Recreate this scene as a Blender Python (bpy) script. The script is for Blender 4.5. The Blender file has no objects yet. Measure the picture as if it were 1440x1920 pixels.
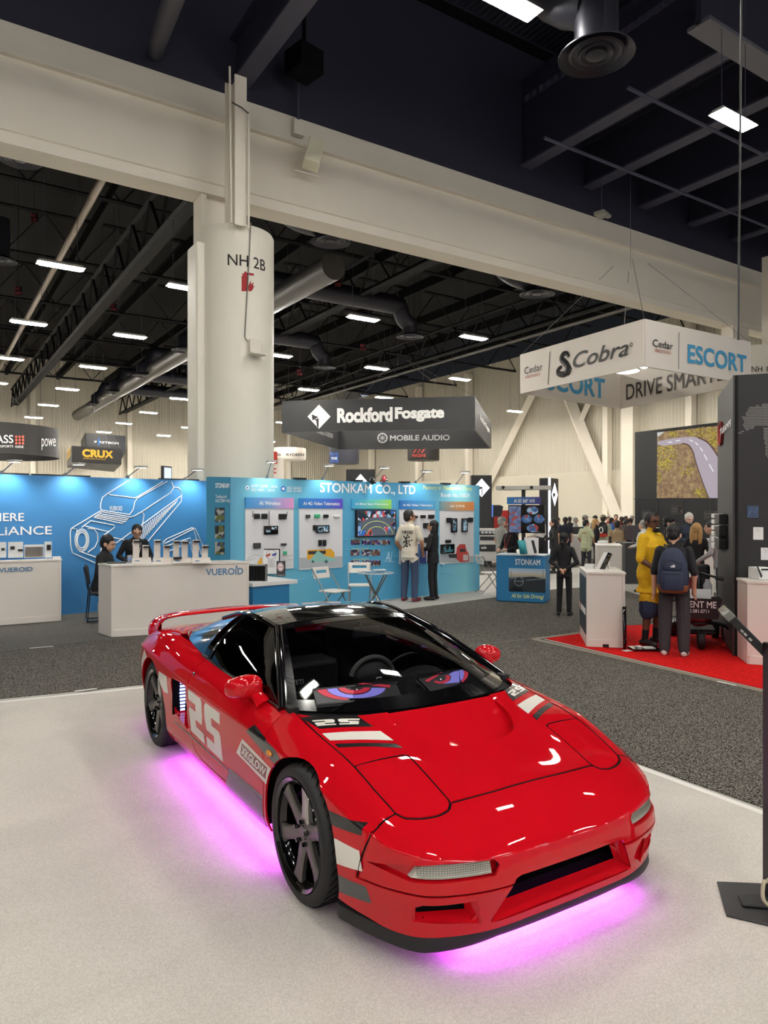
import bpy, bmesh, math, random
import numpy as np
from mathutils import Vector, Matrix
from mathutils.bvhtree import BVHTree
from mathutils import geometry as mgeo
random.seed(7)
scene = bpy.context.scene
COL = scene.collection
PI = math.pi
# ---------------------------------------------------------------- camera, world, exposure
F_PX, CAM_H, TH = 1334.8, 1.7576, math.radians(33.0)
cd = bpy.data.cameras.new('camera'); cam = bpy.data.objects.new('camera', cd); COL.objects.link(cam)
cam.location = (0, 0, CAM_H); cam.rotation_euler = (PI/2, 0, -TH)
cd.sensor_fit = 'VERTICAL'; cd.sensor_height = 24; cd.lens = 24*F_PX/1920; cd.clip_end = 300
scene.camera = cam
vs = scene.view_settings
vs.view_transform = 'Standard'; vs.look = 'None'; vs.exposure = 0.10; vs.gamma = 1
world = bpy.data.worlds.new('world'); scene.world = world; world.use_nodes = True
world.node_tree.nodes['Background'].inputs[0].default_value = (.80, .86, 1, 1)
world.node_tree.nodes['Background'].inputs[1].default_value = 0.36
try:
    scene.cycles.max_bounces = 8; scene.cycles.transparent_max_bounces = 12
    scene.cycles.use_denoising = True; scene.cycles.sample_clamp_indirect = 6
except Exception: pass

# ---------------------------------------------------------------- helpers
def R2W(r, d):                      # right, depth of the camera -> floor coordinates
    return (r*math.cos(TH) + d*math.sin(TH), -r*math.sin(TH) + d*math.cos(TH))
def G(px, py, z=0.0):               # floor plan point of a photo point that lies at height z
    d = (CAM_H - z)*F_PX/(py - 960.0)
    return R2W((px - 720)/F_PX*d, d)
def D(px, d):                       # floor plan point in direction of px at depth d
    return R2W((px - 720)/F_PX*d, d)
def lin(c):
    return tuple((v/12.92 if v <= .04045 else ((v+.055)/1.055)**2.4) for v in (x/255 for x in c))
MATS = {}
def mat(name, rgb, rough=.5, metal=0., coat=0., emit=0., ecol=None, spec=.5, noise=0., nscale=8., bump=0., bscale=200., trans=0., alpha=1.):
    if name in MATS: return MATS[name]
    m = bpy.data.materials.new(name); m.use_nodes = True; nt = m.node_tree; b = nt.nodes['Principled BSDF']
    c = lin(rgb); b.inputs['Base Color'].default_value = (*c, 1)
    b.inputs['Roughness'].default_value = rough; b.inputs['Metallic'].default_value = metal
    b.inputs['Coat Weight'].default_value = coat; b.inputs['Coat Roughness'].default_value = .02
    b.inputs['Specular IOR Level'].default_value = spec
    b.inputs['Transmission Weight'].default_value = trans
    if emit:
        b.inputs['Emission Color'].default_value = (*lin(ecol or rgb), 1); b.inputs['Emission Strength'].default_value = emit
    if noise or bump:
        tc = nt.nodes.new('ShaderNodeTexCoord')
    if noise:
        n = nt.nodes.new('ShaderNodeTexNoise'); n.inputs['Scale'].default_value = nscale; n.inputs['Detail'].default_value = 4
        nt.links.new(tc.outputs['Object'], n.inputs['Vector'])
        r = nt.nodes.new('ShaderNodeMapRange'); r.inputs[3].default_value = 1-noise; r.inputs[4].default_value = 1+noise
        nt.links.new(n.outputs[0], r.inputs[0])
        mx = nt.nodes.new('ShaderNodeVectorMath'); mx.operation = 'SCALE'; mx.inputs[0].default_value = c
        nt.links.new(r.outputs[0], mx.inputs['Scale']); nt.links.new(mx.outputs[0], b.inputs['Base Color'])
    if bump:
        n2 = nt.nodes.new('ShaderNodeTexNoise'); n2.inputs['Scale'].default_value = bscale; n2.inputs['Detail'].default_value = 3
        nt.links.new(tc.outputs['Object'], n2.inputs['Vector'])
        bp = nt.nodes.new('ShaderNodeBump'); bp.inputs['Strength'].default_value = bump; bp.inputs['Distance'].default_value = .004
        nt.links.new(n2.outputs[0], bp.inputs['Height']); nt.links.new(bp.outputs[0], b.inputs['Normal'])
    MATS[name] = m; return m
def tinted_glass(name, tint, ior=1.5):
    m = bpy.data.materials.new(name); m.use_nodes = True; nt = m.node_tree
    for n in list(nt.nodes):
        if n.type != 'OUTPUT_MATERIAL': nt.nodes.remove(n)
    o = nt.nodes['Material Output']; t = nt.nodes.new('ShaderNodeBsdfTransparent'); t.inputs[0].default_value = (*tint, 1)
    g = nt.nodes.new('ShaderNodeBsdfGlossy'); g.inputs['Roughness'].default_value = .015
    f = nt.nodes.new('ShaderNodeFresnel'); f.inputs[0].default_value = ior
    mx = nt.nodes.new('ShaderNodeMixShader')
    nt.links.new(f.outputs[0], mx.inputs[0]); nt.links.new(t.outputs[0], mx.inputs[1]); nt.links.new(g.outputs[0], mx.inputs[2])
    nt.links.new(mx.outputs[0], o.inputs[0]); return m
def link(o, parent=None, loc=None, rot=None):
    COL.objects.link(o)
    if parent: o.parent = parent
    if loc is not None: o.location = loc
    if rot is not None: o.rotation_euler = rot
    return o
def tag(o, label=None, cat=None, group=None, kind=None):
    for k, v in (('label', label), ('category', cat), ('group', group), ('kind', kind)):
        if v: o[k] = v
    return o
def empty(name, loc=(0,0,0), rz=0., label=None, cat=None, group=None):
    o = bpy.data.objects.new(name, None); link(o, None, loc, (0,0,rz)); return tag(o, label, cat, group)
class MB:
    """collects boxes, bars, tubes, lathes; build() links ONE mesh object"""
    def __init__(s): s.v, s.f, s.m, s.sm = [], [], [], []
    def add(s, vs, fs, mi=0, smooth=False):
        k = len(s.v); s.v += [tuple(v) for v in vs]
        for f in fs: s.f.append(tuple(i+k for i in f)); s.m.append(mi); s.sm.append(smooth)
        return s
    def box(s, c, d, rz=0., mi=0, M=None):
        hx, hy, hz = d[0]/2, d[1]/2, d[2]/2; vs = []
        for z in (-hz, hz):
            for x, y in ((-hx,-hy),(hx,-hy),(hx,hy),(-hx,hy)): vs.append(Vector((x,y,z)))
        Mx = M if M is not None else Matrix.Rotation(rz, 3, 'Z')
        vs = [Mx @ v + Vector(c) for v in vs]
        return s.add(vs, [(3,2,1,0),(4,5,6,7),(0,1,5,4),(1,2,6,5),(2,3,7,6),(3,0,4,7)], mi)
    def tube(s, pts, r, n=8, mi=0, cap=True, closed=False, flat=None):
        pts = [Vector(p) for p in pts]; N = len(pts); rr = r if isinstance(r, (list, tuple)) else [r]*N
        vs, fs = [], []; up0 = None
        for i, p in enumerate(pts):
            a = pts[i-1] if (i > 0 or closed) else p; b = pts[(i+1) % N] if (i < N-1 or closed) else p
            t = (b-a).normalized() if (b-a).length > 1e-9 else Vector((0,0,1))
            if up0 is None: up0 = Vector((0,0,1)) if abs(t.z) < .9 else Vector((1,0,0))
            u = (up0 - t*up0.dot(t))
            if u.length < 1e-6: u = t.orthogonal()
            u.normalize(); w = t.cross(u); up0 = u
            for k in range(n):
                a_ = 2*PI*k/n; fu, fw = flat if flat else (1, 1)
                vs.append(p + u*math.cos(a_)*rr[i]*fu + w*math.sin(a_)*rr[i]*fw)
        M_ = N if closed else N-1
        for i in range(M_):
            for k in range(n):
                a_, b_ = i*n+k, i*n+(k+1) % n; c_, d_ = ((i+1) % N)*n+(k+1) % n, ((i+1) % N)*n+k
                fs.append((a_, b_, c_, d_))
        s.add(vs, fs, mi, n > 4)
        if cap and not closed:
            s.add([vs[k] for k in range(n)], [tuple(range(n-1,-1,-1))], mi); s.add([vs[(N-1)*n+k] for k in range(n)], [tuple(range(n))], mi)
        return s
    def lathe(s, prof, n=32, axis='Z', c=(0,0,0), mi=0, smooth=True, a0=0., a1=2*PI):
        full = abs(a1-a0-2*PI) < 1e-6; K = n if full else n+1; vs, fs = [], []
        for k in range(K):
            a = a0+(a1-a0)*k/n; ca, sa = math.cos(a), math.sin(a)
            for r, h in prof:
                v = {'Z': (r*ca, r*sa, h), 'X': (h, r*ca, r*sa), 'Y': (r*sa, h, r*ca)}[axis]
                vs.append((v[0]+c[0], v[1]+c[1], v[2]+c[2]))
        m = len(prof)
        for k in range(K if full else K-1):
            k2 = (k+1) % K
            for j in range(m-1): fs.append((k*m+j, k2*m+j, k2*m+j+1, k*m+j+1))
        return s.add(vs, fs, mi, smooth)
    def prism(s, poly, z0, z1, mi=0, M=None):
        n = len(poly); vs = [Vector((p[0],p[1],z0)) for p in poly]+[Vector((p[0],p[1],z1)) for p in poly]
        if M is not None: vs = [M @ v for v in vs]
        return s.add(vs, [tuple(range(n-1,-1,-1)), tuple(range(n,2*n))]+[(i,(i+1)%n,n+(i+1)%n,n+i) for i in range(n)], mi)
    def ball(s, c, r, n=12, mi=0, M=None):
        rx, ry, rz = r if isinstance(r, (tuple, list)) else (r,r,r); vs, fs = [], []; m = max(6, n//2)
        for j in range(m+1):
            th = PI*j/m
            for k in range(n):
                a = 2*PI*k/n; v = Vector((rx*math.sin(th)*math.cos(a), ry*math.sin(th)*math.sin(a), rz*math.cos(th)))
                vs.append((M @ v if M is not None else v)+Vector(c))
        for j in range(m):
            for k in range(n): fs.append((j*n+k, (j+1)*n+k, (j+1)*n+(k+1) % n, j*n+(k+1) % n))
        return s.add(vs, fs, mi, True)
    def mesh(s, name, mats):
        me = bpy.data.meshes.new(name); me.from_pydata(s.v, [], s.f)
        for m in (mats if isinstance(mats, (list, tuple)) else [mats]): me.materials.append(m)
        me.polygons.foreach_set('material_index', s.m); me.polygons.foreach_set('use_smooth', s.sm)
        bm = bmesh.new(); bm.from_mesh(me); bmesh.ops.remove_doubles(bm, verts=bm.verts, dist=1e-5)
        bmesh.ops.recalc_face_normals(bm, faces=bm.faces); bm.to_mesh(me); bm.free()
        me.set_sharp_from_angle(angle=math.radians(40)); me.update(); return me
    def build(s, name, mats, parent=None, loc=None, rot=None, bevel=0., seg=2):
        o = bpy.data.objects.new(name, s.mesh(name, mats)); link(o, parent, loc, rot)
        if bevel:
            b = o.modifiers.new('bevel', 'BEVEL'); b.width = bevel; b.segments = seg; b.limit_method = 'ANGLE'; b.angle_limit = .7
        return o
def ev_mesh(o, name=None):
    dg = bpy.context.evaluated_depsgraph_get(); me = bpy.data.meshes.new_from_object(o.evaluated_get(dg)); 
    if name: me.name = name
    return me
FONT_B = None
def text_mesh(txt, size=1., bold=0., shear=0., space=1., align='LEFT', sx=1., font=None):
    """flat letters as a mesh in the XY plane, x to the right; size = cap height"""
    cu = bpy.data.curves.new('lettering', 'FONT'); cu.body = txt; cu.size = size/.73*1.0; cu.offset = 0; cu.shear = shear
    cu.space_character = space; cu.align_x = align; cu.fill_mode = 'FRONT'; cu.resolution_u = 4
    o = bpy.data.objects.new('lettering', cu); COL.objects.link(o); me = ev_mesh(o)
    bpy.data.objects.remove(o); bpy.data.curves.remove(cu)
    vs = [Vector((v.co.x*sx, v.co.y, 0)) for v in me.vertices]; fs = [tuple(p.vertices) for p in me.polygons]
    bpy.data.meshes.remove(me)
    if bold > .002:                                          # grow the outline of the filled letters
        d = bold*.85*size/.73; ed = {}
        for f in fs:
            for a, c in zip(f, f[1:]+f[:1]): ed[(a,c)] = 1
        nrm = {}
        for (a, c) in ed:
            if (c, a) in ed: continue
            t = vs[c]-vs[a]
            if t.length < 1e-9: continue
            t.normalize(); n_ = Vector((t.y,-t.x,0))
            for k in (a, c): nrm.setdefault(k, []).append(n_)
        area = sum((vs[f[1]]-vs[f[0]]).cross(vs[f[2]]-vs[f[0]]).z for f in fs); sg = 1 if area > 0 else -1
        for k, L in nrm.items():
            m_ = sum(L, Vector()); 
            if m_.length > 1e-6: m_ = m_/len(L); vs[k] = vs[k]+m_*(sg*d/max(.45, m_.length_squared))
    return vs, fs
def lettering(name, txt, mat_, parent, M, size, thick=.004, **kw):
    """letters laid on a face: M maps (x right, y up, z out) to the parent's space"""
    vs, fs = text_mesh(txt, size, **kw); b = MB(); b.add([M @ (v+Vector((0,0,thick))) for v in vs], fs)
    return b.build(name, mat_, parent)
def face_M(origin, right, up):
    r = Vector(right).normalized(); u = Vector(up).normalized(); n = r.cross(u)
    return Matrix(((r.x,u.x,n.x,origin[0]),(r.y,u.y,n.y,origin[1]),(r.z,u.z,n.z,origin[2]),(0,0,0,1)))
def boolean(o, cutters, op='DIFFERENCE'):
    for c in cutters:
        m = o.modifiers.new('cut', 'BOOLEAN'); m.operation = op; m.object = c; m.solver = 'EXACT'; m.use_self = False
    me = ev_mesh(o); o.modifiers.clear(); old = o.data; o.data = me; return o
def copy_tree(o, parent=None):
    c = o.copy(); COL.objects.link(c)
    if parent: c.parent = parent
    for ch in list(o.children): copy_tree(ch, c)
    return c
def spline(pts, n):
    """Catmull-Rom through the points, n samples"""
    P = np.array(pts, float); N = len(P); out = []
    for t in np.linspace(0, N-1, n):
        i = min(int(t), N-2); u = t-i
        p0, p1, p2, p3 = P[max(i-1,0)], P[i], P[i+1], P[min(i+2,N-1)]
        out.append(.5*((2*p1)+(-p0+p2)*u+(2*p0-5*p1+4*p2-p3)*u*u+(-p0+3*p1-3*p2+p3)*u**3))
    return [tuple(float(x) for x in q) for q in out]
WHITE = mat('white_paint', (226,222,214), .5); BLACK = mat('black_plastic', (18,18,20), .4); BLACKG = mat('black_gloss', (8,8,9), .08, coat=1.)
CHROME = mat('chrome', (200,200,200), .12, 1.); STEEL = mat('brushed_steel', (150,150,150), .35, .9); DGREY = mat('dark_grey', (52,52,55), .5)
# ================================================================ THE HALL
def PX(px, py, X):                    # photo point on the plane x = X -> (x, y, z)
    k = (px-720)/F_PX; d = X/(k*math.cos(TH)+math.sin(TH)); return (X, d*(-k*math.sin(TH)+math.cos(TH)), CAM_H+(960-py)/F_PX*d)
def PY(px, py, Y):                    # photo point on the plane y = Y
    k = (px-720)/F_PX; d = Y/(-k*math.sin(TH)+math.cos(TH)); return (d*(k*math.cos(TH)+math.sin(TH)), Y, CAM_H+(960-py)/F_PX*d)
def PD(px, py, d):
    x, y = D(px, d); return (x, y, CAM_H+(960-py)/F_PX*d)
def carpet_mat(name, ca, cb, scale, dirt=.0, rough=.95, contrast=(.38,.62)):
    m = bpy.data.materials.new(name); m.use_nodes = True; nt = m.node_tree; b = nt.nodes['Principled BSDF']; b.inputs['Roughness'].default_value = rough; b.inputs['Specular IOR Level'].default_value = .1
    tc = nt.nodes.new('ShaderNodeTexCoord'); n = nt.nodes.new('ShaderNodeTexNoise'); n.inputs['Scale'].default_value = scale; n.inputs['Detail'].default_value = 3
    nt.links.new(tc.outputs['Object'], n.inputs['Vector']); r = nt.nodes.new('ShaderNodeValToRGB')
    r.color_ramp.elements[0].position, r.color_ramp.elements[1].position = contrast
    r.color_ramp.elements[0].color = (*lin(ca),1); r.color_ramp.elements[1].color = (*lin(cb),1); nt.links.new(n.outputs[0], r.inputs[0]); out = r.outputs[0]
    if dirt:
        n2 = nt.nodes.new('ShaderNodeTexNoise'); n2.inputs['Scale'].default_value = .9; n2.inputs['Detail'].default_value = 6; n2.inputs['Distortion'].default_value = 1.2
        nt.links.new(tc.outputs['Object'], n2.inputs['Vector']); mr = nt.nodes.new('ShaderNodeMapRange'); mr.inputs[1].default_value = .3; mr.inputs[2].default_value = .65
        mr.inputs[3].default_value = 1-dirt; mr.inputs[4].default_value = 1; nt.links.new(n2.outputs[0], mr.inputs[0])
        vm = nt.nodes.new('ShaderNodeVectorMath'); vm.operation = 'SCALE'; nt.links.new(out, vm.inputs[0]); nt.links.new(mr.outputs[0], vm.inputs['Scale']); out = vm.outputs[0]
    nt.links.new(out, b.inputs['Base Color'])
    bp = nt.nodes.new('ShaderNodeBump'); bp.inputs['Strength'].default_value = .3; bp.inputs['Distance'].default_value = .004; nt.links.new(n.outputs[0], bp.inputs['Height']); nt.links.new(bp.outputs[0], b.inputs['Normal'])
    return m
def rib_mat(name, rgb, scale, axis, strength=.6):
    m = mat(name, rgb, .6); nt = m.node_tree; b = nt.nodes['Principled BSDF']; tc = nt.nodes.new('ShaderNodeTexCoord'); w = nt.nodes.new('ShaderNodeTexWave'); w.bands_direction = axis
    w.inputs['Scale'].default_value = scale; nt.links.new(tc.outputs['Object'], w.inputs['Vector']); bp = nt.nodes.new('ShaderNodeBump'); bp.inputs['Strength'].default_value = strength; bp.inputs['Distance'].default_value = .05
    nt.links.new(w.outputs[0], bp.inputs['Height']); nt.links.new(bp.outputs[0], b.inputs['Normal']); return m
CONC = mat('concrete', (178,174,165), .55, noise=.18, nscale=1.4, bump=.1, bscale=30)
CREAM = mat('cream_paint', (226,218,203), .6, noise=.03, nscale=2); NAVY = mat('navy_steel', (40,40,56), .55, noise=.1, nscale=1.5); NAVYL = mat('navy_steel_edge', (66,66,84), .5); BLKS = mat('black_steel', (7,7,10), .7, spec=.15)
DUCT = mat('duct_grey', (40,40,49), .42, .4, noise=.15, nscale=3); DUCTL = mat('duct_bare_steel', (84,82,80), .4, .5, noise=.2, nscale=4)
WALLC = rib_mat('corrugated_cream', (194,187,170), 1.3, 'X'); WALLY = rib_mat('corrugated_cream_side', (194,187,170), 1.3, 'Y'); BLOCK = mat('block_wall', (196,189,172), .7, noise=.03)
def struct(name, mb, m, parent=None, **k): o = mb.build(name, m, parent, **k); o['kind'] = 'structure'; return o
struct('floor', MB().add([(-40,-30,0),(60,-30,0),(60,80,0),(-40,80,0)], [(0,1,2,3)]), CONC)
def flat(name, pts, z, m, label, cat):
    b = MB(); P = [(p[0],p[1]) for p in pts]; b.prism(P, .0005, z); o = b.build(name, m); return tag(o, label, cat)
Q = [G(*p) for p in ((-700,1390),(0,1317),(275,1289),(676,1246.5),(1195,1443),(1440,1535),(1700,1632))]
Q += [R2W(2.6,.8), R2W(3,-3), R2W(-9,-3)]
flat('booth_carpet', Q, .010, carpet_mat('white_carpet', (196,190,181), (216,210,201), 150, .15, .95, (.35,.65)), 'white carpet of the display stand under the red car', 'carpet')
E_ = [G(*p) for p in ((-700,1390),(0,1317),(275,1289),(676,1246.5),(1195,1443),(1440,1535),(1700,1632))]
b = MB()
for a, c in zip(E_[:-1], E_[1:]):
    a, c = Vector((*a,0)), Vector((*c,0)); t = (c-a).normalized(); n = Vector((-t.y,t.x,0)); n = n if n.y-n.x*.2 < 0 or False else -n
    b.add([(*(a)[:2],.0115),(*(c)[:2],.0115),(*(c+n*.055)[:2],.0115),(*(a+n*.055)[:2],.0115)], [(0,1,2,3)])
tag(b.build('carpet_tape', mat('white_tape', (232,228,220), .5)), 'white tape along the edge of the white carpet', 'tape')
GC = carpet_mat('grey_speckled_carpet', (25,24,22), (134,129,121), 112, 0, .95, (.45,.58))
flat('aisle_carpet', [G(*p) for p in ((-700,1384),(0,1311),(275,1283.5),(674,1240),(1195,1432),(1440,1519),(1700,1610),(2300,1600),(2000,1420),(1500,1311),(1017,1199),(1082,1190),(1172,1175),(1172,1108),(1172,1098),(1050,1104),(760,1143),(0,1221),(-700,1292))], .006, GC, 'grey speckled aisle carpet running behind the red car', 'carpet')
flat('aisle_carpet', [G(*p) for p in ((1172.1,1175),(1500,1140),(1500,1104),(1206,1118),(1172.1,1108))], .006, GC, 'grey speckled carpet patch behind the two men on red', 'carpet')
flat('aisle_carpet', [G(*p) for p in ((880,1080),(1050,1066),(1200,1056),(1200,1046),(1040,1049),(880,1058))], .006, GC, 'distant strip of grey carpet right of the blue booth', 'carpet')
flat('stand_carpet', [G(*q) for q in ((-700,1291),(0,1220),(470,1171.5),(470,1118),(118,1153),(-300,1190))], .004, carpet_mat('grey_plain_carpet', (84,82,78), (112,109,104), 60, .1), 'plain grey carpet of the left booth before the blue wall', 'carpet')
flat('stand_carpet', [G(*p) for p in ((1015,1196),(1430,1292),(1640,1340),(2100,1250),(1700,1150),(1170,1174))], .008, carpet_mat('red_carpet', (186,18,20), (226,30,28), 60, .06), 'bright red carpet under the white pedestals', 'carpet')
b = MB()
for p, q in (((880,1211.5),(1082,1188)),((-100,1231),(400,1180))):
    a, c = Vector((*G(*p),.0065)), Vector((*G(*q),.0065)); n = (c-a).normalized().cross(Vector((0,0,1)))*.012; b.add([a-n,c-n,c+n,a+n], [(0,1,2,3)])
tag(b.build('carpet_seam', BLACK), 'dark seam across the grey aisle carpet', 'seam')
TANS = mat('edge_tape', (132,122,106), .6); b = MB()
for p, q in (((1000,1199),(1440,1299)),((1000,1199),(1172,1176))):
    a, c = Vector((*G(*p),.0085)), Vector((*G(*q),.0085)); n = (c-a).normalized().cross(Vector((0,0,1)))*.05; b.add([a-n,c-n,c+n,a+n], [(0,1,2,3)])
tag(b.build('edge_tape', TANS), 'tan tape along the edge of the red carpet', 'tape')
b = MB()
for p, q in (((1345,1279),(1380,1287)),((140,1298),(182,1293)),((55,1217),(100,1213))):
    a, c = Vector((*G(*p),.0105)), Vector((*G(*q),.0105)); n = (c-a).normalized().cross(Vector((0,0,1)))*.022; b.add([a-n,c-n,c+n,a+n], [(0,1,2,3)])
tag(b.build('tape_scrap', mat('white_tape', (232,228,220), .5)), 'scraps of white tape left along the carpet edges', 'tape', kind='stuff')
# walls
struct('wall_back', MB().box((0,68,7.6),(82,.3,15.3)), [WALLC]); struct('wall_right', MB().box((38,34,9),(.3,68,9)), [WALLY]); struct('trim_right', MB().box((37.9,34,2.25),(.5,68,4.5)), [BLOCK])
struct('wall_left', MB().box((-40,20,7),(.3,100,14)), [BLOCK])
b = MB()
for px0, py0, px1, py1, w in ((1000,735,905,930,.55),(1062,735,1162,985,.75),(1112,735,1088,790,.4)):
    a, c = PX(px0,py0,37.4), PX(px1,py1,37.4); b.tube([a,c], w*.62, 4)
    tag(MB().tube([a,c], w*.62, 4).build('wall_brace', CREAM), 'cream diagonal steel brace against the right wall, '+('steepest and leftmost' if px0 == 1000 else 'longest of the three' if px0 == 1062 else 'shortest of the three'), 'brace', 'diagonal wall braces')
tag(MB().box((37.5,PX(1182,800,37.5)[1],6.5),(.7,.9,13)).build('wall_post', CREAM), 'cream steel post on the right wall left of the screen', 'post')
for y in (25,31,45,52,60):
    tag(MB().box((37.5,y,6.5),(.5,.4,13)).build('wall_post', CREAM), 'plain cream stanchion rising along the right wall', 'post', 'wall stanchions')
for x in (-6,2,8,16,24,32):
    tag(MB().box((x,67.6,6.5),(.4,.4,13)).build('wall_post', CREAM), 'plain cream stanchion rising along the far back wall', 'post', 'back wall stanchions')
# roof, bulkhead and main girder
struct('ceiling_far', MB().box((0,42,15.2),(90,54,.3)), [BLKS]); struct('ceiling', MB().box((0,-8,15.6),(90,46.6,.3)), [rib_mat('deck_navy', (44,44,58), 1.6, 'X', .8)])
struct('wall_bulkhead', MB().box((10,15.12,13.2),(80,.16,4.9)), [NAVY])
pf = [(14.60,8.47),(15.2,8.47),(15.2,8.60),(15.0,8.62),(15.0,10.9),(14.98,10.92),(14.96,10.2),(14.62,10.17),(14.62,10.13),(14.75,10.13),(14.75,8.86),(14.70,8.84),(14.70,8.80),(14.64,8.78),(14.64,8.74),(14.68,8.72),(14.68,8.62),(14.60,8.60)]
tag(MB().prism(pf, -25, 50, M=Matrix(((0,0,1,0),(1,0,0,0),(0,1,0,0),(0,0,0,1)))).build('main_girder', CREAM), 'long cream girder crossing the whole hall above the round column', 'girder')
gx = [5.9]+[14.6+2.62*k for k in range(6)]
for i, x in enumerate(gx):
    dp, z0 = (2.4,11.7) if i == 1 else (1.3,11.75) if i else (1.0,11.2)
    y0 = 8.6 if i else -6
    b = MB().box((x,(y0+15)/2,z0+dp/2),(.10,15-y0,dp)).box((x,(y0+15)/2,z0),(.42,15-y0,.06),mi=1).box((x,(y0+15)/2,z0+dp),(.42,15-y0,.06))
    tag(b.build('roof_beam', [NAVY,NAVYL]), 'dark navy roof beam '+('meeting the post above the round column' if i == 0 else 'deepest, leftmost of the ribbed ceiling bay' if i == 1 else f'crossing the ribbed ceiling bay, number {i-1} right of the deepest beam'), 'beam', 'roof beams')
struct('ceiling_deck', MB().box((22,11.8,13.6),(15,6.4,.15)), [rib_mat('deck_rib', (70,70,90), 1.15, 'Y', 1.)])
tag(MB().box((20,8.5,12.3),(14,.12,1.6)).box((20,8.5,11.5),(14,.5,.08),mi=1).build('cross_beam', [NAVY,mat('beam_lit_edge',(96,96,104),.4)]), 'dark cross beam with pale underside at the upper right', 'beam')  # pale underside: light on the flange is put into its colour
for px0, py0, px1, py1, z, r in ((1165,205,1440,410,11.2,.035),(1000,165,1440,480,10.9,.03)):
    pass
for k, (y, z) in enumerate(((13.2,11.45),(10.6,11.45))):
    tag(MB().tube([(13.5,y,z),(32,y,z)], .045, 8).build('sprinkler_pipe', NAVYL), ['thin navy pipe under the ribbed ceiling nearest the cream girder','thin navy pipe under the ribbed ceiling nearest the cross beam'][k], 'pipe', 'ceiling pipes')
tag(MB().tube([PY(338,-40,10.5),(PY(290,96,14.9))], .17, 12).build('ceiling_pipe', NAVY), 'dark pipe running into the navy bulkhead at upper left', 'pipe')
# the round column and what hangs on it
ccx, ccy = D(443, 15.15); NCOL = mat('column_cream', (230,224,208), .55, noise=.02, nscale=3)
col = empty('round_column', (ccx,ccy,0), 0, 'thick round cream column stencilled in black, with steel post above', 'column')
MB().lathe([(0,0),(.79,0),(.79,7.56),(.77,7.60),(.70,7.60),(.70,7.3),(0,7.3)], 64).build('shaft', NCOL, col)
MB().box((-.83,.10,3.64),(.20,.62,7.28)).build('cover_panel', NCOL, col, bevel=.04)
MB().box((-.15,.62,8.0),(1.0,.45,1.2)).box((-.62,.50,8.0),(.12,.5,1.3)).build('stub_column', CREAM, col)
ux, uy = D(451, 14.28); ux -= ccx; uy -= ccy
MB().box((ux,uy,9.0),(.25,.035,3.0)).box((ux-.02,uy+.19,9.0),(.03,.36,3.0)).box((ux-.03,uy+.38,9.0),(.30,.03,3.0)).build('steel_post', CREAM, col)
MB().tube([(ux-.20,uy-.02,7.5),(ux-.235,uy-.02,10.6)], .022, 8).build('conduit', CREAM, col)
sxx, syy = D(466, 14.3); q = (sxx-ccx, syy-ccy)
MB().tube([(q[0],q[1],9.75),(q[0],q[1],7.45)], .026, 8).build('conduit', CREAM, col)
MB().tube([(ux-.2,uy-.03,9.9),(ux,uy-.05,9.85),(q[0],q[1]-.02,9.75)], .012, 6).build('cable', BLACK, col)
def on_col(px, py, off=.0):           # photo point on the shaft, in the column's own space
    k = (px-720)/F_PX; dx, dy = k*math.cos(TH)+math.sin(TH), -k*math.sin(TH)+math.cos(TH); R = .79+off
    A = dx*dx+dy*dy; B = -2*(dx*ccx+dy*ccy); C_ = ccx**2+ccy**2-R*R; t = (-B-math.sqrt(max(0,B*B-4*A*C_)))/(2*A)
    return (t*dx-ccx, t*dy-ccy, CAM_H+(960-py)/F_PX*t)
MB().tube([on_col(*p, .02) for p in ((470,418),(468,470),(463,560),(459,632),(464,640))], .012, 6).build('cable', mat('grey_cable',(120,118,112),.5), col)
def wrap_text(txt, px, py, h, mat_, name, w=None, **kw):
    vs, fs = text_mesh(txt, h, **kw); xs = [v.x for v in vs]; wd = max(xs)-min(xs); p0 = on_col(px, py); a0 = math.atan2(p0[1],p0[0]); b = MB(); out = []
    sc = (w/wd) if w else 1
    bm = bmesh.new(); vv = [bm.verts.new((v.x-min(xs),v.y,0)) for v in vs]
    for f in fs:
        try: bm.faces.new([vv[i] for i in f])
        except ValueError: pass
    t = .03
    while t < wd:
        bmesh.ops.bisect_plane(bm, geom=bm.verts[:]+bm.edges[:]+bm.faces[:], plane_co=(t,0,0), plane_no=(1,0,0)); t += .03
    bm.verts.index_update(); out = []
    for v in bm.verts: a = a0+v.co.x*sc/.79; out.append((.794*math.cos(a),.794*math.sin(a),p0[2]+v.co.y))
    b.add(out, [[v.index for v in f.verts] for f in bm.faces]); bm.free(); return b.build(name, mat_, col)
STN = mat('stencil_black', (30,28,26), .7)
wrap_text('NH 2B', 427, 497, .235, STN, 'stencil_lettering', w=.83, bold=.01)
def wrap_poly(polys, m, name):
    b = MB()
    for P in polys:
        n = len(P); pts = [on_col(x,y,.004) for x,y in P]; b.add(pts, [tuple(range(n))])
    return b.build(name, m, col)
wrap_poly([[(453,517),(464,516),(464,546),(453,546)],[(453,513),(465,511),(476,513),(476,517),(465,516),(456,517)],[(458,509),(462,509),(462,513),(458,513)],[(466,546),(465,538),(468,530),(471,526),(470,533),(476,529),(474,536),(477,535),(474,543),(471,546)]], mat('stencil_red', (160,36,40), .7), 'fire_extinguisher_stencil')
p = on_col(478, 652, .06); a = math.atan2(p[1],p[0])
MB().box((p[0],p[1],p[2]+.02),(.08,.25,.28),a).box((p[0]+.10*math.cos(a),p[1]+.10*math.sin(a),p[2]-.15),(.22,.36,.035),a).build('wall_bracket', CREAM, col, bevel=.01)
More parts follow.
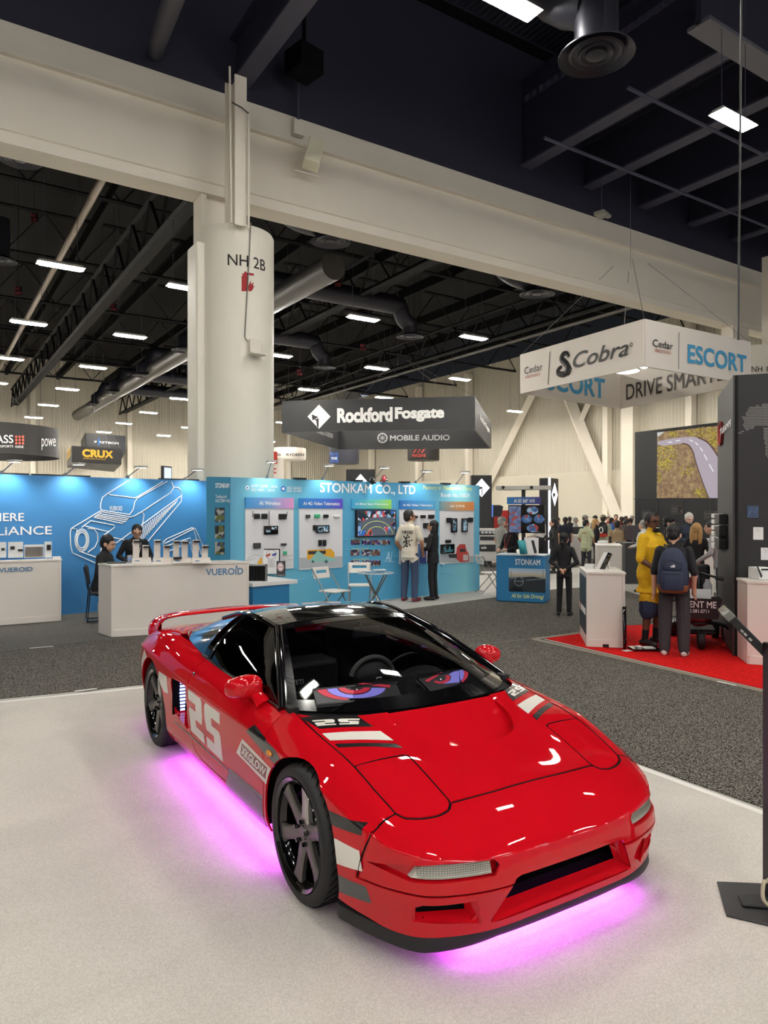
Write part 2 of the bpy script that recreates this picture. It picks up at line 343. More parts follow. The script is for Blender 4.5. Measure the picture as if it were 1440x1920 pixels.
# second column with its post far right
c2x, c2y = D(1412, 25.6); c2 = empty('round_column', (c2x,c2y,0), 0, 'distant round cream column at the right edge behind the hanging sign', 'column')
MB().lathe([(0,0),(.79,0),(.79,7.6),(0,7.6)], 48).build('shaft', NCOL, c2)
MB().box((-.1,-.85,9.1),(.30,.04,3.2)).box((-.28,-.66,9.1),(.03,.36,3.2)).box((-.1,.62,8.0),(1.,.45,1.2)).build('steel_post', CREAM, c2)
vs, fs = text_mesh('NH 1B', .22, bold=.01); kx, ky = D(1408, 24.7); lettering('stencil_lettering', 'NH 1B', STN, c2, face_M((kx-c2x,ky-c2y,PD(1408,697,24.7)[2]),(math.cos(TH),-math.sin(TH),0),(0,0,1)), .2, bold=.01)
# fittings on the girder
sp = empty('wall_speaker', PY(588,290,14.3), 0, 'cream box loudspeaker tilted down on the girder', 'speaker')
MB().box((0,0,0),(.36,.32,.66), M=Matrix.Rotation(.26,3,'Y') @ Matrix.Rotation(-.35,3,'Z') @ Matrix.Rotation(-.22,3,'X')).build('cabinet', mat('ivory_plastic',(236,230,204),.45), sp, bevel=.02)
MB().box((-.1,.18,-.38),(.62,.05,.035)).box((-.1,.18,.22),(.5,.05,.035)).build('bracket', CREAM, sp)
jb = empty('junction_box', PY(557,243,14.9), 0, 'small pale box under a conduit left of the loudspeaker', 'box')
MB().box((0,-.06,0),(.26,.14,.34)).build('box_body', CREAM, jb, bevel=.01); MB().tube([(0,-.06,.17),(0,-.06,1.3)], .035, 8).build('conduit', NAVYL, jb)
x, y, z = PY(570,118,14.3); tag(MB().box((x,y,z),(.62,.62,.52),.2).tube([(x,y,z+.2),(x,y,15.45)], .05, 8).build('duct_box', BLKS), 'black box hanging under the navy ceiling above the loudspeaker', 'box')
pj = empty('ceiling_projector', PY(1128,402,13.6), 0, 'small pale device hanging under the ceiling above the girder', 'projector')
MB().box((0,0,0),(.40,.30,.09),.3).box((.2,-.05,-.02),(.16,.12,.07)).build('device_body', mat('pale_plastic',(150,148,140),.5), pj); MB().tube([(0,0,.04),(0,0,1.0)], .012, 6).build('drop_rod', NAVYL, pj)
# lamps
LED = mat('lamp_led', (255,250,240), .4, emit=270., ecol=(255,250,240)); LEDN = mat('lamp_led_near', (255,250,240), .4, emit=125., ecol=(255,252,245)); REFL = mat('lamp_reflector', (230,228,222), .3)
def fixture(x, y, z, near, label, group, L=1.2, W=.36, proto=[None,None]):
    k = 0 if near else 1
    if proto[k] is None:
        e = empty('high_bay_lamp', (x,y,z))
        MB().add([(-L/2,-W/2,0),(L/2,-W/2,0),(L/2,W/2,0),(-L/2,W/2,0),(-L/2+.05,-W/2+.07,.09),(L/2-.05,-W/2+.07,.09),(L/2-.05,W/2-.07,.09),(-L/2+.05,W/2-.07,.09)], [(0,1,5,4),(1,2,6,5),(2,3,7,6),(3,0,4,7),(4,5,6,7)]).build('housing', REFL, e)
        b = MB()
        for q in range(4): b.box((0,-W/2+.09+q*(W-.18)/3,-.012),(L-.14,.05,.05))
        b.build('tube_lights', LEDN if near else LED, e)
        MB().tube([(-L*.35,0,.09),(-L*.35,0,5.6 if near else 6.55)], .008, 4).tube([(L*.35,0,.09),(L*.35,0,5.6 if near else 6.55)], .008, 4).build('suspension_wire', NAVYL, e); proto[k] = e
    else:
        e = copy_tree(proto[k]); e.location = (x,y,z)
    tag(e, label, 'lamp', group); return e
for x in (-17.1,-10.9,-4.7,1.5,7.7,13.9,20.1,26.3,32.5):
    for y in (8.3,3.4,-1.5,-6.4,-11.3,-17,-23,-29):  # rear rows and outer columns are unseen lamps added to light upright faces
        if (x > 15 and y > -3) or (x > 21 and y > -10) or (x < -5 and y > 6): continue
        vis = y > 8 and x > 7
        fixture(x, y, 9.75, True, ('bright ceiling lamp under the ribbed navy ceiling at right' if x > 10 else 'bright ceiling lamp cut off by the top edge') if vis else 'ceiling lamp in the row over the red car, out of view', 'near ceiling lamps')
cols_ = [-3.5,3.2,6.7,12.9,17.9,22.9,27.9,33.3]
for x in cols_:
    for k in range(7):
        y = 21.2+7*k
        if x > 30 and k > 4: continue
        fixture(x, y, 8.5, False, 'white strip lamp hanging from the black roof beyond the cream girder', 'far strip lamps')
# ducts with round diffusers
def diffuser(x, y, z, r, label, up=1.0, horiz=None):
    e = empty('air_diffuser', (x,y,z), 0, label, 'air vent', 'round ceiling diffusers')
    MB().lathe([(r,0),(r*1.0,.02),(r*.80,.10),(r*.72,.12),(r*.72,.05),(r*.66,.03),(r*.50,.09),(r*.46,.03),(r*.42,.02),(r*.30,.08),(r*.27,.02),(.0,-.02)], 40).build('cone_rings', DUCT, e)
    pts = [(0,0,.06),(0,0,up)]; b = MB()
    if horiz:
        pts = [(0,0,.06),(0,0,up*.45)]+[(horiz[0]*.55*math.sin(t),horiz[1]*.55*math.sin(t),up*.45+(up*.55)*(1-math.cos(t))) for t in np.linspace(.2,PI/2,6)]+[(horiz[0],horiz[1],up)]
    b.tube(pts, r*.58, 20).build('neck_duct', DUCT, e); return e
diffuser(*PD(1118,107,11.4), .60, 'large round diffuser under the navy ceiling, nearest the camera', 1.9, (-.9,1.5))
diffuser(*PD(620,455,21.2), .60, 'round diffuser just below the girder, right of the column', 1.1, (-2.2,1.2))
diffuser(*PD(38,303,21.0), .60, 'round diffuser at the upper left edge below the girder', 1.6)
diffuser(*PD(0,490,27), .60, 'half-seen round diffuser at the left edge lower down', 1.6)
diffuser(*PD(1007,553,24.3), .60, 'round diffuser below the girder above the white sign', 1.0, (-2.5,.6))
for k, y in enumerate((25.2,33,40.4,47,53)):
    for j, x in enumerate((10.3,17.7) if k else (17.7,)):
        diffuser(x, y, 9.3, .6, f'round diffuser on duct elbow under the black roof, {["nearest","second","third","fourth","farthest"][k]} branch, {"left" if j == 0 and k else "right"} end', 1.3, ((.9,0) if (j == 0 and k) else (-.9,0)))
    tag(MB().tube([(11.2 if k else 10.6,y,10.6),(16.8,y,10.6)], .40, 18).build('branch_duct', DUCT), f'dark horizontal duct under the black roof, {["nearest","second","third","fourth","farthest"][k]} of five', 'duct', 'branch ducts')
tag(MB().tube([(10.9,19.7,9.5),(10.8,34,9.6),(10.6,62,9.6)], .42, 20).build('main_duct', DUCTL), 'long bare steel duct running away behind the column', 'duct')
tag(MB().tube([(4.2,15.5,11),(4.2,66,11)], .12, 12).build('roof_pipe', mat('pipe_tan',(112,98,80),.4,.5,noise=.25,nscale=2)), 'tan pipe running away under the black roof at left', 'pipe')
for k, dx in enumerate((0,.35,.7)):
    cr_ = tag(MB().tube([(21.0+dx,16,9.0+.1*k),(21.0+dx,66,9.0+.1*k)], .05, 8).build('conduit_run', DUCTL), ['leftmost','middle','rightmost'][k]+' of three parallel conduits under the black roof', 'conduit', 'conduit runs')
    for y_ in (20,30,40,50,60): MB().tube([(21.0+dx,y_,9.0+.1*k),(21.0+dx,y_,15.05)], .012, 4).build('hanger_rod', BLKS, cr_)
# trusses along and across the far roof
def truss(name, a, c, dep, n, r, label, group):
    a, c = Vector(a), Vector(c); b = MB().tube([a,c], r, 4).tube([a+Vector((0,0,dep)),c+Vector((0,0,dep))], r, 4); pts = []
    for k in range(n+1):
        p = a.lerp(c, k/n); pts.append(p+Vector((0,0,dep if k % 2 else 0)))
    b.tube(pts, r*.6, 4); return tag(b.build(name, mat('truss_steel', (17,17,21), .6, spec=.2)), label, 'truss', group)
nth = ('nearest','second','third','fourth','fifth','sixth','farthest')
for k in range(7): truss('roof_truss', (-20,18+7*k,12.2), (37,18+7*k,12.2), 1.8, 40, .08, f'dark roof truss crossing the far hall, {nth[k]} from the girder', 'cross trusses')
for x, w in ((6.3,'right of the tan pipe'),(-1.5,'left of the tan pipe'),(24.5,'beyond the conduits'),(15,'middle of the far hall')):
    e = truss('roof_truss', (x,15.6,10.6), (x,67,10.6), 1.4, 44, .09, f'lengthwise dark truss under the black roof, {w}', 'lengthwise trusses')
    MB().box((x+.25,41,10.7),(.5,51,.12)).build('walkway', BLKS, e)
for k in range(12):
    x = -10+4*k; tag(MB().box((x,42,13.6),(.25,52,.5)).build('roof_purlin', BLKS), 'black roof purlin running lengthwise high in the far hall', 'beam', 'roof purlins')
# hall signs in the roof: small red place marks
for px, py, t in ((64,408,'N1\n105'),(213,576,'N1\n206'),(34,545,'N1\n204'),(633,529,'N1\n109'),(681,651,'N1\n210'),(562,698,'N1\n310')):
    d = 24 if py < 560 else 30; p = PD(px,py,d); e = empty('place_marker', p, -TH, f'small red marker {t.replace(chr(10)," ")} hanging in the black roof', 'sign', 'red roof markers')
    MB().box((0,.02,.0),(.24,.02,.30)).build('plate', BLKS, e); MB().tube([(0,.02,.15),(0,.02,15.05-p[2])], .006, 4).build('hanger', BLKS, e)
    lettering('marker_text', t, mat('marker_red',(170,50,60),.6), e, face_M((-.12,.0,.02),(1,0,0),(0,0,1)), .11)
# ================================================================ THE RED SPORTS CAR (local axes: x to the car's left, y rearwards from the front axle, z up)
cx, cy = R2W(.3283, 3.6537)
car = empty('sports_car', (cx, cy, 0), math.radians(-1.364), 'low red two-seat sports car with black roof and magenta glow underneath', 'car')
RED = mat('red_paint', (198,13,27), .5, coat=1., spec=0.); GLASS = tinted_glass('tinted_glass', (.66,.68,.69)); GLASSB = tinted_glass('dark_tinted_glass', (.06,.07,.075), 1.55)
DECW = mat('white_vinyl', (236,230,220), .3, coat=.8); DECB = mat('black_vinyl', (12,12,13), .25, coat=.8); DECG = mat('grey_vinyl', (72,70,70), .35, coat=.5)
LIP = mat('lip_rubber', (24,23,26), .5); DARK = mat('cavity_black', (4,4,5), .8, spec=.1)
def limit_mesh(vs, fs, level=3, crease=(), mats=RED, iters=10):
    """subdivision surface that passes through the given points"""
    tgt = np.array(vs, float); cage = tgt.copy(); me = None
    def ev(lv):
        m = bpy.data.meshes.new('cage'); m.from_pydata([tuple(v) for v in cage], [], fs)
        if crease:
            at = m.attributes.new('crease_edge', 'FLOAT', 'EDGE'); cs = {tuple(sorted(e)): w for *e, w in crease}
            for e in m.edges:
                w = cs.get(tuple(sorted(e.vertices)));
                if w: at.data[e.index].value = w
        o = bpy.data.objects.new('cage', m); COL.objects.link(o)
        s = o.modifiers.new('s', 'SUBSURF'); s.levels = lv; s.use_limit_surface = True; s.boundary_smooth = 'PRESERVE_CORNERS'
        r = ev_mesh(o); bpy.data.objects.remove(o); bpy.data.meshes.remove(m); return r
    for _ in range(iters):
        m = ev(1); q = np.empty(len(m.vertices)*3); m.vertices.foreach_get('co', q); q = q.reshape(-1,3)[:len(tgt)]
        cage += (tgt-q)*.9; bpy.data.meshes.remove(m)
    me = ev(level); me.polygons.foreach_set('use_smooth', [True]*len(me.polygons)); return me
# ---- body surface: top rows (centre -> shoulder), nose to tail
TOP = [
 [(0,-.848,.425),(.22,-.846,.425),(.42,-.824,.427),(.59,-.762,.435),(.675,-.700,.447),(.735,-.632,.462)],
 [(0,-.790,.478),(.22,-.784,.476),(.42,-.755,.472),(.61,-.700,.473),(.70,-.635,.480),(.768,-.555,.488)],
 [(0,-.605,.572),(.22,-.598,.567),(.395,-.576,.558),(.655,-.530,.546),(.748,-.475,.538),(.808,-.430,.522)],
 [(0,-.300,.662),(.22,-.285,.658),(.395,-.278,.662),(.680,-.240,.650),(.778,-.220,.630),(.842,-.200,.588)],
 [(0,-.060,.735),(.22,-.050,.727),(.420,-.030,.718),(.690, .000,.697),(.788, .000,.672),(.858, .000,.622)],
 [(0, .030,.770),(.24, .045,.766),(.450, .095,.759),(.650, .240,.748),(.800, .270,.703),(.868, .300,.645)],
 [(0, .500,.700),(.24, .500,.700),(.500, .500,.720),(.735, .500,.757),(.812, .500,.716),(.873, .520,.646)],
 [(0,1.000,.700),(.24,1.000,.700),(.500,1.000,.720),(.757,1.000,.788),(.828,1.000,.735),(.877,1.000,.648)],
 [(0,1.550,.700),(.24,1.550,.700),(.500,1.550,.740),(.752,1.550,.808),(.828,1.550,.755),(.882,1.550,.656)],
 [(0,2.000,.740),(.24,2.000,.740),(.480,2.000,.770),(.715,2.000,.832),(.825,2.000,.785),(.892,2.000,.680)],
 [(0,2.450,.800),(.24,2.450,.800),(.460,2.450,.805),(.680,2.450,.838),(.805,2.450,.803),(.898,2.450,.715)],
 [(0,2.850,.815),(.24,2.850,.813),(.450,2.850,.812),(.650,2.850,.825),(.775,2.850,.800),(.880,2.850,.715)],
 [(0,3.200,.790),(.24,3.195,.790),(.450,3.180,.790),(.620,3.150,.788),(.725,3.110,.775),(.805,3.060,.705)]]
FAS = [[(0,-.862,.372),(0,-.858,.305),(0,-.838,.225),(0,-.822,.140)], [(.22,-.858,.372),(.22,-.854,.305),(.22,-.835,.225),(.22,-.820,.140)],
 [(.42,-.836,.372),(.42,-.842,.305),(.42,-.822,.225),(.42,-.806,.140)], [(.598,-.776,.378),(.605,-.782,.305),(.602,-.762,.225),(.598,-.746,.140)],
 [(.690,-.702,.382),(.698,-.706,.305),(.692,-.690,.225),(.688,-.676,.140)], [(.752,-.612,.390),(.760,-.606,.305),(.748,-.594,.225),(.738,-.580,.140)]]
SIDE = [[(.786,-.535,.398),(.794,-.525,.308),(.780,-.515,.225),(.768,-.505,.150)], [(.826,-.405,.415),(.832,-.390,.320),(.820,-.380,.235),(.808,-.370,.160)],
 [(.856,-.200,.480),(.858,-.200,.360),(.846,-.200,.255),(.826,-.200,.170)], [(.866,0,.505),(.866,0,.365),(.854,0,.255),(.834,0,.180)],
 [(.874,.300,.520),(.868,.300,.362),(.862,.300,.262),(.840,.300,.195)], [(.877,.520,.520),(.867,.520,.360),(.862,.520,.255),(.836,.520,.185)],
 [(.879,1.0,.520),(.867,1.0,.358),(.862,1.0,.245),(.832,1.0,.175)], [(.882,1.55,.525),(.868,1.55,.358),(.862,1.55,.240),(.832,1.55,.168)],
 [(.890,2.0,.540),(.876,2.0,.365),(.866,2.0,.240),(.834,2.0,.165)], [(.900,2.45,.560),(.888,2.45,.385),(.870,2.45,.255),(.840,2.45,.172)],
 [(.882,2.85,.570),(.868,2.85,.410),(.842,2.85,.280),(.800,2.85,.190)], [(.812,3.10,.570),(.800,3.10,.420),(.775,3.08,.300),(.735,3.05,.210)]]
def body_surface():
    nr, nc = len(TOP), 6; half = []; idx = {}
    def vid(key, p):
        if key not in idx: idx[key] = len(half); half.append(p)
        return idx[key]
    for i in range(nr):
        for j in range(nc): vid(('t',i,j), TOP[i][j])
    seq = [('t',0,j) for j in range(6)]+[('t',i,5) for i in range(1,nr)]+[('t',nr-1,j) for j in (4,3,2,1,0)]
    lev = FAS+SIDE
    for j in (4,3,2,1,0):
        x = TOP[-1][j][0]; s = TOP[-1][j][1]+.06; lev.append([(x,s+.02,.60),(x*.98,s+.03,.45),(x*.96,s+.01,.32),(x*.92,s-.03,.22)])
    for a, k in enumerate(seq):
        for l in range(4): vid(('b',a,l), lev[a][l])
    F = []
    hole = lambda i, j: 5 <= i <= 9 and j <= 2
    for i in range(nr-1):
        for j in range(nc-1):
            if not hole(i,j): F.append((('t',i,j),('t',i+1,j),('t',i+1,j+1),('t',i,j+1)))
    for a in range(len(seq)-1):
        c = [[seq[a]]+[('b',a,l) for l in range(4)], [seq[a+1]]+[('b',a+1,l) for l in range(4)]]
        for l in range(4): F.append((c[0][l],c[0][l+1],c[1][l+1],c[1][l]))
    F = [tuple(idx[k] for k in f) for f in F]
    n = len(half); V = list(half); mir = {}
    for k, p in enumerate(half):
        if abs(p[0]) < 1e-9: mir[k] = k
        else: mir[k] = len(V); V.append((-p[0],p[1],p[2]))
    F2 = F+[tuple(mir[k] for k in reversed(f)) for f in F]
    CR = []
    def cre(a, b, w): CR.append((idx[a],idx[b],w)); CR.append((mir[idx[a]],mir[idx[b]],w))
    for i in range(5, nr-1): cre(('t',i,5),('t',i+1,5),.55 if i < 9 else .3)          # crease along the flank
    for a in range(0, 7): cre(('b',a,1),('b',a+1,1),.75)                             # bumper edge
    for i in range(5, 10): cre(('t',i,3),('t',i+1,3),.9)
    for i in range(2, 5): cre(('t',i,2),('t',i+1,2),.6)
    used = sorted({k for f in F2 for k in f}); re = {k: i for i, k in enumerate(used)}
    return [V[k] for k in used], [tuple(re[k] for k in f) for f in F2], [(re[a],re[b],w) for a,b,w in CR if a in re and b in re]
_v, _f, _c = body_surface()
skin = limit_mesh(_v, _f, 3, _c); skin.materials.append(RED)
_bm = bmesh.new(); _bm.from_mesh(skin); bmesh.ops.recalc_face_normals(_bm, faces=_bm.faces)
_ct = max(_bm.faces, key=lambda f: f.calc_center_median().z if abs(f.calc_center_median().x) < .3 and f.calc_center_median().y < .1 else -9)
if _ct.normal.z < 0: bmesh.ops.reverse_faces(_bm, faces=_bm.faces)
_bm.to_mesh(skin); _bm.normal_update(); SKB = BVHTree.FromBMesh(_bm)
SKN = [v.normal.copy() for v in _bm.verts]; SKF = [[v.index for v in f.verts] for f in _bm.faces]; SKV = [v.co.copy() for v in _bm.verts]
_bm.free()
def skin_normal(p, tol=4e-4):
    loc, nrm, fi, dist = SKB.find_nearest(p)
    if loc is None or dist > tol: return None
    ids = SKF[fi]
    w = mgeo.interpolate_bilinear if False else None
    ws = mathutils_weights([SKV[i] for i in ids], loc)
    n = Vector((0,0,0))
    for i, w_ in zip(ids, ws): n += SKN[i]*w_
    return n.normalized(), nrm
def mathutils_weights(poly, p):
    from mathutils.interpolate import poly_3d_calc
    return poly_3d_calc(poly, p)
def follow_skin(me, tol=4e-4):
    """shade the outer side of a cut panel like the uncut body"""
    cache = {}; ns = []
    for p in me.polygons:
        for li in p.loop_indices:
            vi = me.loops[li].vertex_index
            if vi not in cache: cache[vi] = skin_normal(me.vertices[vi].co, tol)
            c = cache[vi]
            ns.append(c[0] if c and c[0].dot(p.normal) > .75 else p.normal.copy())
    me.polygons.foreach_set('use_smooth', [True]*len(me.polygons)); me.normals_split_custom_set(ns); me.update()
def cutter(mb, M=None):
    o = bpy.data.objects.new('cutter', mb.mesh('cutter', RED)); COL.objects.link(o); return o
shell = bpy.data.objects.new('body_shell', skin); COL.objects.link(shell)
_m = shell.modifiers.new('s', 'SOLIDIFY'); _m.thickness = .009; _m.offset = -1; _m.use_even_offset = False
shell.data = ev_mesh(shell); shell.modifiers.clear()
AX = Matrix(((0,0,1,0),(1,0,0,0),(0,1,0,0),(0,0,0,1)))     # prism (s,z) extruded along x
AS = Matrix(((1,0,0,0),(0,0,1,0),(0,1,0,0),(0,0,0,1)))     # prism (x,z) extruded along s
def circ(c, r, n=48): return [(c[0]+r*math.cos(2*PI*k/n), c[1]+r*math.sin(2*PI*k/n)) for k in range(n)]
def mirx(poly): return [(-p[0],)+tuple(p[1:]) for p in reversed(poly)]
FAX, RAX = (-.02,.300,.345), (2.49,.310,.360)
cuts = []
for sx in (-1,1):
    for c in (FAX, RAX):
        a, b = (.52, 1.0) if sx > 0 else (-1.0,-.52)
        cuts.append(cutter(MB().prism(circ(c[:2], c[2])+[], a, b, M=AX)))
    sm = [(.475,.282),(.665,.276),(.685,.262),(.680,.205),(.50,.190),(.462,.225)]
    cuts.append(cutter(MB().prism(sm if sx > 0 else mirx(sm), -1.0, -.60, M=AS)))
    ts = [(.375,.398),(.395,.420),(.60,.424),(.735,.410),(.79,.388),(.70,.358),(.40,.362)]
    cuts.append(cutter(MB().prism(ts if sx > 0 else mirx(ts), -1.0, -.50, M=AS)))
    si = [(1.63,.645),(1.93,.632),(1.945,.60),(1.90,.44),(1.80,.385),(1.61,.372),(1.60,.50)]
    cuts.append(cutter(MB().prism(si, *((.70,1.0) if sx > 0 else (-1.0,-.70)), M=AX)))
cuts.append(cutter(MB().prism([(-.305,.335),(-.28,.342),(.28,.342),(.305,.335),(.405,.178),(.38,.170),(-.38,.170),(-.405,.178)], -1.1, -.55, M=AS)))
def vent_pt(u, t, g=0.):
    w_ = float(np.interp(t,[0,.3,.5,.7,.85,1],[.325,.335,.325,.297,.268,.234]))+g; sr = .027+.30*(u*w_)**2; sf = -.300-g+.062*abs(u)**2.5; return (u*w_, sr*(1-t)+sf*t)
VENT = [(-.325,.25)]+[vent_pt(-1,t) for t in np.linspace(.05,1,9)]+[vent_pt(u,1) for u in np.linspace(-.85,.85,12)]+[vent_pt(1,t) for t in np.linspace(1,.05,9)]+[(.325,.25)]
cuts.append(cutter(MB().prism(VENT, .55, .9)))
boolean(shell, cuts)
for c in cuts: bpy.data.objects.remove(c)
# ---- lift the opening panels out of the shell
def panel(name, mk, gap=.0040):
    """mk(g): prism grown by g; the panel is the shell inside it, the shell loses a slightly larger piece"""
    global shell
    a = cutter(mk(-gap)); b = cutter(mk(gap))
    p = bpy.data.objects.new(name, shell.data.copy()); COL.objects.link(p); boolean(p, [a], 'INTERSECT'); boolean(shell, [b])
    bpy.data.objects.remove(a); bpy.data.objects.remove(b); p.parent = car; return p
def grow(poly, g):
    P = [Vector((p[0],p[1])) for p in poly]; n = len(P); A = sum(P[i].x*P[(i+1)%n].y-P[(i+1)%n].x*P[i].y for i in range(n)); s = 1 if A > 0 else -1; out = []
    for i in range(n):
        e1 = (P[i]-P[i-1]).normalized(); e2 = (P[(i+1)%n]-P[i]).normalized(); n1 = Vector((e1.y,-e1.x))*s; n2 = Vector((e2.y,-e2.x))*s
        b = (n1+n2); b = b/max(.3, b.dot(n1)) if b.length > 1e-6 else n1; out.append((P[i].x+b.x*g, P[i].y+b.y*g))
    return out
LID = [(.416,-.556),(.421,-.578),(.446,-.601),(.50,-.607),(.57,-.592),(.630,-.563),(.656,-.528),(.674,-.39),(.682,-.242),(.672,-.232),(.57,-.240),(.46,-.256),(.436,-.263),(.424,-.282),(.421,-.42)]
HOODH = [(0,-.604),(.21,-.600),(.41,-.579),(.645,-.50),(.657,-.530),(.674,-.39),(.682,-.242),(.697,0),(.705,.20),(.700,.33),(.60,.45),(0,.45)]
parts = []
_bh = [(0,-.602),(.21,-.598),(.405,-.577),(.425,-.585),(.448,-.604),(.50,-.610),(.57,-.595),(.632,-.566),(.658,-.528),(.70,-.531),(.745,-.533),(.775,-.528),(.795,-.508),(.809,-.480),(.95,-.44)]
BMPF = _bh+[(.95,-1.2),(-.95,-1.2)]+[(-a,b_) for a,b_ in _bh[:0:-1]]
parts.append(panel('front_bumper', lambda g: MB().prism(grow(BMPF, g), .312-g, .95)))
for sx in (-1,1):
    parts.append(panel('headlight_lid', lambda g: MB().prism(grow(LID if sx > 0 else mirx(LID), g), .40, .9)))
HOOD = HOODH+mirx(HOODH)[1:-1]
HOOD = HOODH[:-1]+mirx(HOODH[1:-1])
parts.append(panel('hood', lambda g: MB().prism(grow(HOOD, g), .53, .95)))
DOOR = [(.45,.90),(.385,.77),(.345,.66),(.338,.50),(.342,.36),(.348,.262),(1.36,.243),(1.46,.262),(1.52,.30),(1.555,.39),(1.572,.55),(1.585,.69),(1.60,.90)]
for sx in (-1,1):
    parts.append(panel('door', lambda g: MB().prism(grow(DOOR, g), *((.60,1.0) if sx > 0 else (-1.0,-.60)), M=AX)))
shell.parent = car
for p in parts+[shell]: follow_skin(p.data)
# ---- decals lying on the skin
def on_skin(o_, d_, off):
    loc, nrm, fi, dist = SKB.ray_cast(o_, d_)
    if loc is None: return None
    ws = mathutils_weights([SKV[i] for i in SKF[fi]], loc); n = Vector((0,0,0))
    for i, w_ in zip(SKF[fi], ws): n += SKN[i]*w_
    n.normalize()
    if n.dot(nrm) < 0: n = -n
    return loc+n*off, n
_FV = [np.array([tuple(SKV[i]) for i in f]) for f in SKF]
_FLO = np.array([f.min(0) for f in _FV]); _FHI = np.array([f.max(0) for f in _FV])
_FN = np.array([tuple(sum((SKN[i] for i in f), Vector((0,0,0))).normalized()) for f in SKF])
VIEWS = {'top': (0,1,(0,0,1)), 'right': (1,2,(-1,0,0)), 'left': (1,2,(1,0,0)), 'front': (0,2,(0,-1,0))}
def decal(name, polys, view, m, off=.0012, tri=None, label=None, zmin=.0):
    """polys in the view's plane: 'top' (x,s), 'right'/'left' (s,z), 'front' (x,z); cut out of the skin itself"""
    ax, ay, vd = VIEWS[view]; vd = np.array(vd, float); tris = []
    for P in polys:
        P = [Vector((p[0],p[1],0)) for p in P]
        for t in mgeo.tessellate_polygon([P]): tris.append([tuple(P[i][:2]) for i in t])
    if tri:
        for f in tri[1]:
            q = [tuple(tri[0][i][:2]) for i in f]
            for k in range(1, len(q)-1): tris.append([q[0],q[k],q[k+1]])
    face_ok = (_FN @ vd) > .12; V, F, NL = [], [], []; clipc = view in ('right','left')
    for T in tris:
        A = (T[1][0]-T[0][0])*(T[2][1]-T[0][1])-(T[2][0]-T[0][0])*(T[1][1]-T[0][1])
        if abs(A) < 1e-8: continue
        if A < 0: T = T[::-1]
        xs = [p[0] for p in T]; ys = [p[1] for p in T]
        sel = np.nonzero(face_ok & (_FHI[:,ax] > min(xs)) & (_FLO[:,ax] < max(xs)) & (_FHI[:,ay] > min(ys)) & (_FLO[:,ay] < max(ys)))[0]
        bm = bmesh.new(); cache = {}
        for fi in sel:
            for i in SKF[fi]:
                if i not in cache: cache[i] = bm.verts.new(SKV[i])
            bm.faces.new([cache[i] for i in SKF[fi]])
        for k in range(3):
            a, b = T[k], T[(k+1) % 3]; co = [0,0,0]; no = [0,0,0]; co[ax], co[ay] = a; no[ax], no[ay] = (b[1]-a[1]), -(b[0]-a[0])
            bmesh.ops.bisect_plane(bm, geom=bm.verts[:]+bm.edges[:]+bm.faces[:], dist=1e-6, plane_co=co, plane_no=no, clear_outer=True)
        if clipc and any(math.hypot(p[0]-c[0], p[1]-c[1]) < c[2]+.12 for p in T for c in (FAX,RAX)):
            for axis, lo, hi in ((ax,min(xs),max(xs)),(ay,min(ys),max(ys))):
                t = math.ceil(lo/.012)*.012
                while t < hi:
                    co = [0,0,0]; no = [0,0,0]; co[axis] = t; no[axis] = 1
                    bmesh.ops.bisect_plane(bm, geom=bm.verts[:]+bm.edges[:]+bm.faces[:], dist=1e-6, plane_co=co, plane_no=no); t += .012
            ins = set()
            for v in bm.verts:
                for c in (FAX,RAX):
                    dy, dz = v.co.y-c[0], v.co.z-c[1]; r = math.hypot(dy,dz)
                    if r < c[2]: ins.add(v); k = (c[2]+.0008)/max(r,.05); v.co.y = c[0]+dy*k; v.co.z = c[1]+dz*k
            bmesh.ops.delete(bm, geom=[f for f in bm.faces if all(v in ins for v in f.verts)], context='FACES')
        bm.verts.index_update(); base = len(V)
        for v in bm.verts:
            loc, nrm, fi, dist = SKB.find_nearest(v.co); ws = mathutils_weights([SKV[i] for i in SKF[fi]], loc); n = Vector((0,0,0))
            for i, w_ in zip(SKF[fi], ws): n += SKN[i]*w_
            n.normalize(); n = n if n.dot(nrm) > 0 else -n
            V.append(tuple(loc+n*off)); NL.append(n)
        F += [[v.index+base for v in f.verts] for f in bm.faces]; bm.free()
    used = sorted({i for f in F for i in f}); re = {k: i for i, k in enumerate(used)}
    me = bpy.data.meshes.new(name); me.from_pydata([V[i] for i in used], [], [[re[i] for i in f] for f in F])
    me.materials.append(m); me.polygons.foreach_set('use_smooth', [True]*len(me.polygons)); me.update()
    me.normals_split_custom_set_from_vertices([NL[i] for i in used])
    o = bpy.data.objects.new(name, me); link(o, car)
    if label: o['label'] = label
    return o
_CI = (Matrix.Translation((cx,cy,0)) @ Matrix.Rotation(math.radians(-1.364),4,'Z')).inverted()
def px_skin(px, py):                                      # where a photo point falls on the bodywork, plan view
    k = (px-720)/F_PX; d = _CI.to_3x3() @ Vector((k*math.cos(TH)+math.sin(TH), -k*math.sin(TH)+math.cos(TH), (960-py)/F_PX)); o_ = _CI @ Vector((0,0,CAM_H)); l, n_, _, _ = SKB.ray_cast(o_, d.normalized())
    if l is None or l.z < .55: l = o_+d*((.757-o_.z)/d.z)
    return (l.x, l.y)
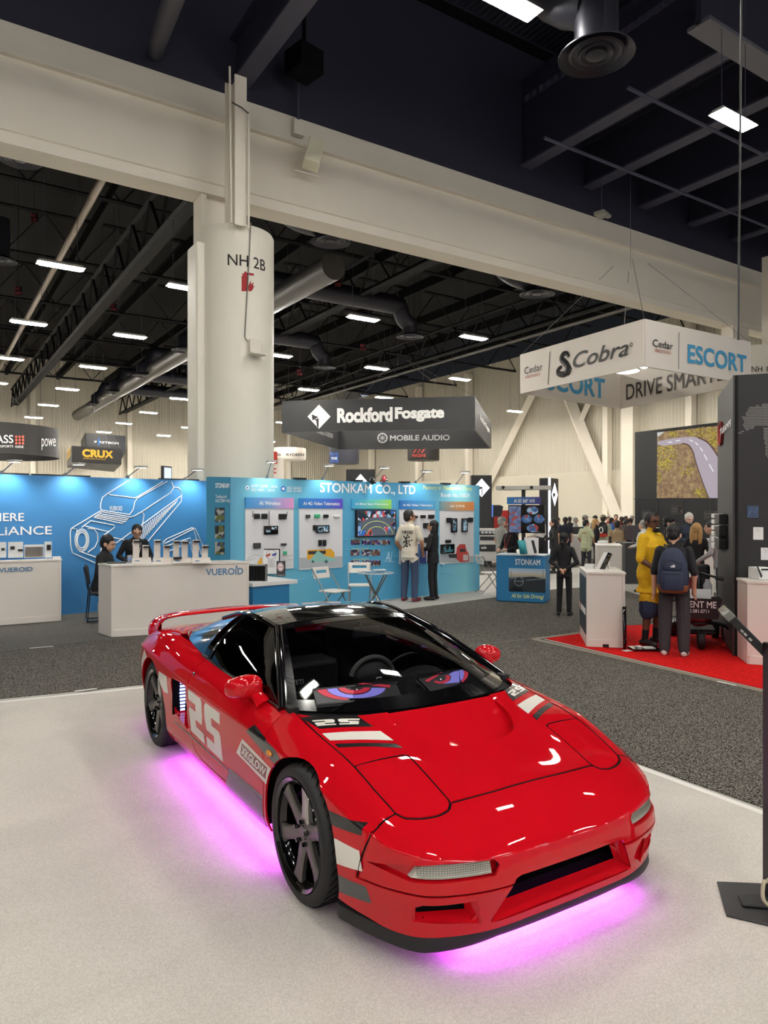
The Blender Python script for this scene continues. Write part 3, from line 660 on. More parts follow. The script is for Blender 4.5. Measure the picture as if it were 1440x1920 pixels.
def quad_text(txt, quad, **kw):
    """letters squeezed into a quad (lower-left, lower-right, upper-right, upper-left)"""
    vs, fs = text_mesh(txt, 1., **kw); xs = [v.x for v in vs]; ys = [v.y for v in vs]; x0, x1, y0, y1 = min(xs), max(xs), min(ys), max(ys); Q = [Vector(q) for q in quad]
    out = []
    for v in vs:
        u, w = (v.x-x0)/(x1-x0), (v.y-y0)/(y1-y0); out.append((Q[0]*(1-u)+Q[1]*u)*(1-w)+(Q[3]*(1-u)+Q[2]*u)*w)
    return out, fs
# block digits 2 and 5 as polygons in a unit box
def block25(quad):
    two = [[(0,1),(.9,1),(1,.92),(1,.77),(0,.77)], [(.54,.77),(1,.77),(1,.60),(.54,.60)], [(.08,.60),(1,.60),(.92,.40),(0,.40),(0,.52)], [(0,.40),(.46,.40),(.46,.23),(0,.23)], [(0,.23),(1,.23),(1,0),(0,0)]]
    five = [[(1-x,y) for x,y in reversed(p)] for p in two]
    Q = [Vector(q) for q in quad]; out = []
    for k, ps in ((0,two),(1,five)):
        for p in ps:
            r = []
            for x, y in p:
                u = (x*.46 if k == 0 else .54+x*.46); r.append(tuple((Q[0]*(1-u)+Q[1]*u)*(1-y)+(Q[3]*(1-u)+Q[2]*u)*y))
            out.append(r)
    return out
for sx, view in ((-1,'right'),(1,'left')):
    f = (lambda P: P) if sx < 0 else (lambda P: P)
    q = [(1.545,.372),(.945,.352),(.965,.622),(1.565,.632)] if sx < 0 else [(.945,.352),(1.545,.372),(1.565,.632),(.965,.622)]
    decal('race_number', block25(q), view, DECW, off=.0013, label='white number 25 on the door')
    decal('sponsor_panel', [[(.608,.575),(.36,.548),(.205,.527),(.243,.429),(.36,.445),(.705,.475)]], view, DECW, label='white sponsor panel by the front wheel arch')
    t = [(.625,.492),(.312,.472),(.288,.518),(.602,.545)] if sx < 0 else [(.312,.472),(.625,.492),(.602,.545),(.288,.518)]
    bx = [(.640,.484),(.302,.462),(.278,.524),(.610,.553)]
    if sx > 0: bx = [(.302,.462),(.640,.484),(.610,.553),(.278,.524)]
    decal('sponsor_name_band', [bx], view, mat('red_vinyl', (120,20,28), .3, coat=.6), off=.0022)
    decal('sponsor_name', [], view, DECW, off=.0032, tri=quad_text('XKGLOW', t, bold=.045), label='white lettering of the sponsor')
    decal('chevron_decal', [[(.500,.671),(.318,.648),(.205,.632),(.138,.600),(.188,.563),(.327,.583),(.560,.626)]], view, DECG)
    decal('chevron_tip', [[(.500,.673),(.318,.650),(.322,.634),(.535,.640)]], view, DECB, off=.0018)
    decal('sill_decal', [[(.835,.353),(.36,.361),(.36,.200),(.92,.19),(.898,.255)]], view, DECG)
    decal('sill_line', [[(1.92,.340),(.36,.337),(.36,.328),(1.92,.330)]], view, DECB, off=.002)
    decal('rear_block', [[(2.24,.621),(2.036,.621),(2.017,.507),(2.114,.496),(2.25,.56)]], view, DECW)
    decal('tail_block', [[(2.71,.70),(2.60,.66),(2.62,.53),(2.80,.50),(2.80,.60)]], view, DECW)
    decal('fender_stripe', [[(-.20,.512),(-.492,.520),(-.492,.476),(-.23,.459)]], view, DECB)
    decal('fender_block', [[(-.25,.408),(-.36,.422),(-.489,.417),(-.51,.344),(-.323,.318),(-.25,.33)]], view, DECW)
    decal('fender_corner', [[(-.30,.273),(-.40,.280),(-.524,.288),(-.535,.222),(-.40,.205),(-.30,.19)]], view, DECG)
    fl = lambda P: [(-sx*a, b_) for a, b_ in P]
    decal('hood_box', [fl([px_skin(*p) for p in ((562,1346),(663.9,1340.5),(700.5,1362.7),(599,1366.8))])], 'top', DECB)
    nq = [px_skin(*p) for p in ((595.4,1362),(672.2,1358.5),(674.5,1348),(584.8,1351.5))]; nq = nq if sx < 0 else [(-nq[k][0],nq[k][1]) for k in (1,0,3,2)]
    decal('hood_number', block25(nq), 'top', DECW, off=.002, label='white number 25 on the hood')
    decal('hood_stripe', [fl([px_skin(*p) for p in ((603.7,1375.7),(660,1371.8),(713.5,1371),(738.3,1388.7),(680,1387),(619,1388.7))])], 'top', DECW)
    decal('hood_line', [fl([px_skin(*p) for p in ((627.3,1395.1),(685,1393),(741.8,1394.6),(756,1402.9),(695,1400),(634.4,1401.7))])], 'top', DECB)
# ---- dark joints between the panels
SEAM = mat('panel_joint_black', (6,4,5), .6, spec=.1)
def seam(pts, view, n=40, r=.0034):
    o = []
    for a, b_ in spline([(q[0],q[1],0) for q in pts], n) and [(q[0],q[1]) for q in spline([(q[0],q[1],0) for q in pts], n)]:
        o_, d_ = {'top': (Vector((a,b_,2)), Vector((0,0,-1))), 'right': (Vector((-2,a,b_)), Vector((1,0,0))), 'left': (Vector((2,a,b_)), Vector((-1,0,0)))}[view]; q = on_skin(o_, d_, -.0012)
        if q: o.append(q[0])
    MB().tube(o, r, 6).build('panel_joint', SEAM, car)
seam([(-.41,-.580),(-.21,-.601),(0,-.605),(.21,-.601),(.41,-.580)], 'top', 40, .004)
for sx in (-1,1):
    seam([(sx*a, b_) for a, b_ in ((.417,-.558),(.423,-.582),(.447,-.604),(.50,-.610),(.57,-.595),(.631,-.566),(.657,-.530))], 'top', 40, .0042); seam([(sx*a, b_) for a, b_ in ((.657,-.530),(.674,-.39),(.684,-.242),(.698,0),(.70,.16),(.697,.27))], 'top')
    seam([(sx*a, b_) for a, b_ in ((.682,-.236),(.57,-.238),(.46,-.252),(.432,-.264),(.422,-.284),(.419,-.42),(.417,-.56))], 'top', 40, .0026)
    seam([(sx*a, b_) for a, b_ in ((.657,-.530),(.695,-.531),(.737,-.530))], 'top', 10); seam([(-.529,.522),(-.534,.493),(-.516,.446),(-.499,.391),(-.487,.332),(-.483,.314)], 'right' if sx < 0 else 'left', 24)
# ---- hood vent tray, bumper openings, lamps
def tray():
    b = MB(); n = 12; zt = lambda x, s: .0
    pf = [(-.322+.644*k/n) for k in range(n+1)]
    rows = []
    for t in np.linspace(0,1,9):
        row = []
        for k in range(n+1):
            u = -1+2*k/n; x, s = vent_pt(u, t, .004); r = on_skin(Vector((x,s-.003,2)), Vector((0,0,-1)), 0); z0 = r[0].z if r else .768
            row.append((x, s, z0-.003-.080*t**1.15))
        rows.append(row)
    vs = [p for r in rows for p in r]; fs = [(i*(n+1)+k, i*(n+1)+k+1, (i+1)*(n+1)+k+1, (i+1)*(n+1)+k) for i in range(8) for k in range(n)]
    b.add(vs, fs, 0, True)
    for side in (0, n):                                  # walls left and right, then the front wall
        L = [r[side] for r in rows]; U = [(p[0],p[1],p[2]+.080*(i/8)**1.15-.002) for i, p in enumerate(L)]
        b.add(L+U, [(i,i+1,i+1+9,i+9) for i in range(8)], 0, True)
    L = rows[-1]; U = [(p[0],p[1]-.002,p[2]+.078) for p in L]; b.add(L+U, [(i,i+1,i+1+n+1,i+n+1) for i in range(n)], 0, True)
    return b
tray().build('hood_vent', RED, car)
mesh_dark = MB(); mesh_dark.box((0,-.60,.265),(.86,.02,.20)); mesh_dark.build('radiator_mesh', mat('radiator_black', (10,10,12), .5, noise=.3, nscale=60), car)
b = MB()                                                 # red shelf and flanks inside the main intake
V_ = [(-.402,-.820,.174),(.402,-.820,.174),(.345,-.772,.214),(-.345,-.772,.214)]; b.add(V_, [(0,1,2,3)], 0)
for sx in (-1,1): b.add([(sx*.404,-.815,.172),(sx*.302,-.846,.340),(sx*.285,-.772,.338),(sx*.345,-.772,.21)], [(0,1,2,3)], 0)
b.add([(-.31,-.85,.343),(.31,-.85,.343),(.285,-.772,.338),(-.285,-.772,.338)], [(0,1,2,3)], 0)
b.build('intake_duct', RED, car)
for sx in (-1,1):
    b = MB(); q = lambda P: [(sx*p[0],p[1],p[2]) for p in P]
    b.add(q([(.462,-.82,.190),(.690,-.70,.203),(.665,-.685,.228),(.475,-.765,.225)]), [(0,1,2,3)], 0)
    b.add(q([(.455,-.825,.185),(.478,-.83,.29),(.505,-.765,.285),(.485,-.765,.20)]), [(0,1,2,3)], 0)
    b.add(q([(.690,-.70,.20),(.692,-.70,.285),(.665,-.685,.285),(.665,-.685,.215)]), [(0,1,2,3)], 0)
    b.build('brake_duct', RED, car)
    MB().add(q([(.46,-.762,.18),(.68,-.675,.18),(.68,-.675,.31),(.46,-.762,.31)]), [(0,1,2,3)]).build('duct_dark_sheet', DARK, car)  # black sheet painted as the shade inside the duct
    # lamp recess and lens follow the curve of the bumper
    def arc(z, dep, x0=.36, x1=.80, n=14):
        o = []
        for k in range(n+1):
            x = x0+(x1-x0)*k/n; r = on_skin(Vector((sx*x,-3,z)), Vector((0,1,0)), 0); o.append((sx*x, (r[0].y if r else -.55)+dep, z))
        return o
    n = 14; A = arc(.352,.004); B_ = arc(.362,.045); Cc = arc(.428,.045); Dd = arc(.432,.004)
    MB().add(A+B_+Cc+Dd, [(r*(n+1)+k, r*(n+1)+k+1, (r+1)*(n+1)+k+1, (r+1)*(n+1)+k) for r in range(3) for k in range(n)], 0, True).build('lamp_recess', RED, car)
    A = arc(.368,.018,.405,.690); B_ = arc(.414,.018,.405,.655); A2 = arc(.368,.042,.405,.690); B2 = arc(.414,.042,.405,.655)
    LENS = mat('lamp_lens', (205,203,190), .12, coat=1., noise=.25, nscale=150)
    ln = MB().add(A+B_+B2+A2, [(r*(n+1)+k, r*(n+1)+k+1, ((r+1) % 4)*(n+1)+k+1, ((r+1) % 4)*(n+1)+k) for r in range(4) for k in range(n)]+[(0,n+1,2*(n+1),3*(n+1)),(n,2*n+1,3*n+2,4*n+3)], 0).build('turn_signal', LENS, car)
    gb = MB()
    for z in np.linspace(.372,.410,6): gb.tube(arc(float(z),.0168,.408,.672), .0012, 4)
    for k in range(28):
        x = .410+.262*k/27; r = on_skin(Vector((sx*x,-3,.39)), Vector((0,1,0)), 0); y = r[0].y+.0168; gb.tube([(sx*x,y,.370),(sx*x,y,.412)], .0012, 4)
    gb.build('lens_grid', mat('lens_line', (120,118,105), .3), ln)
    # side intake: dark pocket and a glowing slat strip
    pk = MB(); sxx = lambda P: [(sx*p[0],p[1],p[2]) for p in P]
    pk.add(sxx([(.866,1.600,.372),(.866,1.600,.645),(.770,1.87,.645),(.770,1.87,.372)]), [(0,1,2,3)], 0)
    pk.add(sxx([(.890,1.60,.646),(.892,1.96,.636),(.76,1.96,.636),(.80,1.60,.646)]), [(0,1,2,3)], 0); pk.add(sxx([(.88,1.60,.372),(.88,1.95,.42),(.76,1.95,.42),(.80,1.60,.372)]), [(0,1,2,3)], 0); pk.build('side_intake', RED, car)
    MB().add(sxx([(.893,1.90,.39),(.893,1.90,.64),(.755,1.875,.64),(.755,1.875,.39)]), [(0,1,2,3)]).build('intake_dark_sheet', DARK, car)  # plain black sheet standing for the shade deep in the opening
    sl = MB()
    for k in range(9): sl.box((sx*.832,1.868,.425+.0225*k), (.040-.002*abs(k-5),.010,.0125))
    sl.build('intake_light', mat('intake_led', (190,200,255), .4, emit=2.2, ecol=(165,178,255)), car, None)
    MB().ball((sx*.876,.257,.600), (.012,.030,.016), 12).build('side_marker', mat('amber_lens', (214,128,24), .15, coat=1.), car)
    MB().ball((sx*.856,1.532,.735), (.006,.013,.011), 10).build('door_lock', BLACKG, car)
# ---- front lip, under tray, wheel liners
lp = [(0,-.822),(.22,-.820),(.40,-.808),(.525,-.782),(.63,-.735),(.690,-.680),(.740,-.585),(.782,-.470),(.814,-.365),(.818,-.33)]
lp = lp[::-1]+[(-x,y) for x,y in lp[1:]]; lp = spline([(p[0],p[1],0) for p in lp], 70)
sec = [(.022,.143),(.012,.139),(.009,.115),(.017,.096),(.036,.090),(.080,.090),(.080,.143)]
b = MB(); vs = []
for i, p in enumerate(lp):
    a, c = Vector(lp[max(i-1,0)]), Vector(lp[min(i+1,len(lp)-1)]); t = (c-a).normalized(); nrm = Vector((-t.y,t.x,0))
    if nrm.dot(Vector((0,.4,0))-Vector(p)) < 0: nrm = -nrm
    cz_ = .016*min(1,max(0,(abs(p[0])-.35)/.3))
    for d, z in sec: q = Vector(p)+nrm*(d-cz_*.5); vs.append((q.x,q.y,z-(cz_ if z < .12 else 0)))
K = len(sec); b.add(vs, [(i*K+j, (i+1)*K+j, (i+1)*K+(j+1) % K, i*K+(j+1) % K) for i in range(len(lp)-1) for j in range(K)]+[tuple(range(K)), tuple(range((len(lp)-1)*K, len(lp)*K))], 0, True)
b.build('front_lip', LIP, car)
MB().box((0,1.25,.20),(1.16,3.7,.05)).box((0,1.24,.20),(1.63,1.62,.04)).box((0,-.56,.19),(1.30,.30,.05)).box((0,3.0,.22),(1.30,.24,.05)).build('underbody', DARK, car)
for sx in (-1,1):
    for c, x0 in ((FAX,.80),(RAX,.82)):
        MB().lathe([(c[2]+.010,.50*sx),(c[2]+.010,(x0-.03)*sx)], 32, 'X', (0,c[0],c[1]), a0=-.45, a1=PI+.45).add([(sx*.5,c[0]+.36*math.cos(a),c[1]+.36*math.sin(a)) for a in np.linspace(-.45,PI+.45,24)], [tuple(range(24))]).build('wheel_liner', DARK, car)
# ---- wheels
RUB = mat('tyre_rubber', (24,24,25), .62, bump=.15, bscale=60); RIM = mat('rim_black', (10,10,11), .12, .5, coat=1.); SPK = mat('spoke_bronze_grey', (112,108,104), .34, .6)
def wheel(rad, wid, rim_r, s, ax_z, sx):
    w = bpy.data.objects.new('wheel', None); link(w, car, (0,s,ax_z)); X = lambda x: x*sx
    xo = .852 if s < 1 else .862; xi = xo-wid
    t = MB().lathe([(rim_r-.004,X(xi+.02)),(rad-.045,X(xi)),(rad-.012,X(xi+.012)),(rad,X(xi+.04)),(rad,X(xo-.035)),(rad-.010,X(xo-.010)),(rad-.030,X(xo+.002)),(rim_r+.010,X(xo+.001)),(rim_r-.004,X(xo-.012))], 64, 'X')
    ty = t.build('tyre', RUB, w)
    g = MB()
    for k in range(40):
        a0 = 2*PI*k/40
        for lane, (ua, ub, sw) in enumerate(((.10,.34,.10),(.38,.62,-.10),(.66,.93,.13))):
            pts = [(X(xi+.02+(wid-.03)*(ua+(ub-ua)*t_)), (rad+.0005)*math.cos(a0+sw*t_*t_+.05*lane), (rad+.0005)*math.sin(a0+sw*t_*t_+.05*lane)) for t_ in np.linspace(0,1,6)]
            g.tube(pts, [.0012,.0028,.003,.003,.0028,.0012], 4)
    for u in (.36,.64): g.tube([(X(xi+.02+(wid-.03)*u), (rad)*math.cos(a), (rad)*math.sin(a)) for a in np.linspace(0,2*PI,64,endpoint=False)], .003, 4, closed=True)
    g.build('tread_groove', DARK, ty)
    MB().lathe([(rim_r-.06,X(xi+.03)),(rim_r-.028,X(xi+.05)),(rim_r-.030,X(xo-.05)),(rim_r-.016,X(xo-.034)),(rim_r-.014,X(xo-.008)),(rim_r+.002,X(xo+.002)),(rim_r+.006,X(xo-.004)),(rim_r+.004,X(xo-.03))], 64, 'X').build('rim', RIM, w)
    for k in range(6):
        a = PI/2+.18+k*PI/3; b = MB(); ca, sa = math.cos(a), math.sin(a); rows = []
        for r, hw, dx, th in ((.045,.044,-.040,.03),(.075,.036,-.034,.028),(.13,.030,-.030,.026),(rim_r-.06,.033,-.026,.026),(rim_r-.022,.044,-.022,.026)):
            for (o_, x_) in ((-hw,dx-.006),(-hw*.72,dx),(hw*.72,dx),(hw,dx-.006),(hw*.9,dx-th),(-hw*.9,dx-th)):
                rows.append((X(xo+x_), r*ca-o_*sa, r*sa+o_*ca))
        b.add(rows, [(i*6+j,(i+1)*6+j,(i+1)*6+(j+1) % 6,i*6+(j+1) % 6) for i in range(4) for j in range(6)]+[(5,4,3,2,1,0),tuple(range(24,30))], 0)
        b.build('spoke', mat('spoke_silver', (190,186,180), .3, .5) if k == 0 else SPK, w)
    MB().lathe([(0,X(xo-.030)),(.030,X(xo-.030)),(.034,X(xo-.038)),(.062,X(xo-.038)),(.068,X(xo-.044)),(.070,X(xo-.09)),(0,X(xo-.09))], 32, 'X').build('hub', SPK, w)
    for k in range(5):
        a = 2*PI*k/5+.3; MB().lathe([(0,X(xo-.012)),(.009,X(xo-.014)),(.0105,X(xo-.022)),(.0105,X(xo-.045))], 8, 'X', (0,.050*math.cos(a),.050*math.sin(a))).build('lug_nut', BLACKG, w)
    MB().lathe([(.06,X(xo-.13)),(.15,X(xo-.13)),(.15,X(xo-.155)),(.06,X(xo-.155))], 40, 'X').build('brake_disc', mat('disc_steel', (70,70,72), .35, .9), w)
    MB().box((X(xo-.14),.125,.03),(.07,.06,.16)).build('brake_caliper', BLACK, w, bevel=.01)
for sx in (-1,1): wheel(.305,.215,.243,0,.305,sx); wheel(.320,.265,.247,2.53,.320,sx)
# ---- canopy
EL = [(.728,.415,.750),(.640,.640,.868),(.556,.860,.974),(.470,1.085,1.058),(.485,1.36,1.090),(.490,1.64,1.078),(.505,1.95,1.010),(.545,2.25,.920),(.585,2.50,.838),(.61,2.72,.80)]
CT = [(0,.045,.768),(0,.370,.900),(0,.700,1.012),(0,1.040,1.094),(0,1.34,1.128),(0,1.64,1.118),(0,1.95,1.066),(0,2.25,.985),(0,2.50,.895),(0,2.74,.80)]
def canopy_rows(i0, i1, inset=0.):
    vs = []; n = 4; ncol = 2*n+1
    for i in range(i0, i1+1):
        e, c = EL[i], CT[i]
        for k in range(-n, n+1):
            v = k/n; w = abs(v)
            p = 2.0 if i > 1 else 2.6
            vs.append((v*e[0], c[1]+(e[1]-c[1])*w**p, c[2]+(e[2]-c[2])*w**2.2-inset))
    fs = [(r*ncol+k, r*ncol+k+1, (r+1)*ncol+k+1, (r+1)*ncol+k) for r in range(i1-i0) for k in range(2*n)]
    return vs, fs
def canopy(name, i0, i1, m, inset=0., thick=0.):
    vs, fs = canopy_rows(i0, i1, inset); me = limit_mesh(vs, fs, 3); me.materials.clear(); me.materials.append(m)
    o = bpy.data.objects.new(name, me); link(o, car)
    if thick:
        s = o.modifiers.new('s','SOLIDIFY'); s.thickness = thick; s.offset = -1
    return o
canopy('windshield', 0, 3, GLASS)
canopy('roof', 3, 5, BLACKG, 0, .02)
canopy('rear_glass', 5, 9, GLASSB)
# black band around the windshield glass
vs, fs = canopy_rows(0, 3)
def band():
    b = MB(); me = limit_mesh(vs, fs, 3); n4 = [v.co.copy() for v in me.vertices]; bvh = BVHTree.FromPolygons(n4, [tuple(p.vertices) for p in me.polygons])
    def P(u, v):                                         # u across -1..1, v up 0..1
        t = v*3; i = min(int(t), 2); f = t-i
        e = Vector(EL[i])*(1-f)+Vector(EL[i+1])*f; c = Vector(CT[i])*(1-f)+Vector(CT[i+1])*f; w = abs(u); p = 2.6*(1-v)+2*v
        q = Vector((u*e.x, c.y+(e.y-c.y)*w**p, c.z+(e.z-c.z)*w**2.2)); l, n_, _, _ = bvh.find_nearest(q); n_ = n_ if n_.z > 0 else -n_
        return l+n_*.0015
    def strip(path, o):
        N = len(path); b.add([P(*a) for a in path]+[P(*a) for a in o], [(i,i+1,N+i+1,N+i) for i in range(N-1)], 0, True)
    U = np.linspace(-1,1,41); V = np.linspace(0,1,25)
    strip([(u,0.0) for u in U], [(u*.97,.10) for u in U]); strip([(u,1.) for u in U], [(u,.94) for u in U])
    for s in (-1,1): strip([(s*1.,v) for v in V], [(s*(.93-.01*v),v) for v in V])
    return b
band().build('windshield_surround', mat('frit_black', (5,5,6), .1, coat=1.), car)
for sx in (-1,1):
    m = lambda P: [(sx*p[0],p[1],p[2]) for p in P]
    pil = spline([EL[0],EL[1],EL[2],EL[3]], 20); rail = spline(EL[3:8], 24)
    MB().tube(m([(p[0]+.006,p[1],p[2]) for p in pil]), .024, 10, flat=(.8,1.1)).build('windshield_pillar', BLACKG, car)
    MB().tube(m([(p[0]+.012,p[1],p[2]-.004) for p in spline(EL[3:7],20)]), .016, 8).build('roof_rail', BLACKG, car)
    MB().tube(m([(p[0]+.012,p[1]-.004,p[2]+.016) for p in spline([EL[0],EL[1],EL[2],EL[3]],16)]), .005, 6).build('drip_trim', CHROME if False else BLACKG, car)
    # side glass and sail panel: belt line below, pillar / rail above
    belt = [(.742,.43,.758),(.749,.70,.774),(.757,1.0,.790),(.758,1.25,.799),(.755,1.45,.807),(.748,1.68,.816)]
    top_ = [(.728,.43,.770),(.615,.72,.905),(.500,1.05,1.040),(.488,1.27,1.078),(.492,1.45,1.088),(.496,1.64,1.078)]
    B2, T2 = spline(belt, 25), spline(top_, 25); N = 5; v_ = []
    for i in range(25):
        for k in range(N+1):
            t = k/N; p = Vector(B2[i])*(1-t)+Vector(T2[i])*t; p.x += .035*4*t*(1-t)*min(1, (i+1)/6); v_.append(p)
    MB().add(m(v_), [(r*(N+1)+k, r*(N+1)+k+1, (r+1)*(N+1)+k+1, (r+1)*(N+1)+k) for r in range(24) for k in range(N)], 0, True).build('side_window', GLASSB, car)
    hi = spline([(.496,1.64,1.078),(.508,1.95,1.008),(.548,2.22,.928),(.58,2.46,.852)], 16); lo = spline([(.748,1.68,.816),(.735,1.90,.832),(.70,2.16,.843),(.63,2.44,.846)], 16); v_ = []
    for i in range(16):
        for k in range(N+1):
            t = k/N; p = Vector(lo[i])*(1-t)+Vector(hi[i])*t; p.x += .03*4*t*(1-t)*(1-i/15); p.z += .012*4*t*(1-t); v_.append(p)
    MB().add(m(v_), [(r*(N+1)+k, r*(N+1)+k+1, (r+1)*(N+1)+k+1, (r+1)*(N+1)+k) for r in range(15) for k in range(N)], 0, True).build('roof_buttress', BLACKG, car)
    dv = [Vector(B2[21])*(1-t)+Vector(T2[21])*t+Vector((.035*4*t*(1-t)+.004,0,0)) for t in np.linspace(0,1,8)]
    MB().tube(m(dv), .010, 8).build('window_divider', BLACKG, car)
    MB().tube(m([(p[0]+.004,p[1],p[2]) for p in spline(belt, 20)]), .008, 6).build('belt_moulding', mat('dark_chrome', (90,90,92), .12, .9), car)
    # mirror
    mr = MB(); ring = []
    cen = [(.742,.700,.818,.030,.034),(.752,.697,.818,.056,.050),(.772,.694,.820,.070,.060),(.81,.694,.824,.078,.063),(.85,.696,.825,.078,.060),(.89,.702,.822,.070,.053),(.92,.708,.818,.054,.042),(.935,.712,.816,.028,.022),(.938,.713,.815,.006,.006)]
    prof = spline(cen, 22); n = 24; vv = []
    for p in prof:
        for k in range(n):
            a = 2*PI*k/n; ca, sa = math.cos(a), math.sin(a); q = .8
            vv.append((sx*p[0], p[1]+p[3]*math.copysign(abs(ca)**q,ca)*(1.0 if ca < 0 else .30), p[2]+p[4]*math.copysign(abs(sa)**q,sa)))
    mr.add(vv, [(i*n+k,(i+1)*n+k,(i+1)*n+(k+1) % n,i*n+(k+1) % n) for i in range(21) for k in range(n)]+[tuple(range(n)), tuple(range(21*n,22*n))], 0, True)
    mo = mr.build('door_mirror', RED, car)
    MB().tube(m([(.765,.575,.742),(.775,.610,.765),(.785,.65,.79),(.80,.685,.815)]), [.050,.040,.034,.034], 12, flat=(.7,1.1)).build('mirror_foot', RED, mo)
    MB().box((sx*.842,.716,.822),(.15,.006,.085)).build('mirror_glass', CHROME, mo, bevel=.002)
# ---- rear wing
wp = [(-.745,2.86,.775),(-.735,2.95,.820),(-.685,3.04,.864),(-.59,3.10,.888),(-.38,3.13,.897),(0,3.15,.902)]; wp = wp+[(-p[0],p[1],p[2]) for p in wp[-2::-1]]; wp = spline(wp, 60)
b = MB(); vs = []; n = 14
for i, p in enumerate(wp):
    t = (Vector(wp[min(i+1,59)])-Vector(wp[max(i-1,0)])).normalized(); u = Vector((0,1,0)); u = (u-t*u.dot(t)).normalized(); w = t.cross(u); w = w if w.z > 0 or abs(w.z) < .2 else -w
    for k in range(n): a = 2*PI*k/n; q = Vector(p)+u*math.cos(a)*.105+w*math.sin(a)*.016; vs.append(q)
b.add(vs, [(i*n+k,(i+1)*n+k,(i+1)*n+(k+1) % n,i*n+(k+1) % n) for i in range(59) for k in range(n)], 0, True).build('rear_wing', RED, car)
# ---- cabin
CAB = mat('cabin_black', (20,20,22), .75, noise=.2, nscale=30)
MB().box((0,1.2,.33),(1.40,1.9,.04)).box((0,1.98,.60),(1.36,.05,.5)).box((-.70,1.2,.55),(.05,1.7,.44)).box((.70,1.2,.55),(.05,1.7,.44)).build('cabin_tub', CAB, car)
b = MB(); ds = spline([(0,.09,.745),(0,.25,.790),(0,.45,.800),(0,.62,.770),(0,.66,.66),(0,.64,.45)], 24); vs = []
for p in ds:
    for k in range(13): u = -1+k/6; vs.append((u*.70, p[1]+.22*abs(u)**2.6*(1 if p[1] < .4 else .4), p[2]-.035*abs(u)**4))
b.add(vs, [(i*13+k,i*13+k+1,(i+1)*13+k+1,(i+1)*13+k) for i in range(23) for k in range(12)], 0, True).build('dashboard', CAB, car)
MB().ball((.30,.66,.735), (.16,.12,.078), 18).build('instrument_hood', mat('cabin_grey', (40,40,42), .7), car)
tl = Matrix.Translation((.35,.95,.685)) @ Matrix.Rotation(math.radians(-65), 4, 'X')
sw = MB(); sw.tube([tl @ Vector((.175*math.cos(a),.175*math.sin(a),0)) for a in np.linspace(0,2*PI,40,endpoint=False)], .014, 8, closed=True)
for a in (PI*.0,PI*1.0,PI*1.5): sw.tube([tl @ Vector((0,0,0)), tl @ Vector((.17*math.cos(a),.17*math.sin(a),0))], .012, 6)
sw.ball(tl @ Vector((0,0,0)), .045, 12); sw.build('steering_wheel', mat('wheel_leather', (14,14,15), .35), car)
for sx in (-1,1):
    st = bpy.data.objects.new('seat', None); link(st, car, (sx*.36,1.20,0))
    MB().box((0,0,.42),(.46,.50,.13)).build('seat_cushion', CAB, st, bevel=.04, seg=3)
    MB().box((0,.33,.70),(.46,.13,.56), M=Matrix.Rotation(math.radians(-22),3,'X')).build('backrest', CAB, st, bevel=.04, seg=3)
    MB().box((0,.46,.985),(.26,.09,.13), M=Matrix.Rotation(math.radians(-15),3,'X')).build('headrest', CAB, st, bevel=.03, seg=3)
MB().box((.06,.93,1.005),(.20,.02,.062)).tube([(.03,.925,1.02),(.0,.93,1.078)], .008, 6).build('rear_view_mirror', mat('mirror_back', (60,62,64), .3), car, bevel=.008)
# underglow strips
GLOW = mat('underglow_led', (255,60,255), .4, emit=6., ecol=(225,40,255))
for (c, d) in (((-.74,1.22,.150),(.012,1.75,.012)),((.74,1.22,.150),(.012,1.75,.012)),((0,-.70,.100),(.95,.012,.012)),((0,2.98,.17),(1.2,.012,.012))):
    o = MB().box(c, d).build('underglow_strip', GLOW, car)
    L = bpy.data.lights.new('underglow', 'AREA'); L.shape = 'RECTANGLE'; L.size = d[0] if d[0] > .1 else .05; L.size_y = d[1] if d[1] > .1 else .05
    L.color = (.74,.065,1.); L.energy = 13.*(max(d)/1.75); lo = bpy.data.objects.new('underglow_lamp', L); link(lo, car, (c[0],c[1],c[2]-.012))
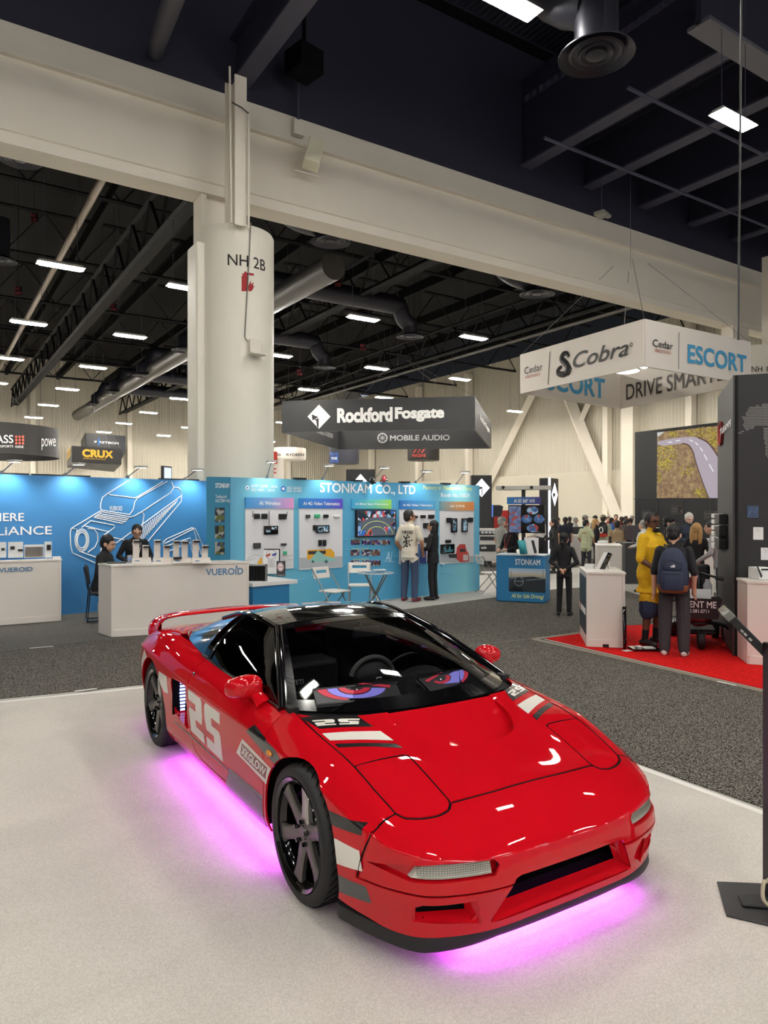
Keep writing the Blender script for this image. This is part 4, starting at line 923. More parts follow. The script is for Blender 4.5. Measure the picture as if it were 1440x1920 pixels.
# ================================================================ BOOTHS, SIGNS, FURNITURE
CT_, ST_ = math.cos(TH), math.sin(TH)
def wparent(o, root):
    """child built in world coordinates"""
    if root is None: return o
    o.parent = root; M = Matrix.Translation(root.location) @ root.rotation_euler.to_matrix().to_4x4(); o.matrix_parent_inverse = M.inverted(); return o
class Face:
    """upright plane from floor point A (left) to B (right) as seen"""
    def __init__(s, A, B):
        s.A = Vector((A[0],A[1],0)); s.B = Vector((B[0],B[1],0)); s.r = (s.B-s.A).normalized(); s.up = Vector((0,0,1)); s.n = s.r.cross(s.up); s.L = (s.B-s.A).length
    def uv(s, px, py):
        k = (px-720)/F_PX; dr = Vector((k*CT_+ST_, -k*ST_+CT_, (960-py)/F_PX)); o = Vector((0,0,CAM_H)); t = (s.A-o).dot(s.n)/dr.dot(s.n); p = o+dr*t
        return ((p-s.A).dot(s.r), p.z)
    def P(s, u, z, off=0.): return s.A+s.r*u+s.up*z+s.n*off
    def M(s, u, z, off=0.): return face_M(s.P(u,z,off), s.r, s.up)
    def box(s, mb, u0, u1, z0, z1, off, th, mi=0):
        R3 = Matrix((s.r, s.n, s.up)).transposed(); return mb.box(s.P((u0+u1)/2,(z0+z1)/2,off+th/2), (u1-u0,th,z1-z0), M=R3, mi=mi)
    def rect(s, mb, x0, y0, x1, y1, off, th, mi=0):
        ym, xm = (y0+y1)/2, (x0+x1)/2; u0, u1 = s.uv(x0,ym)[0], s.uv(x1,ym)[0]; z1, z0 = s.uv(xm,y0)[1], s.uv(xm,y1)[1]
        s.box(mb, u0, u1, z0, z1, off, th, mi); return (u0,u1,z0,z1)
    def text(s, txt, m, parent, x0, y0, x1, y1, off, name='lettering', **kw):
        ym, xm = (y0+y1)/2, (x0+x1)/2; u0, u1 = s.uv(x0,ym)[0], s.uv(x1,ym)[0]; z1, z0 = s.uv(xm,y0)[1], s.uv(xm,y1)[1]
        return s.text_uv(txt, m, parent, u0, u1, z0, z1, off, name, **kw)
    def text_uv(s, txt, m, parent, u0, u1, z0, z1, off, name='lettering', **kw):
        vs, fs = text_mesh(txt, 1., **kw); xs = [v.x for v in vs]; ys = [v.y for v in vs]; a, b_, c, d = min(xs), max(xs), min(ys), max(ys); Mx = s.M(u0,z0,off)
        b = MB().add([Mx @ Vector(((v.x-a)/(b_-a)*(u1-u0),(v.y-c)/(d-c)*(z1-z0),0)) for v in vs], fs); return wparent(b.build(name, m), parent)
    def lines(s, mb, polys, w, off, sc=1, ox=0, oy=0, mi=0):
        for P_ in polys:
            pts = [s.P(*s.uv(ox+x/sc, oy+y/sc), off) for x, y in P_]; mb.tube(pts, w, 4, mi, flat=(1,1))
    def poly(s, mb, pts, off, mi=0):
        mb.add([s.P(*s.uv(x,y), off) for x, y in pts], [tuple(range(len(pts)))], mi)
def grad(name, stops, p0, p1, rough=.5, noise=0):
    """printed or lamp-wash colour blend between two floor/world points"""
    m = mat(name, (128,128,128), rough); nt = m.node_tree; tc = nt.nodes.new('ShaderNodeTexCoord'); d = Vector(p1)-Vector(p0); L2 = d.length_squared
    sub = nt.nodes.new('ShaderNodeVectorMath'); sub.operation = 'SUBTRACT'; sub.inputs[1].default_value = p0; nt.links.new(tc.outputs['Object'], sub.inputs[0])
    dt = nt.nodes.new('ShaderNodeVectorMath'); dt.operation = 'DOT_PRODUCT'; dt.inputs[1].default_value = d/L2; nt.links.new(sub.outputs[0], dt.inputs[0])
    r = nt.nodes.new('ShaderNodeValToRGB'); e = r.color_ramp.elements
    for i, (t, c) in enumerate(stops):
        q = e[i] if i < 2 else e.new(t); q.position = t; q.color = (*lin(c),1)
    nt.links.new(dt.outputs['Value'], r.inputs[0]); nt.links.new(r.outputs[0], nt.nodes['Principled BSDF'].inputs['Base Color']); return m
def screen_mat(name, cols, scale, strength=1., seed=0.):
    m = mat(name, (10,10,12), .25); nt = m.node_tree; b = nt.nodes['Principled BSDF']; tc = nt.nodes.new('ShaderNodeTexCoord'); v = nt.nodes.new('ShaderNodeTexVoronoi'); v.inputs['Scale'].default_value = scale
    mp = nt.nodes.new('ShaderNodeMapping'); mp.inputs['Location'].default_value = (seed,seed*1.7,0); nt.links.new(tc.outputs['Object'], mp.inputs[0]); nt.links.new(mp.outputs[0], v.inputs['Vector'])
    r = nt.nodes.new('ShaderNodeValToRGB'); r.color_ramp.interpolation = 'CONSTANT'; e = r.color_ramp.elements; n = len(cols)
    for i, c in enumerate(cols):
        q = e[i] if i < 2 else e.new(i/n); q.position = i/n; q.color = (*lin(c),1)
    sp_ = nt.nodes.new('ShaderNodeSeparateColor'); nt.links.new(v.outputs['Color'], sp_.inputs[0]); nt.links.new(sp_.outputs[0], r.inputs[0])
    nt.links.new(r.outputs[0], b.inputs['Emission Color']); b.inputs['Emission Strength'].default_value = strength; return m
def root(name, p, label, cat, group=None): return empty(name, (p[0],p[1],p[2] if len(p) > 2 else 0), 0, label, cat, group)
def wb(mb, name, m, r, **k): return wparent(mb.build(name, m, None, **k), r)
PRINTW = mat('print_white', (238,238,236), .5); LOGO = mat('logo_blue', (62,120,160), .5); CTR = mat('counter_white', (222,214,204), .45); TEAL = mat('counter_blue', (40,122,172), .5)
# ---- left booth: blue wall
FV = Face((-1.6,12.32),(4.72,13.48)); VB = grad('booth_blue', [(0,(60,126,182)),(1,(64,134,190))], (0,0,0), (0,0,2.4))  # blue lightened toward the top, the arm lamps' wash put into the colour
w = root('booth_wall', FV.P(FV.L/2,0), 'blue booth back wall with white line drawing of a camera', 'wall panel')
b = MB(); FV.box(b, 0, FV.L, .03, 2.36, -.08, .08); wb(b, 'panel', VB, w)
art = MB(); S = dict(sc=4.8, ox=120, oy=890)
FV.lines(art, [spline(p, 3*len(p)) if len(p) > 6 else p for p in [
 [(585,50),(400,165),(345,205),(330,260),(328,300),(340,320)], [(340,320),(65,485)], [(65,485),(55,520),(60,640),(75,705),(280,795)], [(400,165),(410,182),(640,210),(670,195),(890,62)], [(665,210),(930,60)],
 [(660,212),(635,250),(625,310),(590,360),(345,322)], [(965,62),(985,118),(960,160),(700,335),(640,370),(590,385)], [(985,115),(1030,118),(1052,150),(1058,190),(1055,240),(725,635)], [(1055,190),(700,450),(350,700)],
 [(700,335),(720,360),(705,450),(670,620)], [(270,385),(340,335),(590,380),(520,440),(270,385)], [(285,375),(555,425)], [(300,365),(570,410)], [(315,352),(580,395)],
 [(160,475),(240,415),(450,455),(455,475),(400,515),(185,462)], [(75,485),(115,490),(115,640)], [(350,550),(560,590)], [(350,550),(330,700),(295,750)], [(135,690),(290,745)], [(215,485),(270,490),(300,530),(305,590),(280,650),(215,700)], [(400,515),(350,550)],
 [(890,610),(920,580),(1150,478),(1180,485),(1255,650)], [(1150,478),(1165,490),(1235,720)], [(905,620),(1140,500),(1160,490)], [(890,610),(895,650),(1135,570),(1175,720)], [(940,690),(1130,610),(1165,740)]]], .0085, .004, **S)
for rx, ry in ((62,100),(50,85),(40,70)): FV.lines(art, [[(160+rx*math.cos(a),590+ry*math.sin(a)) for a in np.linspace(0,2*PI,28)]], .0085, .004, **S)
for k in range(16):
    x = 720+k*20; y0 = 455-k*15; FV.lines(art, [[(x,y0),(x-28-(8-k*.5),y0+160-k*8)]], .0075, .004, **S)
wb(art, 'line_drawing', PRINTW, w)
FV.text('VUEROID', PRINTW, w, 205, 949, 229, 957.5, .006, bold=.01)
FV.text('HERE', PRINTW, w, -14, 962, 45, 977, .006, bold=.012); FV.text('INTELLiANCE', PRINTW, w, -97, 987.5, 97, 1004, .006, bold=.012)
b = MB()
for x0, x1 in ((-60,55),(60,170),(299,374)): u0, u1 = FV.uv(x0,893)[0], FV.uv(x1,900)[0]; FV.box(b, u0, u1, 2.36, 2.385, -.05, .04)
wb(b, 'top_rail', BLACK, w)
def arm_light(p, q, label, group, on=True, watt=9.):
    e = root('arm_lamp', p, label, 'lamp', group); p, q = Vector(p), Vector(q); wb(MB().tube([p,p+(q-p)*.12], .03, 8), 'clamp', STEEL, e); wb(MB().tube([p,q], .010, 6), 'arm', STEEL, e)
    d = (q-p); d.z = 0; rz = math.atan2(d.y,d.x); h = MB().box(q+Vector((0,0,.0)), (.20,.15,.035), rz); wb(h, 'lamp_head', mat('lamp_head_grey',(186,182,172),.4), e, bevel=.01)
    wb(MB().box(q-Vector((0,0,.019)), (.15,.10,.006), rz), 'lamp_panel', mat('lamp_panel', (255,250,240), .4, emit=3., ecol=(255,246,235)), e)
    if on:
        L = bpy.data.lights.new('arm_light', 'SPOT'); L.energy = watt*4.5; L.spot_size = 2.2; L.spot_blend = .8; L.shadow_soft_size = .06; L.color = (1,.97,.92); o = bpy.data.objects.new('arm_light', L); COL.objects.link(o); wparent(o, e); o.location = q-Vector((0,0,.05))
        t = Vector((p.x,p.y,1.2)); o.rotation_euler = (t-q).to_track_quat('-Z','Y').to_euler()
for k, px in enumerate((2,122,239,346)):
    u = FV.uv(px,896)[0]; arm_light(FV.P(u,2.37,-.04), FV.P(u+.12,2.56,.28), ['leftmost','second from left','third from left','rightmost'][k]+' small arm lamp on top of the blue line-drawing wall', 'arm lamps on the left booth')
# counters of the left booth
def counter(name, FL, FR, BLk, h, m, label, panel=True):
    e = root(name, ((FL[0]+FR[0])/2,(FL[1]+FR[1])/2,0), label, 'counter'); BR = (FR[0]+BLk[0]-FL[0], FR[1]+BLk[1]-FL[1])
    wb(MB().prism([FL,FR,BR,BLk], .012, h-.03), 'carcass', m, e); g = Vector(((BLk[0]-FL[0]),(BLk[1]-FL[1]),0)).normalized(); f = (Vector((*FR,0))-Vector((*FL,0))).normalized()
    q = [Vector((*FL,0))-f*.012-g*.012, Vector((*FR,0))+f*.012-g*.012, Vector((*BR,0))+f*.012, Vector((*BLk,0))-f*.012]
    wb(MB().prism([(v.x,v.y) for v in q], h-.03, h), 'counter_top', m, e, bevel=.004); Fc = Face(FL, FR)
    if panel:
        b = MB(); Fc.box(b, .02, Fc.L-.02, .012, .105, 0, .012); Fc.box(b, 0, .03, .105, h-.03, 0, .012); Fc.box(b, Fc.L-.03, Fc.L, .105, h-.03, 0, .012); wb(b, 'front_trim', m, e)
    return e, Fc
c1, F1 = counter('display_counter', (2.22,10.41), (4.09,10.0), (2.14,10.86), 1.02, CTR, 'long white counter with blue lettering, partly behind the red car')
F1.text('VUEROID', LOGO, c1, 386, 1065.5, 456, 1078, .004, bold=.022)
b = MB(); u, z = F1.uv(443.5,1062.8); b.add([F1.P(u+.016*math.cos(a), z+.016*math.sin(a), .004) for a in np.linspace(0,2*PI,12,endpoint=False)], [tuple(range(12))]); wb(b, 'logo_dot', LOGO, c1)
c2_, F2 = counter('display_counter', (.40,12.42), (1.88,12.42), (.40,12.66), 1.003, CTR, 'white counter at the left edge standing against the blue wall')
F2.text('VUEROID', LOGO, c2_, -2, 1063.5, 61, 1072, .016, bold=.022)
def cam_stand(px, label, low=False):
    x, y = G(px, 1056.5, 1.02); f = (Vector((4.09,10.0,0))-Vector((2.22,10.41,0))).normalized(); g = Vector((-f.y,f.x,0)); o = Vector((x,y,1.02))+g*.14; R3 = Matrix((f,g,Vector((0,0,1)))).transposed()
    e = root('camera_stand', o, label, 'display stand', 'camera stands on the white counter')
    Q_ = lambda a, b_, c: o+f*a+g*b_+Vector((0,0,c)); v = [Q_(-.14,-.10,0),Q_(.14,-.10,0),Q_(.14,.06,0),Q_(-.14,.06,0),Q_(-.13,-.09,.025),Q_(.13,-.09,.025),Q_(.13,.05,.075),Q_(-.13,.05,.075)]
    wb(MB().add(v, [(3,2,1,0),(4,5,6,7),(0,1,5,4),(1,2,6,5),(2,3,7,6),(3,0,4,7)]), 'base', CTR, e)
    for a, h in ((-.075,.28),(.055,.20)) if not low else ((-.075,.27),(.045,.265)):
        wb(MB().box(Q_(a,.02,.05+h/2),(.088,.012,h),M=R3).box(Q_(a,-.02,.05+h),(.088,.09,.010),M=R3), 'pillar', CTR, e)
        wb(MB().box(Q_(a+.012,-.035,.032+h),(.085,.05,.032),M=R3), 'dash_camera', BLACK, e, bevel=.008)
    b = MB(); b.add([Q_(-.09,-.0865,.0275),Q_(-.03,-.0865,.0275),Q_(-.03,-.055,.039),Q_(-.09,-.055,.039)], [(0,1,2,3)]); wb(b, 'name_label', LOGO, e)
    if low: wb(MB().box(Q_(-.06,-.04,.075),(.12,.06,.03),M=R3), 'recorder_box', BLACK, e, bevel=.006)
for k, px in enumerate((266,306,342,379)): cam_stand(px, ['leftmost white stand of two dashboard cameras, beside the drinking cup','second white stand of two dashboard cameras from the left','third white stand, with black recorder box at its foot','rightmost white stand of two dashboard cameras, nearest the counter lettering'][k], k == 2)
x, y = G(247,1056,1.02); e = root('drinking_cup', (x,y+.1,1.02), 'clear cup on the white counter before the man with glasses', 'cup')
wb(MB().lathe([(0,0),(.034,0),(.042,.11),(.040,.11),(.032,.006),(0,.006)], 20, c=(x,y+.1,1.02)), 'cup_wall', mat('clear_plastic',(225,228,232),.1,trans=.6), e); wb(MB().lathe([(.036,.03),(.040,.075)],20,c=(x,y+.1,1.02)), 'cup_print', mat('cup_blue',(120,150,200),.4), e)
x, y = G(222,1057,1.02); tag(MB().box((x,y+.12,1.03),(.26,.17,.018),-.2).build('tablet', DGREY, bevel=.005), 'dark closed tablet on the left end of the white counter', 'tablet')
x, y = G(240,1060,1.02); tag(MB().box((x,y+.06,1.027),(.14,.10,.012),-.3).build('paper_stack', PRINTW), 'small stack of white papers beside the cup', 'papers')
def shelf_board(px0, px1, py0, label, items):
    e = root('display_board', G((px0+px1)/2,1047,1.003)+(1.003,), label, 'display board', 'display boards on the left counter'); Fb = Face((-1.2,12.56),(1.88,12.56)); b = MB(); Fb.rect(b, px0, py0, px1, 1045.5, 0, .03); wb(b, 'board', PRINTW, e)
    for (a, b_, c, d, m_) in items:
        b = MB(); Fb.rect(b, a, b_, c, d, .032, .03); wb(b, 'device', m_, e, bevel=.004)
shelf_board(-12, 11.5, 1016.5, 'leftmost white display board, cut by the picture edge', [(2,1027.5,8,1031.5,BLACK)])
shelf_board(15, 43, 1016, 'white display board with two small black cameras', [(19,1024,27,1029.5,BLACK),(33,1029.5,42,1033,BLACK)])
shelf_board(45, 81.5, 1021, 'white display board holding a grey tablet screen', [(46.5,1025,79.5,1043,mat('tablet_grey',(118,114,108),.3))])
shelf_board(83, 96.5, 1015.5, 'narrow white display board with a black camera at the end', [(87,1021,94.5,1031,BLACK)])
x, y = G(105,1047,1.003); tag(MB().box((x,12.56,1.02),(.12,.08,.034)).build('card_box', PRINTW), 'small white card box at the right end of the left counter', 'box')
# black chair behind the counter, bag
def chair_black(p, rz):
    e = empty('padded_chair', (p[0],p[1],0), rz, 'black padded chair with thin tube frame beside the white counter', 'chair'); m = mat('chair_fabric',(38,38,44),.7)
    MB().box((0,0,.46),(.42,.42,.05)).build('seat', m, e, bevel=.02); MB().box((0,.23,.76),(.40,.045,.30),M=Matrix.Rotation(-.12,3,'X')).build('backrest', m, e, bevel=.02)
    for s in (-1,1):
        MB().tube([(s*.19,.27,.86),(s*.20,.20,.46),(s*.20,.24,.02),(s*.20,-.20,.02),(s*.20,-.16,.44)], .012, 8).build('side_frame', BLACKG, e)
    MB().tube([(-.20,.24,.02),(.20,.24,.02)], .012, 8).build('cross_tube', BLACKG, e); return e
chx, chy = G(185,1163); chair_black((chx+.05,chy-.05), 1.45)
x, y = G(193,1166); b = MB().ball((x+.02,y-.1,.24),(.12,.16,.24),14); tag(b.build('cloth_bag', mat('bag_beige',(182,172,152),.8,noise=.3,nscale=40)), 'beige cloth bag on the floor behind the counter end', 'bag')
# ---- middle booth: turquoise wall
FS = Face((4.35,11.45),(10.36,12.07))
SB = grad('booth_turquoise', [(0,(88,156,190)),(.08,(116,192,212)),(.35,(80,162,200)),(.7,(78,158,200)),(.93,(136,206,220)),(1,(90,168,204))], tuple(FS.P(0,0)), tuple(FS.P(FS.L,0)))
w = root('booth_wall', FS.P(FS.L/2,0), 'turquoise booth back wall with five product panels', 'wall panel')
b = MB(); FS.box(b, 0, FS.L, .02, 2.345, -.10, .10); wb(b, 'panel', SB, w)
FS2 = Face((3.98,11.56),(4.34,11.44)); b = MB(); FS2.box(b, 0, FS2.L, .02, 2.345, -.06, .06); wb(b, 'return_panel', mat('booth_teal',(36,120,152),.5), w)
FS2.text('STONKAM', PRINTW, w, 404, 906, 430, 915, .004, bold=.015); FS2.text('Tooling and\nFACTORY HQ', PRINTW, w, 404, 928, 431, 943, .004)
for k, (y0, y1) in enumerate(((952,979),(985,1010),(1016,1040))):
    b = MB(); FS2.rect(b, 403, y0, 421, y1, .003, .004); wb(b, 'photo_print', screen_mat(f'return_photo{k}', [(40,44,40),(110,120,60),(190,190,180),(60,80,110)], 16, .35, k), w)
T_ = lambda *a, **k: FS.text(*a, **k)
c = lambda x, y: (380+x/2.5714, 860+y/2.5714)
def T(txt, m, x0, y0, x1, y1, off=.004, **kw): a, b_ = c(x0,y0), c(x1,y1); return FS.text(txt, m, w, a[0], a[1], b_[0], b_[1], off, **kw)
YEL = mat('print_yellow', (236,236,130), .5); GRY = mat('print_grey', (110,110,112), .6)
T('STONKAM CO., LTD', PRINTW, 565, 122, 1025, 174, bold=.02); T('Factory in Thailand & China', YEL, 1063, 132, 1297, 156, bold=.01); T('Booth No.:10824', PRINTW, 1148, 166, 1286, 186, bold=.01)
T('IATF 16949 : 2016', PRINTW, 234, 126, 360, 140, bold=.005); T('ISO 9001 : 2015', PRINTW, 234, 145, 346, 158, bold=.005); T('ISO 26262', PRINTW, 408, 135, 476, 147, bold=.005); T('ISO 21434', PRINTW, 408, 150, 476, 161, bold=.005)
for x0, x1, y0, y1 in ((206,224,128,152),(376,400,132,158)):
    b = MB(); a, b_ = c(x0,y0), c(x1,y1); u0, z1 = FS.uv(*a); u1, z0 = FS.uv(*b_); cu, cz, r = (u0+u1)/2, (z0+z1)/2, (u1-u0)/2
    b.add([FS.P(cu+r*math.cos(t), cz+r*math.sin(t), .004) for t in np.linspace(0,2*PI,24,endpoint=False)], [tuple(range(24))], 0); b.add([FS.P(cu+r*.5*math.cos(t), cz+r*.5*math.sin(t), .006) for t in np.linspace(0,2*PI,24,endpoint=False)], [tuple(range(24))], 1); wb(b, 'round_badge', [PRINTW if x0 < 300 else mat('badge_blue',(60,110,190),.5), mat('badge_blue',(60,110,190),.5) if x0 < 300 else PRINTW], w)
PB = mat('panel_board', (216,216,218), .45)
def board(i, x0, x1, yh0, yh1, yb, cols, title, board_on=True):
    a, b_ = c(x0,yh0), c(x1,yh1); e = root('product_board', FS.P(FS.uv(*a)[0],0), f'board titled {title} on the turquoise wall'+(', left of the large screen' if i == 1 else ', behind the cream T-shirt' if i == 3 else ''), 'board')
    mb = MB(); u0, u1, z0, z1 = FS.rect(mb, a[0], a[1], b_[0], b_[1], .002, .03); g = grad(f'title_blend{i}', cols, tuple(FS.P(u0,0)), tuple(FS.P(u1,0))); wb(mb, 'title_bar', g, e)
    FS.text(title, PRINTW, e, a[0]+(b_[0]-a[0])*(.08 if len(title) > 12 else .28), a[1]+6.5, b_[0]-(b_[0]-a[0])*(.08 if len(title) > 12 else .28), b_[1]-6, .036, bold=.015)
    if board_on: mb = MB(); q = c(x1,yb); FS.rect(mb, a[0], b_[1], b_[0], q[1], .002, .02); wb(mb, 'board', PB, e)
    return e
def dev(e, items, name='device'):
    for (x0,y0,x1,y1,m_) in items:
        a, b_ = c(x0,y0), c(x1,y1); mb = MB(); FS.rect(mb, a[0], a[1], b_[0], b_[1], .022, .035); wb(mb, name, m_, e, bevel=.006)
def pic(e, name, polys):
    mb = MB(); ms = []
    for m_, P_ in polys:
        if m_ not in ms: ms.append(m_)
        FS.poly(mb, [c(*p) for p in P_], .0235+.0004*ms.index(m_), ms.index(m_))
    wb(mb, name, ms, e)
SCR1 = screen_mat('small_screen', [(120,180,210),(220,235,245),(30,40,50),(160,200,220)], 30, .8)
LB = [(0,(60,140,200)),(.5,(110,150,200)),(1,(220,150,200))]; BU = [(0,(40,120,190)),(.6,(52,104,190)),(1,(90,70,190))]; GN = [(0,(60,160,206)),(.55,(96,186,170)),(1,(150,210,80))]; B4 = [(0,(44,110,180)),(1,(80,160,206))]; OR = [(0,(110,150,160)),(.5,(190,140,90)),(1,(214,130,66))]
e = board(0, 203, 435, 188, 240, 535, LB, 'AI Wireless'); dev(e, [(243,265,270,290,BLACK),(279,265,306,290,BLACK),(362,266,398,292,BLACK),(290,323,357,365,BLACKG),(240,406,274,432,DGREY),(372,408,398,418,DGREY),(384,446,400,462,mat('device_green',(60,170,120),.4))])
dev(e, [(295,342,320,358,SCR1),(323,327,350,342,SCR1)], 'screen'); mb = MB(); FS.lines(mb, [[c(236,252),c(236,280)],[c(314,252),c(314,325)],[c(402,256),c(400,278)]], .006, .045); wb(mb, 'aerial', BLACK, e)
SK = mat('sketch_grey',(168,168,170),.6); mb = MB(); FS.lines(mb, [[c(x,y) for x, y in P_] for P_ in ([(205,510),(215,480),(245,462),(280,470),(285,500)],[(205,495),(250,480)],[(385,490),(390,470),(430,465)],[(385,490),(432,485)],[(395,520),(428,515)])], .003, .024); wb(mb, 'sketch_print', SK, e)
YB = mat('bus_yellow',(222,164,44),.5); pic(e, 'truck_print', [(YB, [(262,500),(275,478),(284,478),(284,522),(262,518)])])
e = board(1, 463, 671, 192, 240, 530, BU, 'AI 4G Video Telematics'); dev(e, [(492,270,512,286,DGREY),(534,268,560,285,mat('device_green',(60,170,120),.4)),(577,269,600,285,BLACK),(627,269,655,282,PRINTW),(540,320,604,358,BLACKG),(527,320,540,345,BLACK),(553,391,568,421,BLACK),(574,391,589,421,BLACK)]); dev(e, [(546,325,598,354,SCR1)], 'screen')
TQ = mat('car_teal',(140,192,184),.5); RDG = mat('road_grey',(170,176,180),.5)
pic(e, 'bus_print', [(RDG, [(464,478),(670,470),(670,522),(464,530)]), (YB, [(500,440),(600,436),(612,432),(632,452),(632,482),(500,486)]), (DGREY, [(505,446),(590,443),(590,459),(505,462)]), (TQ, [(512,490),(552,442),(590,470),(632,478),(636,492),(520,500)]), (mat('wheel_grey',(60,90,96),.5), [(520,496),(528,488),(536,496),(528,504)]), (mat('wheel_grey',(60,90,96),.5), [(582,496),(592,486),(602,496),(592,506)])])
e = board(2, 715, 905, 197, 242, 0, GN, 'AI Blind Spot Detection', False)
tv = root('wall_screen', FS.P(FS.uv(*c(830,310))[0],1.2,.05), 'large wall screen showing a round-view camera picture', 'screen')
mb = MB(); a, b_ = c(733,248), c(925,376); FS.rect(mb, a[0], a[1], b_[0], b_[1], .005, .05); wb(mb, 'screen_frame', BLACK, tv)
mb = MB(); a, b_ = c(739,252), c(920,371); FS.rect(mb, a[0], a[1], b_[0], b_[1], .056, .002); wb(mb, 'screen_picture', mat('screen_floor',(72,80,92),.3,emit=.55,ecol=(72,80,92)), tv)
SC2 = screen_mat('crowd_screen', [(30,40,60),(150,180,210),(200,70,70),(60,110,190),(210,220,230),(40,60,50)], 14, .8); mb = MB()
for P_ in ([(740,253),(919,253),(919,288),(860,280),(800,285),(740,310)],[(740,310),(765,335),(785,371),(740,371)],[(850,330),(890,328),(900,345),(870,352)],[(895,315),(919,300),(919,340)],[(785,371),(790,345),(805,340),(812,371)]): FS.poly(mb, [c(*p) for p in P_], .060)
wb(mb, 'screen_shapes', SC2, tv); mb = MB(); FS.lines(mb, [[c(830+r*math.cos(t)*1.0, 371-r*.9*math.sin(t)) for t in np.linspace(.15,PI-.15,20)] for r in (48,78)], .004, .060); wb(mb, 'guide_lines', mat('guide_yellow',(200,210,90),.4,emit=.5), tv)
for k, (y0, y1, xs_) in enumerate(((391,415,(714,766,813,860)),(439,468,(712,766,812)),(490,516,(712,766,813)))):
    for j, x0 in enumerate(xs_):
        a, b_ = c(x0,y0), c(x0+43,y1); mb = MB(); FS.rect(mb, a[0], a[1], b_[0], b_[1], .003, .004); o = wb(mb, 'photo_print', screen_mat(f'thumb{k}{j}', [(40,40,50),(120,90,80),(200,200,200),(90,60,140),(150,110,90)], 26, .4, k*3+j), w)
    T(['AI Object Recognition','AI Image Enhancement','Calibrated Blending'][k], YEL, 722, (380,430,481)[k], 800, (388,438,489)[k])
T('Ai', mat('print_pale_blue',(190,225,240),.5), 878, 448, 914, 497, shear=.3, bold=.01); T('with dataset', PRINTW, 886, 494, 922, 499)
e = board(3, 946, 1117, 202, 245, 505, B4, 'AI 4G Video Telematics'); dev(e, [(1012,275,1030,287,BLACK),(1045,272,1068,286,BLACK),(1083,270,1110,288,BLACK),(1058,310,1084,335,BLACK),(1020,318,1030,345,BLACK),(1064,380,1082,405,BLACK)]); pic(e, 'booklet_print', [(mat('print_navy',(40,60,130),.5), [(1040,440),(1075,425),(1075,503),(1040,503)])])
e = board(4, 1141, 1303, 207, 250, 503, OR, 'AI CMS'); dev(e, [(1170,285,1192,308,BLACK),(1191,287,1220,355,BLACKG),(1242,287,1270,354,BLACKG),(1274,284,1296,306,BLACK),(1165,391,1190,406,BLACK),(1141,412,1206,457,BLACKG)]); dev(e, [(1196,293,1215,349,SCR1),(1247,293,1265,348,SCR1),(1147,417,1200,452,screen_mat('teal_screen',[(40,90,100),(120,200,205),(20,40,44)],14,.7))], 'screen')
TRK = mat('truck_red',(186,66,60),.5); pic(e, 'truck_print', [(RDG, [(1142,460),(1302,470),(1302,500),(1142,500)]), (TRK, [(1222,428),(1236,412),(1262,412),(1268,440),(1280,460),(1280,495),(1240,500),(1215,480)]), (DGREY, [(1236,435),(1262,435),(1264,448),(1236,450)]), (mat('truck_chrome',(200,190,186),.4), [(1252,462),(1276,462),(1276,490),(1252,492)]), (DGREY, [(1180,462),(1222,458),(1222,478),(1185,478)])])
mb = MB(); FS.lines(mb, [[c(1141,505),c(1141,648)],[c(1303,505),c(1303,640)]], .004, .004); u, z = FS.uv(*c(1155,512)); mb.ball(FS.P(u,z,.03), .022, 10); wb(mb, 'cupboard_outline', mat('outline_pale',(160,205,225),.5), w)
b = MB()
for (x0,y0,x1,y1,x2,y2) in ((415,1085,640,1010,760,1040),(430,1110,660,1030,800,1060),(440,1130,700,1050,850,1080)): FS.lines(b, [spline([(x0,y0),((x0+x1)/2,(y0+y1)/2-6),(x1,y1),(x2,y2)],12)], .004, .002)
wb(b, 'wave_print', mat('wave_pale',(110,185,214),.5), w)
for k, (px, tx, ty) in enumerate(((503,509,865),(607,617,872),(700,721,876),(780,800,883),(858,872,885))):
    u = FS.uv(px,900)[0]; p = FS.P(u,2.35,-.05); q = PD(tx, ty, (p.x*ST_+p.y*CT_)-.25); arm_light(p, q, ['leftmost','second','middle','fourth','rightmost'][k]+' thin arm lamp on top of the turquoise wall', 'arm lamps on the middle booth', True, 5.)
b = MB()
for px in (565,672,761,838): u = FS.uv(px,900)[0]; FS.box(b, u-.14, u+.10, 2.345, 2.375, -.07, .09)
wb(b, 'cable_clip', BLACK, w)
for k, (px, py, m_, l) in enumerate(((692,902,BLACK,'black spotlight camera clipped over the company name, left of the red one'),(714,898,mat('cam_red',(120,40,44),.4),'reddish camera with white lens clipped over the company name'))):
    u, z = FS.uv(px,py); e = root('clip_camera', FS.P(u,z,.08), l, 'camera'); wb(MB().ball(FS.P(u,z,.10), (.05,.07,.075), 12).tube([FS.P(u,z+.02,.05),FS.P(u,2.35,-.02)], .012, 6), 'camera_body', m_, e); wb(MB().ball(FS.P(u+.02,z-.03,.16), .028, 10), 'lens', CHROME if k else BLACKG, e)
